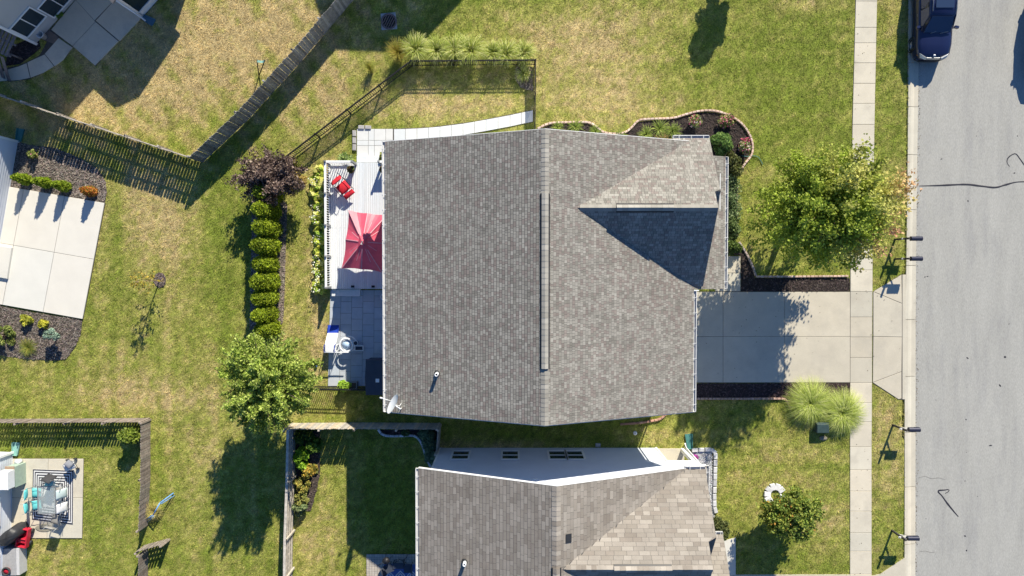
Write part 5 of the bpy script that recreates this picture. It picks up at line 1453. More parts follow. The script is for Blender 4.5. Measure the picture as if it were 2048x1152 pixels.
# --- red cushioned chair on the deck
cc = P(686, 374, ZD + .4); ca = math.radians(-50)
cc = Vector((cc.x, cc.y, ZD))
ch = thing('deck_chair', 'red cushioned metal deck chair in the railing shadow', 'chair', cc)
fx = Vector((math.cos(ca), math.sin(ca), 0)); fy = Vector((-fx.y, fx.x, 0))    # fx: facing direction
def cw(f, s, z): return cc + fx * f * .98 + fy * s * 1.0 + Vector((0, 0, z))
Rc = Matrix((fx, fy, Vector((0, 0, 1)))).transposed()
def cushion(mb, M3, c, s, puff=.03, nx=6, ny=6):
    c = Vector(c); vs = []; hx, hy, hz = s[0] / 2, s[1] / 2, s[2] / 2
    for sg in (1, -1):
        for i in range(nx + 1):
            for j in range(ny + 1):
                u, v = 2 * i / nx - 1, 2 * j / ny - 1
                k = (1 - abs(u) ** 3) * (1 - abs(v) ** 3); vs.append(c + M3 @ Vector((u * hx, v * hy, sg * (hz * .25 + hz * .75 * k + puff * k))))
    n = (nx + 1) * (ny + 1); fs = []
    for o in (0, n):
        for i in range(nx):
            for j in range(ny): a = o + i * (ny + 1) + j; fs.append((a, a + 1, a + ny + 2, a + ny + 1))
    per = [i * (ny + 1) for i in range(nx + 1)] + [nx * (ny + 1) + j for j in range(1, ny + 1)] + [i * (ny + 1) + ny for i in range(nx - 1, -1, -1)] + [j for j in range(ny - 1, 0, -1)]
    for a, b in zip(per, per[1:] + per[:1]): fs.append((a, b, b + n, a + n))
    mb.smooth = True; mb.add(vs, fs); return mb
cushion(MB(), Rc, cw(.05, 0, .46), (.55, .62, .13)).build('seat', M['red_pad'], ch)
tb = math.radians(28); Rb = Rc @ Matrix.Rotation(-(math.pi / 2 - tb), 3, 'Y')
cushion(MB(), Rb, cw(-.42, 0, .78), (.70, .64, .13)).build('backrest', M['red_pad'], ch)
Rf = Rc @ Matrix.Rotation(.35, 3, 'Y')
cushion(MB(), Rf, cw(.52, 0, .40), (.27, .62, .09)).build('footrest', M['red_pad'], ch)
for s in (-1, 1):
    MB().tube([cw(-.35, s * .36, .66), cw(-.1, s * .38, .68), cw(.3, s * .38, .66), cw(.36, s * .38, .55), cw(.34, s * .37, .35)], .016, 6).build('armrest', M['black_metal'], ch)
    MB().tube([cw(.30, s * .33, .40), cw(.34, s * .34, .0)], .016, 6).build('leg', M['black_metal'], ch)
    MB().tube([cw(-.62, s * .33, 1.1), cw(-.25, s * .33, .42), cw(-.34, s * .34, .0)], .016, 6).build('leg', M['black_metal'], ch)

def pot(name, label, c, r, h, m, plant=None, seed=0, cat='flower pot', flowers=None):
    c = Vector(c); t = thing(name, label, cat, c)
    MB().lathe(c, [(r * .7, 0), (r * .95, h * .85), (r * 1.08, h * .86), (r * 1.08, h), (r * .92, h), (r * .9, h * .88)], 20).build('pot', m, t)
    MB().lathe(c, [(0, h * .9), (r * .91, h * .89)], 20).build('soil', M['bark'], t)
    if plant:
        rng = np.random.default_rng(seed); n = 420
        d = rng.normal(0, 1, (n, 3)); d /= np.linalg.norm(d, axis=1)[:, None]; d[:, 2] = np.abs(d[:, 2])
        Cn = d * (r * 1.25 * rng.uniform(.3, 1, n) ** .5)[:, None] + [0, 0, h]
        cl = mixcol(plant, [1] * len(plant))(Cn, rng, None)
        link_np('foliage', leaf_mesh('foliage', Cn, rng.uniform(.05, .11, n), cl, .5, 1.4, rng), M['leaf'], t)
    return t
c_ = P(705, 341, ZD); pot('deck_pot', 'brown and teal flower pot inside the deck railing near the red chair', c_, .16, .4, M['terra'], [(.16, .10, .05), (.1, .14, .04)], 1)
c_ = P(708, 344, ZD); 
c_ = P(770, 341, ZD); pot('deck_pot', 'teal flower pot half under the gutter beside the deck steps', c_, .17, .45, M['teal'], [(.16, .2, .06), (.25, .12, .08)], 2)
for lab, a, b in (('pink flowering pot between mulch and roof edge at the top of the bed', 1386, 246), ('pot with trailing pink flowers near the right brick curve', 1483, 297)):
    c_ = P(a, b); pot('garden_pot', lab, c_, .30, .42, M['box_dark'], [(.12, .18, .04), (.22, .26, .08), (.08, .13, .03), (.3, .3, .12), (.6, .14, .3), (.6, .5, .5)], int(a))
bush('pink_flowers', 'pink flower clump leaning over the top brick edging', (1449, 244), (.45, .3, .3), 900, .08, [(.55, .14, .28), (.16, .2, .06), (.3, .28, .14)], [1, 2.5, 1.5], 300, 'flowers')
bush('pink_flowers', 'small pink flowers behind the trailing pot', (1487, 282), (.2, .15, .35), 300, .07, [(.65, .15, .3), (.16, .2, .06)], [2, 1], 301, 'flowers')
# garden lights at the deck edge
for lab, a in (('small black deck light near the middle of the deck end', 706), ('small black deck light at the deck end beside the house', 747)):
    c_ = P(a, 573, ZD); t = thing('deck_light', lab, 'lamp', c_)
    MB().cbox(c_ + Vector((0, 0, .06)), (.15, .1, .12), .02).build('lamp_body', M['black_metal'], t); MB().cbox(c_ + Vector((0, 0, .135)), (.17, .12, .03), .01).build('cap', M['dark_plastic'], t)

# --- resin storage box, planter, toys on the paver patio
c_ = P(757, 748, 0); t = thing('storage_box', 'large dark resin storage box against the house wall', 'storage box', c_)
MB().box(c_ + Vector((0, 0, .55)), (.85, 1.85, 1.1)).build('bin', M['box_dark'], t)
lid = MB(); lid.add([c_ + Vector(v) for v in [(-.48, -.98, 1.1), (.48, -.98, 1.1), (.48, .98, 1.1), (-.48, .98, 1.1), (-.44, -.94, 1.2), (.48, -.94, 1.3), (.48, .94, 1.3), (-.44, .94, 1.2), (-.5, 0, 1.21), (.48, 0, 1.33)]],
    [(0, 1, 5, 4), (1, 2, 6, 9, 5), (2, 3, 7, 6), (3, 0, 4, 8, 7), (4, 5, 9, 8), (8, 9, 6, 7)]); lid.build('lid', M['box_dark'], t)
o = MB().cbox(P(755, 761, 1.3), (.2, .2, .06), .01).build('plastic_tub', M['white_plastic']); tag(o, 'small white tub standing on the dark storage box', 'tub')
c_ = P(700, 769, 0); t = thing('planter_box', 'rectangular grey planter box at the lower patio edge', 'planter', c_)
for dx_, dy_, sx, sy in ((0, .18, .95, .05), (0, -.18, .95, .05), (.45, 0, .05, .31), (-.45, 0, .05, .31)): MB().cbox(c_ + Vector((dx_, dy_, .2)), (sx, sy, .4), .01).build('side_panel', M['rail_grey'], t)
MB().box(c_ + Vector((0, 0, .17)), (.88, .3, .3)).build('soil', M['bark'], t)
# baby activity ring
c_ = P(693, 690, .65); c_ = Vector((c_.x, c_.y, 0)); t = thing('activity_ring', 'round white toddler activity ring on the paver patio', 'toy', c_)
def torus(mb, c, R_, r_, n=32, m=8, zs=1.0):
    vs = []; fs = []
    for i in range(n):
        a = 6.2832 * i / n
        for j in range(m):
            b = 6.2832 * j / m; vs.append(Vector(c) + Vector(((R_ + r_ * math.cos(b)) * math.cos(a), (R_ + r_ * math.cos(b)) * math.sin(a), r_ * math.sin(b) * zs)))
    for i in range(n):
        for j in range(m): fs.append((i * m + j, ((i + 1) % n) * m + j, ((i + 1) % n) * m + (j + 1) % m, i * m + (j + 1) % m))
    mb.smooth = True; mb.add(vs, fs); return mb
torus(MB(), c_ + Vector((0, 0, .7)), .36, .055).build('tray_ring', M['white_plastic'], t)
torus(MB(), c_ + Vector((0, 0, .04)), .42, .04).build('base_ring', M['white_plastic'], t)
for i in range(3):
    a = 2.1 * i + .4; MB().tube([c_ + Vector((math.cos(a) * .42, math.sin(a) * .42, .04)), c_ + Vector((math.cos(a) * .36, math.sin(a) * .36, .7))], .025, 7).build('leg', M['white_plastic'], t)
MB().lathe(c_ + Vector((0, 0, .45)), [(0, 0), (.2, .02), (.26, .2)], 18).build('seat', mk('pale_blue_plastic', (.45, .6, .78), rough=.5, var=.05), t)
# slide
c_ = P(668, 684, 0); t = thing('toddler_slide', 'white toddler slide with blue foot on the paver patio', 'toy', c_)
w_ = .27
def sl(y, z, s=0): return c_ + Vector((s, y, z))
for a, b, m_, nm in ((-.1, .52, 'white_plastic', 'chute'), (.52, .95, 'blue_plastic', 'chute_foot')):
    mb = MB(); za = .75 - (a + .1) * .95 if nm == 'chute' else .16; zb = .16 if nm == 'chute' else .06
    mb.slab3([sl(a, za, -w_), sl(a, za, w_), sl(b, zb, w_), sl(b, zb, -w_)], (0, 0, -.03))
    for s in (-1, 1): mb.slab3([sl(a, za, s * w_), sl(b, zb, s * w_), sl(b, zb + .08, s * w_), sl(a, za + .09, s * w_)], (s * .03, 0, 0))
    mb.build(nm, M[m_], t)
MB().cbox(c_ + Vector((0, -.28, .72)), (.6, .36, .05), .01).build('platform', M['white_plastic'], t)
for s in (-1, 1):
    for y in (-.44, -.12): MB().tube([c_ + Vector((s * .28, y, 0)), c_ + Vector((s * .28, y, .74))], .03, 7).build('leg', M['white_plastic'], t)
    MB().tube([c_ + Vector((s * .28, -.44, .72)), c_ + Vector((s * .28, -.44, 1.05)), c_ + Vector((s * .28, -.1, 1.0)), c_ + Vector((s * .28, -.02, .75))], .022, 6).build('handrail', M['blue_plastic'], t)
MB().tube([c_ + Vector((-.3, -.46, .98)), c_ + Vector((1.05, -.46, .98))], .03, 7).build('crossbar', M['white_plastic'], t)
c_ = P(712, 686, .2); c_.z = 0; t = thing('toy_stool', 'small round white rimmed toy stool beside the activity ring', 'toy', c_)
torus(MB(), c_ + Vector((0, 0, .3)), .13, .025, 22, 6).build('rim', M['white_plastic'], t); MB().lathe(c_, [(.11, 0), (.13, .29), (0, .28)], 18).build('body', M['box_dark'], t)
c_ = P(719, 696, .2); c_.z = 0; t = thing('toy_tray', 'white framed rectangular toy tray beside the activity ring', 'toy', c_)
for dx_, dy_, sx, sy in ((0, .13, .5, .05), (0, -.13, .5, .05), (.225, 0, .05, .22), (-.225, 0, .05, .22)): MB().cbox(c_ + Vector((dx_, dy_, .3)), (sx, sy, .1), .015).build('frame_side', M['white_plastic'], t)
MB().box(c_ + Vector((0, 0, .27)), (.4, .22, .02)).build('tray', M['box_dark'], t)
for s in (-1, 1): MB().box(c_ + Vector((s * .2, 0, .13)), (.04, .2, .26)).build('leg', M['white_plastic'], t)
c_ = P(769, 594, .5); t = thing('hose_reel', 'round white hose reel half hidden under the gutter', 'hose reel', (c_.x, c_.y, 0))
torus(MB(), (c_.x, c_.y, .5), .19, .04, 24, 6).build('rim', M['white_plastic'], t); MB().lathe((c_.x, c_.y, .35), [(.17, 0), (.17, .12), (0, .13)], 18).build('drum', M['box_dark'], t); MB().box((c_.x, c_.y, .2), (.3, .3, .4)).build('stand', M['box_dark'], t)
c_ = P(632, 732, .09); o = MB().lathe(c_, [(0, -.09), (.05, -.075), (.085, -.03), (.085, .03), (.05, .075), (0, .09)], 16).build('ball', M['blue_plastic']); tag(o, 'little blue ball in the dry grass left of the patio', 'ball')

# --- satellite dish on the lower left roof corner
zb_ = ZE + .25; b0 = P(804, 816, zb_); t = thing('satellite_dish', 'oval white satellite dish at the lower left roof corner', 'satellite dish', b0)
dc = P(785, 808, zb_ + .55); nrm = Vector((-.783, .441, .43)).normalized()
ux = Vector((0, 0, 1)).cross(nrm).normalized(); uy = nrm.cross(ux)
dm = MB(); vs = []; fs = []; n_ = 28; rings = 6
for i in range(rings + 1):
    r_ = .001 + i / rings
    for k in range(n_):
        a = 6.2832 * k / n_; vs.append(dc + ux * math.cos(a) * r_ * .48 + uy * math.sin(a) * r_ * .40 + nrm * (.10 * r_ * r_ - .10))
for i in range(rings):
    for k in range(n_): fs.append((i * n_ + k, i * n_ + (k + 1) % n_, (i + 1) * n_ + (k + 1) % n_, (i + 1) * n_ + k))
dm.smooth = True; dm.add(vs, fs); dm.build('reflector', mk('dish_white', (.66, .68, .69), rough=.45, var=.04), t)
MB().tube([b0, b0 + Vector((-.05, 0, .25)), dc - nrm * .1], .03, 8).build('mast', M['white'], t)
MB().tube([dc - uy * .38 - nrm * .0, dc - uy * .22 + nrm * .5], .018, 6).build('feed_arm', M['white'], t)
MB().tube([dc - uy * .25 + nrm * .48, dc - uy * .18 + nrm * .62], .04, 8).build('receiver', M['white'], t)
MB().tube([b0 + Vector((.0, .28, -.02)), b0 + Vector((-.08, .14, .2)), dc - nrm * .1], .014, 6).build('brace', M['white'], t)
MB().cbox(b0 + Vector((0, 0, .0)), (.26, .14, .06), .01).build('foot', M['white'], t)

# --- mailboxes
def mailbox(label, px, body, post, armc):
    b = P(*px); t = thing('mailbox', label, 'mailbox', b, 'mailboxes along the curb')
    MB().cbox(b + Vector((0, 0, .66)), (.095, .095, 1.34), .02).build('post', post, t)
    MB().box(b + Vector((.34, 0, .98)), (.95, .085, .075)).build('arm', armc, t)
    MB().slab3([b + Vector((.05, -.035, .58)), b + Vector((.05, -.035, .68)), b + Vector((.36, -.035, .95)), b + Vector((.43, -.035, .95))], (0, .07, 0)).build('brace', armc, t)
    c = b + Vector((.5, 0, 1.02)); mb = MB(); pr = [(-.12, 0), (.12, 0), (.12, .12)] + [(.12 * math.cos(a), .12 + .1 * math.sin(a)) for a in np.linspace(.3, 2.84, 8)] + [(-.12, .12)]
    n = len(pr); vs = []
    for xx in (-.28, .30): vs += [c + Vector((xx, y, z)) for y, z in pr]
    mb.add(vs, [tuple(range(n)), tuple(range(n, 2 * n))[::-1]] + [(i, (i + 1) % n, n + (i + 1) % n, n + i) for i in range(n)])
    bx = mb.build('box', body, t)
    dm_ = MB(); vs = []
    for xx in (.302, .322): vs += [c + Vector((xx, y * 1.05, z * 1.04 - .004)) for y, z in pr]
    dm_.add(vs, [tuple(range(n)), tuple(range(n, 2 * n))[::-1]] + [(i, (i + 1) % n, n + (i + 1) % n, n + i) for i in range(n)]); dm_.build('door', body, t)
    MB().box(c + Vector((.12, .135, .08)), (.2, .012, .03)).build('flag', body, t)
    MB().box(c + Vector((-.62, 0, -.055)), (.1, .1, .02)).build('post_plate', M['white'], t)
    MB().cbox(b + Vector((0, 0, 1.36)), (.11, .11, .04), .02).build('finial', post, t)
mailbox('dark mailbox on a dark post, the upper one of the close pair', (1790, 479), M['navy'], M['post_dark'], M['post_dark'])
mailbox('dark mailbox on a dark post, the lower one of the close pair by the apron', (1790, 518), M['navy'], M['post_dark'], M['post_dark'])
mailbox('dark mailbox on a pale arm beside the fountain grasses', (1786, 850), M['navy'], M['post_dark'], M['post_white'])
mailbox('dark mailbox on a pale arm near the lower frame edge', (1784, 1061), M['navy'], M['post_dark'], M['post_white'])

# --- storm drain
c_ = P(778, 43); t = thing('storm_drain', 'round storm drain grate in a concrete collar in the shaded lawn', 'drain', c_)
MB().prism([c_ + Vector((.62 * math.cos(a) * 1.0, .62 * math.sin(a), 0)) for a in (.95, 2.4, 4.0, 5.55)], -.1, .02).build('collar', M['block'], t)
MB().lathe(c_ + Vector((0, 0, .0)), [(.44, 0), (.44, .05), (.36, .05), (.34, .02)], 28).build('ring', mk('rusty_iron', (.22, .16, .145), rough=.8, var=.25, scale=12), t)
MB().lathe(c_, [(0, .025), (.35, .024)], 24).build('pit', mk('drain_pit', (.025, .022, .02), rough=1, var=0), t)
for i in range(5):
    s = (i - 2) * .12; l = math.sqrt(.34 ** 2 - s * s); d = Vector((.45, .89, 0)); e = Vector((.89, -.45, 0)); q = c_ + e * s + Vector((0, 0, .04))
    MB().box(q, (l * 2, .045, .04), math.atan2(d.y, d.x)).build('grate_bar', MATS['rusty_iron'], t)

# --- splash blocks of the downspouts
def splash(label, px, rz, m, L=.75):
    c = P(*px); t = thing('splash_block', label, 'splash block', c); R_ = Matrix.Rotation(rz, 3, 'Z')
    f = lambda x, y, z: c + R_ @ Vector((x, y, z))
    MB().slab3([f(-L / 2, -.12, .05), f(-L / 2, .12, .05), f(L / 2, .19, .03), f(L / 2, -.19, .03)], (0, 0, -.04)).build('channel', m, t)
    for s in (-1, 1): MB().slab3([f(-L / 2, s * .12, .05), f(L / 2, s * .19, .03), f(L / 2, s * .19, .11), f(-L / 2, s * .12, .14)], R_ @ Vector((0, s * .03, 0))).build('side_wall', m, t)
    MB().slab3([f(-L / 2, -.12, .05), f(-L / 2, .12, .05), f(-L / 2, .12, .14), f(-L / 2, -.12, .14)], R_ @ Vector((-.03, 0, 0))).build('back_wall', m, t)
splash("dark green splash block under the neighbour's porch downspout", (1378, 882), math.radians(95), M['teal'], .8)
splash('blue green splash block at the sunroom corner', (297, 40), math.radians(-28), mk('slate_plastic', (.10, .20, .27), rough=.6, var=.1), .7)
splash('teal splash block at the corner of the white left house', (41, 270), math.radians(80), M['teal'], .7)
splash('pale teal splash block at the lower left house corner', (33, 897), math.radians(85), M['teal_light'], .7)

# --- transformer cabinet and stone by the fountain grass
c_ = P(1639, 852); t = thing('utility_cabinet', 'low dark green utility cabinet between the fountain grasses', 'utility box', c_)
MB().cbox(c_ + Vector((0, 0, .22)), (.72, .55, .40), .04).build('cabinet', mk('utility_green', (.04, .07, .07), rough=.6, var=.15), t); MB().cbox(c_ + Vector((0, -.05, .43)), (.68, .5, .06), .03).build('lid', MATS['utility_green'], t)
o = MB().lathe(P(1646, 876), [(.0, .1), (.16, .09), (.21, .04), (.2, -.02)], 16).build('flat_stone', mk('tan_stone', (.30, .27, .2), rough=.9, var=.15)); tag(o, 'flat tan stone in the grass below the utility cabinet', 'stone'); o.scale = (1.1, .65, 1); 
o.location = P(1646, 876); 
for v in o.data.vertices: v.co -= P(1646, 876)
# cleanout cap and little block beside the neighbour wall
c_ = P(1270, 866); t = thing('cleanout_cap', 'round white cleanout cap in the shaded side lawn', 'cap', c_)
MB().lathe(c_, [(.11, -.02), (.11, .06), (.09, .08), (0, .08)], 18).build('lid', M['white'], t); MB().box(c_ + Vector((0, 0, .09)), (.05, .05, .03)).build('nut', M['grey_metal'], t)
o = MB().cbox(P(1196, 890, .05), (.28, .18, .1), .02).build('paver_block', M['block']); tag(o, "small pinkish block on the ground by the neighbour's wall", 'block')
# forked stake with a sling in the dry yard
c_ = P(518, 152); t = thing('garden_stake', 'forked dark garden stake with pale teal sling in the dry yard', 'stake', c_)
tips_ = [P(514, 121, .95), P(530, 120, .95)]
for q in tips_: MB().tube([c_, c_.lerp(q, .5), q], .028, 6).build('prong', M['black_metal'], t)
sl_ = []
for i in range(7): f = i / 6; p = tips_[0].lerp(tips_[1], f); sl_.append(p + Vector((0, 0, -.18 * math.sin(math.pi * f))))
mb = MB(); mb.add([p + Vector((0, y, 0)) for p in sl_ for y in (-.09, .03)], [(2 * i, 2 * i + 1, 2 * i + 3, 2 * i + 2) for i in range(6)]); mb.build('sling', M['teal_light'], t)
# hose
path = smooth_path([P(a, b, .04) for a, b in [(1482, 311), (1492, 313), (1502, 312), (1510, 312), (1518, 316), (1526, 330)]], .08)
o = MB().tube(path, .018, 6).build('garden_hose', M['teal']); tag(o, 'green garden hose crossing the brick edging', 'hose')
# white bucket and arbour in the upper left
c_ = P(90, 74); t = thing('bucket', 'white bucket at the wall corner of the upper left house', 'bucket', c_)
MB().lathe(c_, [(.15, 0), (.19, .42), (.205, .42), (.205, .45), (.175, .45), (.14, .03), (0, .03)], 20).build('pail', M['white_plastic'], t); torus(MB(), c_ + Vector((0, 0, .45)), .19, .012, 20, 5).build('rim', M['white'], t)
ab = P(48, 120); t = thing('arbour', 'weathered wooden slat arbour with ramp at the upper left edge', 'arbour', ab)
M['grey_wood'] = mk('weathered_wood', (.20, .18, .18), rough=.9, var=.3, scale=6, bump=.3)
adir = Vector((.90, -.43, 0)).normalized(); an = Vector((-adir.y, adir.x, 0))
def aq(s, d, z): v = ab - adir * s + an * d; return Vector((v.x, v.y, z))
for s in (.1, 2.2):
    for d in (0, 1.1): MB().tube([aq(s, d, 0), aq(s, d, 1.15)], .05, 6).build('post', M['grey_wood'], t)
for d in (-.1, .55, 1.2): MB().slab3([aq(-.2, d - .05, 1.15), aq(2.6, d - .05, 1.15), aq(2.6, d + .05, 1.15), aq(-.2, d + .05, 1.15)], (0, 0, .1)).build('beam', M['grey_wood'], t)
for i in range(12):
    s = -.1 + i * .23; MB().slab3([aq(s, -.2, 1.26), aq(s + .15, -.2, 1.26), aq(s + .15, 1.3, 1.26), aq(s, 1.3, 1.26)], (0, 0, .035)).build('slat', M['grey_wood'], t)
for i in range(4):
    s = .1 + i * .35; MB().slab3([aq(s, -.3, 1.2), aq(s + .2, -.3, 1.2), aq(s + .2, -1.4, .05), aq(s, -1.4, .05)], (0, 0, .05)).build('ramp_board', M['grey_wood'], t)
# blue garden frame with dry grass tuft by the gate
c_ = P(312, 1020); t = thing('swing_stand', 'blue metal swing stand leaning by the brown fence', 'swing stand', c_)
M['blue_metal'] = mk('blue_metal', (.16, .36, .68), rough=.4, var=.1)
for a, b, z0, z1 in (((347, 986), (320, 1006), .05, .7), ((292, 1040), (306, 1030), .05, .7)):
    MB().tube([P(*a, z0), P(*b, z1)], .035, 7).build('leg', M['blue_metal'], t); MB().tube([P(a[0] + 2, a[1] + 5, z0), P(b[0] + 2, b[1] + 2, z1)], .02, 6).build('brace', M['blue_metal'], t)
MB().tube([P(320, 1006, .7), P(306, 1030, .7)], .035, 7).build('crossbar', M['blue_metal'], t)
grass_clump('dry_grass', 'straw coloured grass tuft around the blue swing stand by the gate', (312, 1020), .55, .6, 420, [(.42, .36, .14), (.34, .31, .10), (.5, .44, .22)], [2, 1, 1], 260, None, .012, droop=.6)

# ---------------------------------------------------------------- furnished patio, lower left
ZPt = .055
M['rug'] = mk('rug_white', (.72, .72, .73), rough=.95, var=.05, bump=.2, bscale=90); M['rug_d'] = mk('rug_navy', (.03, .032, .05), rough=.95, var=.1)
rc = [(66, 938), (147, 941), (146, 1049), (64, 1039)]
rug = thing('striped_rug', 'black and white striped outdoor rug under the glass table', 'rug', P(106, 993, ZPt))
rp = [P(a, b, ZPt) for a, b in rc]
MB().prism(rp, ZPt, ZPt + .012).build('weave', M['rug'], rug)
rcen = sum(rp, Vector()) / 4
for i, k in enumerate((.995, .90, .80, .70, .60, .5)):
    o1 = [rcen + (p - rcen) * k for p in rp]; o2 = [rcen + (p - rcen) * (k - .045) for p in rp]; mb = MB()
    for j in range(4): mb.prism([o1[j], o1[(j + 1) % 4], o2[(j + 1) % 4], o2[j]], ZPt + .012, ZPt + .017)
    mb.build('stripe', M['rug_d'], rug)
tc = P(94, 1000, .75); tc.z = 0
tb_ = thing('patio_table', 'rectangular glass patio table on the striped rug', 'table', tc + Vector((0, 0, ZPt)))
tw, tl = 1.02, 1.55
M['table_glass'] = mk('table_glass', (.55, .62, .62), rough=.05, var=0, alpha=.28, spec=.5)
MB().box(tc + Vector((0, 0, .77)), (tw - .06, tl - .06, .012)).build('glass_top', M['table_glass'], tb_)
for s in (-1, 1):
    MB().box(tc + Vector((s * (tw / 2 - .02), 0, .77)), (.045, tl - .05, .035)).build('frame_rail', M['grey_metal'], tb_); MB().box(tc + Vector((0, s * (tl / 2 - .02), .77)), (tw - .05, .045, .035)).build('frame_rail', M['grey_metal'], tb_)
    for q in (-1, 1): MB().tube([tc + Vector((s * .44, q * .7, .76)), tc + Vector((s * .2, q * .45, .4)), tc + Vector((s * .42, q * .66, ZPt))], .018, 6).build('leg', M['grey_metal'], tb_)
M['aqua'] = mk('aqua_cushion', (.16, .62, .62), rough=.85, var=.08); M['sling'] = mk('grey_sling', (.34, .33, .31), rough=.85, var=.1, alpha=.85); M['black_cush'] = mk('black_cushion', (.05, .05, .055), rough=.9, var=.15)
def patio_chair(label, c, ang, seat_m, back_m, tall=True):
    t = thing('patio_chair', label, 'chair', c, 'chairs around the glass table')
    f = Vector((math.cos(ang), math.sin(ang), 0)); s_ = Vector((-f.y, f.x, 0)); w = lambda a, b, z: Vector(c) + f * a + s_ * b + Vector((0, 0, z))
    R_ = Matrix((f, s_, Vector((0, 0, 1)))).transposed()
    cushion(MB(), R_, w(.02, 0, .42), (.5, .52, .09)).build('seat', seat_m, t)
    Rb_ = R_ @ Matrix.Rotation(-math.radians(68), 3, 'Y'); cushion(MB(), Rb_, w(-.36, 0, .72), (.62, .52, .09)).build('backrest', back_m, t)
    for q in (-1, 1):
        MB().tube([w(.26, q * .29, 0), w(.24, q * .29, .6), w(-.1, q * .3, .62), w(-.3, q * .29, .6)], .014, 6).build('armrest', M['grey_metal'], t)
        MB().tube([w(-.42, q * .28, 1.0), w(-.22, q * .28, .4), w(-.3, q * .29, 0)], .014, 6).build('leg', M['grey_metal'], t)
def pc(px, py, z=.5): q = P(px, py, z); return Vector((q.x, q.y, ZPt + .015))
patio_chair('aqua cushioned chair on the house side of the glass table, upper of two', pc(72, 985), 0, M['aqua'], M['aqua'])
patio_chair('aqua cushioned chair on the house side of the glass table, lower of two', pc(72, 1010), .15, M['aqua'], M['aqua'])
M['aqua_stripe'] = mk('aqua_stripe', (.3, .62, .66), rough=.85, var=.3, scale=14, streak=(.3, 3, 1))
patio_chair('chair with aqua striped cushion at the upper end of the glass table', pc(100, 966), math.radians(-110), M['aqua_stripe'], M['black_cush'])
patio_chair('pale cushioned chair on the lawn side of the glass table, upper of two', pc(117, 984), math.pi, M['sling'], mk('pale_cushion', (.5, .6, .6), rough=.85, var=.1))
patio_chair('white draped chair on the lawn side of the glass table, lower of two', pc(118, 1012), math.pi, M['rug'], M['rug'])
patio_chair('plain grey sling chair at the lower end of the glass table', pc(112, 1040), math.radians(75), M['sling'], M['sling'])
# covered grill
gc = P(28, 1068, .5); gc.z = ZPt; t = thing('covered_grill', 'grill under a crumpled black cover against the lower left house', 'grill', gc)
gm_ = MB(); vs = []; fs = []; n_ = 24
rngg = np.random.default_rng(5)
prof_ = [(1.0, 0), (1.02, .35), (.95, .8), (.85, 1.0), (.5, 1.1), (.02, 1.12)]
for i, (k, z) in enumerate(prof_):
    for j in range(n_):
        a = 6.2832 * j / n_; w = 1 + .07 * math.sin(a * 7 + i) + rngg.uniform(-.03, .03)
        ex, ey = .62 * abs(math.cos(a)) ** .6 * math.copysign(1, math.cos(a)), .36 * abs(math.sin(a)) ** .6 * math.copysign(1, math.sin(a))
        x_, y_ = ex * k * w, ey * k * w; r_ = math.radians(40); vs.append(gc + Vector((x_ * math.cos(r_) - y_ * math.sin(r_), x_ * math.sin(r_) + y_ * math.cos(r_), z + rngg.uniform(-.02, .02))))
for i in range(len(prof_) - 1):
    for j in range(n_): fs.append((i * n_ + j, i * n_ + (j + 1) % n_, (i + 1) * n_ + (j + 1) % n_, (i + 1) * n_ + j))
gm_.smooth = True; gm_.add(vs, fs); gm_.build('cover', mk('black_cover', (.035, .036, .04), rough=.45, var=.2, bump=.4, bscale=12), t)
MB().box(gc + Vector((.05, -.25, .12)), (.5, .4, .24)).build('cart', M['dark_plastic'], t)
# red wagon
wc = P(50, 1073, .3); wc.z = ZPt; t = thing('toy_wagon', 'red plastic toy wagon beside the covered grill', 'wagon', wc)
M['red_plastic'] = mk('red_plastic', (.52, .02, .045), rough=.4, var=.08)
rw = math.radians(80); Rw = Matrix.Rotation(rw, 3, 'Z'); fw_ = lambda x, y, z: wc + Rw @ Vector((x, y, z))
MB().box(fw_(0, 0, .24), (1.0, .5, .04), rw).build('tub_floor', M['red_plastic'], t)
for x_, y_, sx, sy in ((0, .26, 1.06, .07), (0, -.26, 1.06, .07), (.5, 0, .07, .45), (-.5, 0, .07, .45), (-.05, 0, .07, .45)): MB().cbox(fw_(x_, y_, .38), (sx, sy, .3), .02, rw).build('tub_side', M['red_plastic'], t)
MB().cbox(fw_(-.2, 0, .36), (.2, .44, .2), .03, rw).build('seat', M['red_plastic'], t)
for x_ in (-.34, .34):
    for y_ in (-.3, .3): c3 = fw_(x_, y_, .13); mb = MB(); d3 = Rw @ Vector((0, 1, 0)); mb.tube([c3 - d3 * .04, c3 + d3 * .04], .13, 14); mb.build('wheel', M['dark_plastic'], t)
# folded stroller
sc_ = P(142, 930, .4); sc_.z = ZPt; t = thing('stroller', 'grey and white folded stroller at the patio corner', 'stroller', sc_)
cushion(MB(), Matrix.Rotation(.4, 3, 'Z'), sc_ + Vector((-.05, -.05, .42)), (.62, .42, .16), .06).build('seat', M['rug'], t)
cushion(MB(), Matrix.Rotation(.9, 3, 'Z') @ Matrix.Rotation(.7, 3, 'Y'), sc_ + Vector((.05, .12, .6)), (.35, .4, .1), .04).build('hood', mk('grey_hood', (.22, .23, .26), rough=.9, var=.1), t)
for a, b in (((-.35, .2, .1), (.45, .28, .7)), ((-.3, -.25, .1), (.45, .25, .75)), ((.45, .28, .72), (.2, -.25, .08))): MB().tube([sc_ + Vector(a), sc_ + Vector(b)], .016, 6).build('frame_tube', M['grey_metal'], t)
for a in ((-.35, .22, .1), (-.3, -.28, .1), (.1, .3, .12), (.2, -.27, .1)): mb = MB(); mb.tube([sc_ + Vector(a) + Vector((0, -.025, 0)), sc_ + Vector(a) + Vector((0, .025, 0))], .1, 12); mb.build('wheel', M['dark_plastic'], t)
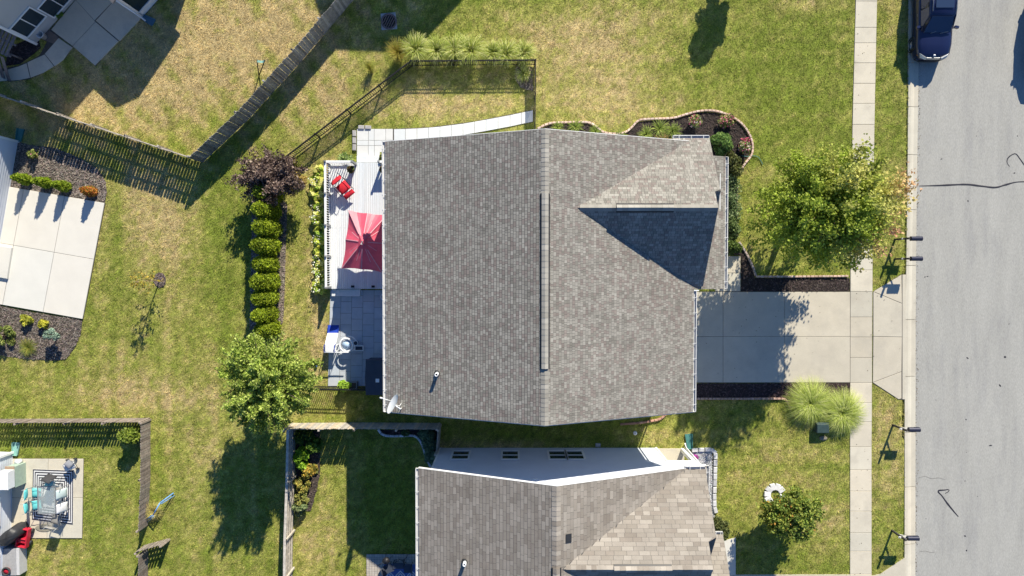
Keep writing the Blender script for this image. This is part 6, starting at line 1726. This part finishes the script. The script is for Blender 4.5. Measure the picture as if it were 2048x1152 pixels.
# cabinet, heat pump and steps against the wall
cb = P(36, 950, .5); cb.z = ZPt; t = thing('outdoor_cabinet', 'brown topped cabinet with pale green side against the lower left wall', 'cabinet', cb)
MB().box(cb + Vector((-.12, 0, .42)), (.5, 1.15, .84)).build('body', mk('sage_paint', (.36, .46, .38), rough=.7, var=.1), t); MB().cbox(cb + Vector((-.14, 0, .87)), (.5, 1.2, .06), .01).build('top', mk('brown_top', (.34, .25, .18), rough=.8, var=.15), t)
cb = P(22, 955, .9); o = thing('plastic_bin', 'white plastic bin standing on the brown cabinet', 'bin', (cb.x, cb.y, .95))
MB().cbox((cb.x, cb.y, 1.25), (.55, .95, .5), .06).build('bin', M['white_plastic'], o); MB().cbox((cb.x, cb.y, 1.53), (.6, 1.0, .06), .03).build('lid', M['white_plastic'], o)
o2 = P(40, 922, .15); t = thing('white_pail', 'small white lidded pail at the upper patio corner', 'bucket', (o2.x, o2.y, ZPt)); MB().lathe((o2.x, o2.y, ZPt), [(.12, 0), (.15, .3)], 16).build('pail', M['white_plastic'], t); MB().lathe((o2.x, o2.y, ZPt), [(.155, .3), (.155, .33), (0, .34)], 16).build('lid', M['white_plastic'], t)
hb = P(26, 1122, .5); t = thing('grey_bench', 'pale grey storage bench at the lower left edge', 'storage bench', (hb.x, hb.y, 0))
MB().box((hb.x - .05, hb.y, .3), (.95, 1.5, .6)).build('chest', mk('pale_grey_resin', (.55, .55, .56), rough=.7, var=.06), t); MB().cbox((hb.x - .1, hb.y, .63), (.72, 1.5, .05), .01).build('lid', mk('grey_lid', (.36, .36, .37), rough=.7, var=.08), t)
hb = P(12, 1143, .75); t = thing('round_basket', 'red and black round basket on the pale grey bench', 'basket', (hb.x, hb.y, .66))
torus(MB(), (hb.x, hb.y, .75), .2, .05, 24, 8).build('rim', M['black_cush'], t); MB().lathe((hb.x, hb.y, .66), [(.2, 0), (.2, .06), (0, .07)], 20).build('cushion', M['red_plastic'], t)
# flat rock shapes: stepping mat below the chair
o = MB().lathe((0, 0, 0), [(.4, 0), (.4, .012), (.36, .016), (0, .016)], 24).build('doormat', mk('tan_mat', (.30, .28, .22), rough=.95, var=.1)); o.location = P(88, 1056, ZPt); o.scale = (1.2, .55, 1); tag(o, 'tan oval mat below the striped rug', 'mat')

# ---------------------------------------------------------------- neighbour patio at the lower edge
zq = .045
t = thing('blue_rug', 'blue rug with white diamond pattern at the lower frame edge', 'rug', P(800, 1150, zq)); MB().prism(PP([(768, 1128), (845, 1128), (845, 1200), (768, 1200)]), zq, zq + .012).build('weave', mk('rug_blue', (.10, .16, .42), rough=.95, var=.1), t)
for ix in range(4):
    for iy in range(3):
        cx, cy = 778 + ix * 23, 1150 + iy * 26
        for k, s in ((10, 'a'), (5, 'b')):
            mb = MB(); q1 = PP([(cx - k, cy), (cx, cy - k), (cx + k, cy), (cx, cy + k)]); q2 = PP([(cx - k + 2.6, cy), (cx, cy - k + 2.6), (cx + k - 2.6, cy), (cx, cy + k - 2.6)])
            for j in range(4): mb.prism([q1[j], q1[(j + 1) % 4], q2[(j + 1) % 4], q2[j]], zq + .012, zq + .016)
            mb.build('diamond', M['rug'], t)
tq = P(795, 1135, .7); tq.z = 0; t = thing('side_table', 'dark rectangular table on the blue rug', 'table', tq + Vector((0, 0, zq)))
MB().cbox(tq + Vector((0, 0, .5)), (.62, .32, .05), .01).build('table_top', M['box_dark'], t)
for s in (-1, 1):
    for q in (-1, 1): MB().box(tq + Vector((s * .27, q * .12, .26)), (.04, .04, .46)).build('leg', M['black_metal'], t)
cq = P(816, 1138, .5); patio_c = Vector((cq.x, cq.y, zq)); 
def simple_chair(label, c, ang, m):
    t = thing('metal_chair', label, 'chair', c); f = Vector((math.cos(ang), math.sin(ang), 0)); s_ = Vector((-f.y, f.x, 0)); w = lambda a, b, z: Vector(c) + f * a + s_ * b + Vector((0, 0, z)); R_ = Matrix((f, s_, Vector((0, 0, 1)))).transposed()
    MB().box(w(0, 0, .42), (.46, .46, .04), M=R_).build('seat', m, t); MB().box(w(-.25, 0, .7), (.04, .46, .5), M=R_ @ Matrix.Rotation(-.2, 3, 'Y')).build('backrest', m, t)
    for a in (-.2, .2):
        for b in (-.2, .2): MB().tube([w(a, b, 0), w(a, b, .42)], .014, 5).build('leg', M['black_metal'], t)
simple_chair('dark metal chair right of the table on the blue rug', patio_c, math.pi, M['box_dark'])
cq = P(778, 1136, .4); simple_chair('dark blue chair left of the table on the blue rug', Vector((cq.x, cq.y, zq)), .4, M['box_dark'])
fp = P(774, 1118, .5); fp.z = zq; t = thing('charcoal_grill', 'small round charcoal grill with long handle on the paver patio', 'grill', fp)
MB().lathe(fp + Vector((0, 0, .55)), [(0, .0), (.16, .04), (.2, .14), (.2, .17), (.13, .26), (0, .3)], 20).build('kettle', M['black_metal'], t); MB().tube([fp + Vector((-.18, -.08, .7)), fp + Vector((-.48, -.28, .72))], .02, 6).build('handle', M['black_metal'], t)
for i in range(3): a = 2.1 * i; MB().tube([fp + Vector((.1 * math.cos(a), .1 * math.sin(a), .58)), fp + Vector((.24 * math.cos(a), .24 * math.sin(a), 0))], .012, 5).build('leg', M['black_metal'], t)
fr = P(812, 1120, .4); t = thing('folding_rack', 'thin dark folding rack at the top of the paver patio', 'rack', Vector((fr.x, fr.y, zq)))
for a, b in (((790, 1126), (800, 1118)), ((800, 1120), (808, 1121)), ((804, 1121), (814, 1115)), ((804, 1121), (809, 1127))): MB().tube([P(*a, .5), P(*b, .5)], .016, 5).build('bar', M['black_metal'], t)
for a in ((791, 1125), (813, 1116)): q = P(*a, .5); MB().tube([(q.x, q.y, zq), (q.x, q.y, .5)], .014, 5).build('leg', M['black_metal'], t)

# ---------------------------------------------------------------- cars
def suv(label, pos, body_col, seed=0, facing=-1, chrome=True):
    """SUV whose nose points to -Y; pos is the middle of the wheelbase on the ground"""
    t = thing('parked_car', label, 'car', pos); o = Vector(pos)
    pm = material('car_paint_%d' % seed, body_col, rough=.28, var=.04, scale=3, spec=.5, coat=.6)
    L, W = 4.75, 1.86
    def loft(secs, cap=True):
        mb = MB(); n = len(secs[0]); vs = [o + Vector(p) for s in secs for p in s]; fs = []
        for i in range(len(secs) - 1):
            for k in range(n): fs.append((i * n + k, i * n + (k + 1) % n, (i + 1) * n + (k + 1) % n, (i + 1) * n + k))
        if cap: fs += [tuple(range(n)), tuple(range((len(secs) - 1) * n, len(secs) * n))[::-1]]
        mb.smooth = True; mb.add(vs, fs); return mb
    def sec(y, hw, z0, zs, zt_, crown):   # y station, half width, bottom, shoulder, top centre
        h = [(-hw * .93, y, z0), (-hw, y, z0 + .18), (-hw, y, zs - .12), (-hw * .965, y, zs), (-hw * .8, y, zs + (zt_ - zs) * .75), (-hw * .4, y, zt_), (0, y, zt_ + crown),
             (hw * .4, y, zt_), (hw * .8, y, zs + (zt_ - zs) * .75), (hw * .965, y, zs), (hw, y, zs - .12), (hw, y, z0 + .18), (hw * .93, y, z0)]
        return h
    hw = W / 2
    body = loft([sec(-2.36, hw * .66, .42, .62, .66, .01), sec(-2.30, hw * .80, .30, .74, .82, .01), sec(-2.12, hw * .93, .24, .86, .93, .015), sec(-1.6, hw, .24, .93, 1.01, .02), sec(-.95, hw, .24, .98, 1.07, .02), sec(-.3, hw, .24, 1.0, 1.08, .0), sec(1.0, hw, .24, 1.02, 1.08, 0), sec(1.9, hw, .26, 1.03, 1.08, 0), sec(2.25, hw * .95, .32, 1.0, 1.06, 0), sec(2.37, hw * .86, .42, .92, .98, 0)])
    B = body.build('body', pm, t)
    def cs(y, hb, ht, zb, zt_):
        return [(-hb, y[0], zb), (-ht, y[1], zt_ - .05), (-ht * .88, y[1], zt_), (0, y[1], zt_ + .02), (ht * .88, y[1], zt_), (ht, y[1], zt_ - .05), (hb, y[0], zb)]
    cab = loft([cs((-1.02, -.35), hw * .86, hw * .70, 1.03, 1.55), cs((-.7, -.2), hw * .9, hw * .74, 1.03, 1.68), cs((.3, .3), hw * .93, hw * .76, 1.03, 1.74), cs((1.5, 1.4), hw * .93, hw * .75, 1.03, 1.72), cs((2.15, 1.85), hw * .88, hw * .70, 1.03, 1.62)])
    C_ = cab.build('cabin', pm, t)
    g = M['car_glass'] if 'car_glass' in M else M.setdefault('car_glass', material('car_glass', (.03, .05, .10), rough=.08, var=0, spec=.6))
    w = lambda x, y, z: o + Vector((x, y, z))
    MB().slab3([w(-.72, -1.04, 1.075), w(.72, -1.04, 1.075), w(.58, -.36, 1.585), w(-.58, -.36, 1.585)], (0, -.02, .035)).build('windscreen', g, t)
    MB().slab3([w(-.66, 2.17, 1.1), w(.66, 2.17, 1.1), w(.56, 1.92, 1.56), w(-.56, 1.92, 1.56)], (0, .03, .01)).build('rear_window', g, t)
    for s in (-1, 1):
        for (ya, yb, yc, yd) in ((-.85, .12, .12, -.32), (.2, 1.02, 1.0, .2), (1.1, 1.98, 1.75, 1.08)):
            MB().slab3([w(s * .835, ya, 1.08), w(s * .855, yb, 1.08), w(s * .725, yc, 1.6), w(s * .70, yd, 1.56)], (s * .025, 0, .012)).build('side_window', g, t)
        mr = MB(); mr.box(w(s * 1.02, -.78, 1.12), (.2, .12, .15), s * -.25); mr.tube([w(s * .88, -.8, 1.05), w(s * .98, -.78, 1.1)], .03, 6); mr.build('wing_mirror', pm, t)
        MB().slab3([w(s * .42, -2.32, .66), w(s * .72, -2.2, .7), w(s * .80, -2.0, .80), w(s * .68, -2.12, .86), w(s * .40, -2.26, .80)], (0, -.09, .09)).build('headlight', material('headlight', (.55, .57, .58), rough=.15, var=.1, spec=.6), t)
        MB().box(w(s * .78, -2.12, .74), (.12, .12, .06), s * .6).build('indicator', material('amber', (.6, .22, .03), rough=.3, var=.1), t)
        MB().box(w(s * .80, 2.3, .85), (.2, .08, .25)).build('tail_light', material('tail_red', (.3, .01, .01), rough=.3, var=.1), t)
        MB().tube([w(s * .62, -.15, 1.74), w(s * .63, .5, 1.79), w(s * .62, 1.5, 1.76)], .022, 6).build('roof_rail', M['grey_metal'], t)
        MB().box(w(s * (hw + .004), .1, .56), (.02, 2.3, .05)).build('side_moulding', M['dark_plastic'], t)
        for y in (-.32, .72): MB().box(w(s * (hw - .005), y + .25, .88), (.03, .16, .03)).build('door_handle', M['grey_metal'], t)
        for y in (-1.48, 1.42):
            wc_ = w(s * (hw - .12), y, .36); mb = MB(); mb.lathe(wc_, [(.2, -.11), (.33, -.11), (.36, -.07), (.36, .07), (.33, .11), (.2, .11)], 24, 'X', False); ty = mb.build('tyre', M['dark_plastic'], t)
            rm = MB(); rm.lathe(wc_, [(0, s * .085), (.06, s * .09), (.07, s * .075)], 14, 'X'); rm.lathe(wc_, [(.24, s * .10), (.225, s * .115), (.205, s * .09), (.2, s * .04), (0.0, s * .03)], 24, 'X')
            for k in range(7): a = k * 6.2832 / 7; rm.box(wc_ + Vector((s * .085, math.cos(a) * .13, math.sin(a) * .13)), (.03, .045, .18), M=Matrix.Rotation(-a + math.pi / 2, 3, 'X'))
            rm.build('rim', M['grey_metal'], ty)
            ar = MB(); ar.lathe(wc_ + Vector((s * .115, 0, 0)), [(.37, -.02), (.42, -.02), (.42, .012), (.37, .012)], 24, 'X', False); ar.build('wheel_arch', M['dark_plastic'], t)
    MB().slab3([w(-.38, -2.345, .62), w(.38, -2.345, .62), w(.36, -2.29, .82), w(-.36, -2.29, .82)], (0, -.03, .012)).build('grille', M['grey_metal'], t)
    MB().lathe(w(0, -2.2, .90), [(.06, -.02), (.06, .02), (0, .025)], 12).build('bonnet_badge', M['white_plastic'], t)
    bp = MB(); bp.slab3([w(-.8, -2.26, .30), w(-.5, -2.40, .30), w(.5, -2.40, .30), w(.8, -2.26, .30), w(.8, -2.26, .56), w(.5, -2.40, .58), w(-.5, -2.40, .58), w(-.8, -2.26, .56)][:4] , (0, 0, .24)); bp.build('bumper', M['dark_plastic'], t)
    MB().slab3([w(-.48, .02, 1.762), w(.48, .02, 1.762), w(.48, .62, 1.772), w(-.48, .62, 1.772)], (0, 0, .012)).build('sunroof', g, t)
    for s in (-1, 1): MB().tube([w(s * .25 - .1, -1.10, 1.105), w(s * .32 + .28, -1.0, 1.14)], .014, 5).build('wiper', M['grey_metal'], t)
    return t
fy_ = P(1875, 120, .7).y
suv('dark navy parked car with silver grille at the curb', (P(1829, 90, .36).x + .82, fy_ + 2.42, ZR), (.012, .018, .065), 1)
suv('dark car mostly beyond the right frame edge, seen by its shadow', (P(2054, 140).x + .95, P(2068, 160).y + 2.4, ZR), (.03, .03, .04), 2)
# ================================================================ LAWN
LX0, LX1, LY0, LY1 = -34.0, 24.0, -20.0, 18.0
dry_spots = [  # px centre, radii, dryness
    (380, 110, 190, 110, 1.15), (200, 210, 130, 50, .85), (560, 60, 120, 80, .7), (300, 400, 130, 60, .55), (330, 470, 60, 90, .85), (330, 640, 70, 60, .45), (250, 760, 200, 60, .5), (300, 800, 200, 30, .6),
    (450, 480, 60, 120, -.15), (430, 620, 70, 60, -.1), (600, 640, 50, 130, .5), (640, 700, 25, 90, .85), (620, 480, 30, 120, .3), (700, 200, 140, 60, .35), (640, 330, 60, 60, .6), (900, 215, 150, 25, .6), (900, 190, 160, 40, .55),
    (1200, 130, 140, 110, .70), (1200, 215, 120, 30, .75), (1120, 70, 150, 60, .5), (1560, 130, 150, 120, -.45), (1330, 20, 100, 40, .5), (1600, 15, 60, 20, .75), (1620, 220, 90, 70, -.2), (1785, 180, 30, 200, .0), (1780, 60, 30, 60, .5),
    (1780, 950, 35, 220, .40), (1780, 860, 30, 60, .55), (1500, 950, 150, 80, .25), (1660, 1060, 40, 60, .75), (1560, 900, 100, 50, .3), (1320, 870, 60, 30, .5), (1480, 1000, 60, 60, -.1), (1640, 520, 60, 30, .3),
    (620, 1090, 60, 60, .65), (660, 990, 40, 60, .2), (760, 1000, 80, 100, -.4), (1100, 870, 150, 20, -.2), (1000, 893, 150, 8, .8), (430, 900, 90, 60, .4), (380, 1050, 90, 80, .15), (230, 980, 60, 80, -.15), (190, 950, 25, 40, .6), (100, 1110, 60, 40, .35),
    (40, 320, 60, 60, .4), (120, 260, 100, 30, .3), (650, 820, 50, 20, .2), (290, 360, 80, 30, .5)]
def dryness(x, y):
    px = 1024 + x * FOC / CAM_H; py = 539 - y * FOC / CAM_H
    d = np.full(len(x), .24)
    for (a, b, rx, ry, k) in dry_spots:
        d += k * .62 * np.exp(-(((px - a) / rx) ** 2 + ((py - b) / ry) ** 2))
    d += (vnoise(x, y, .35) - .5) * .2 + (vnoise(x + 9, y, 1.1) - .5) * .12
    # mowing bands: across in the front and side lawns, up and down in the back lawn
    fr = (x > -4)
    d += np.where(fr, (vnoise(x * .15, y * 2.6, 1) - .5) * .40, (vnoise(x * 2.3, y * .15 + 7, 1) - .5) * .46)
    return d
def lawn_color(x, y, jitter):
    d = dryness(x, y)
    d = d + (vnoise(x, y + 5, 3.2) - .5) * .42 + (vnoise(x + 3, y, 8.0) - .5) * .55 + jitter
    ul = np.clip((-9.5 - x + (y - 8.5) * .93) / 1.5, 0, 1) * (y > 5.5)
    d = d + ul * (.16 + .22 * np.sin((x * .735 + y * .68) * 5.2 + 2.5 * vnoise(x, y, .6)))
    d = np.clip(d, 0, 1)[:, None]
    g0 = np.array([.25, .31, .042]); g1 = np.array([.43, .42, .105]); g2 = np.array([.64, .50, .24])
    c = np.where(d < .5, g0 + (g1 - g0) * d * 2, g1 + (g2 - g1) * (d - .5) * 2)
    k = (.80 + .40 * vnoise(x + 40, y, 5.0)) * (.74 + .52 * vnoise(x, y + 31, 11.0))
    return c * k[:, None]
nx, ny = 290, 190
gx, gy = np.meshgrid(np.linspace(LX0, LX1, nx), np.linspace(LY0, LY1, ny))
X = gx.ravel(); Y = gy.ravel()
Z = -.01 + .012 * (vnoise(X, Y, 1.5) - .5)
inr = inpoly(X, Y, NOGRASS[0])
Z[inr] = -.2
I = np.arange(nx * ny).reshape(ny, nx)
Q = np.stack([I[:-1, :-1].ravel(), I[:-1, 1:].ravel(), I[1:, 1:].ravel(), I[1:, :-1].ravel()], 1)
M['soil_grass'] = material('lawn_thatch', (1, 1, 1), .95, .25, 9, .8, 25, attr=True, fine=.35, fscale=14)
lawn = link_np('lawn', np_mesh('lawn', np.stack([X, Y, Z], 1), quads=Q, col=lawn_color(X, Y, np.zeros(len(X))) * .7, smooth=True), M['soil_grass'])
tag(lawn, 'patchy green and straw coloured lawn of all the yards', 'lawn', kind='structure')
NB = 620000
x = RNG.uniform(LX0, LX1, NB); y = RNG.uniform(LY0, LY1, NB)
keep = np.ones(NB, dtype=bool)
for poly in NOGRASS: keep &= ~inpoly(x, y, poly)
x = x[keep]; y = y[keep]; n = len(x)
# tufts: blades gather round clump centres
x += (vnoise(x, y, 4.0) - .5) * .12; y += (vnoise(x + 70, y, 4.0) - .5) * .12
a = RNG.uniform(0, 6.283, n); L = RNG.uniform(.05, .13, n); h = RNG.uniform(.015, .06, n); w = RNG.uniform(.008, .02, n)
V = np.zeros((n, 3, 3))
ca, sa = np.cos(a), np.sin(a)
V[:, 0] = np.stack([x - sa * w, y + ca * w, np.full(n, -.012)], 1)
V[:, 1] = np.stack([x + sa * w, y - ca * w, np.full(n, -.012)], 1)
V[:, 2] = np.stack([x + ca * L, y + sa * L, h], 1)
c = lawn_color(x, y, RNG.normal(0, .16, n)) * RNG.uniform(.55, 1.45, n)[:, None]
M['grass'] = material('grass_blade', (1, 1, 1), .7, 0, attr=True, trans=.35, spec=.2)
grass = link_np('grass', np_mesh('grass', V.reshape(-1, 3), tris=np.arange(n * 3).reshape(n, 3), col=np.repeat(c, 3, 0)), M['grass'])
tag(grass, 'short grass blades growing over the lawns', 'grass', kind='stuff')

# fallen leaves and grit gathered in the gutter and on the paving
n = 900
py_ = RNG.uniform(-20, 1170, n); kx = np.clip(RNG.normal(1.0, .12, n), .6, 1.25)
pts = [P(curb_x(b, k), b) for b, k in zip(py_, kx)]
pts += [P(RNG.uniform(1400, 1800), RNG.uniform(590, 760), .03) for _ in range(60)] + [P(RNG.uniform(1705, 1742), RNG.uniform(0, 1150), .035) for _ in range(60)]
C_ = np.array([(p.x, p.y, (ZR + .012 if i < n else .036)) for i, p in enumerate(pts)])
lit = link_np('leaf_litter', leaf_mesh('leaf_litter', C_, RNG.uniform(.015, .05, len(C_)), mixcol([(.16, .11, .06), (.10, .08, .05), (.22, .16, .08)], [1, 1, 1])(C_, RNG, None), 3.0, 1.4), M['mulch'])
tag(lit, 'dry leaf bits and grit gathered along the gutter', 'leaf litter', kind='stuff')
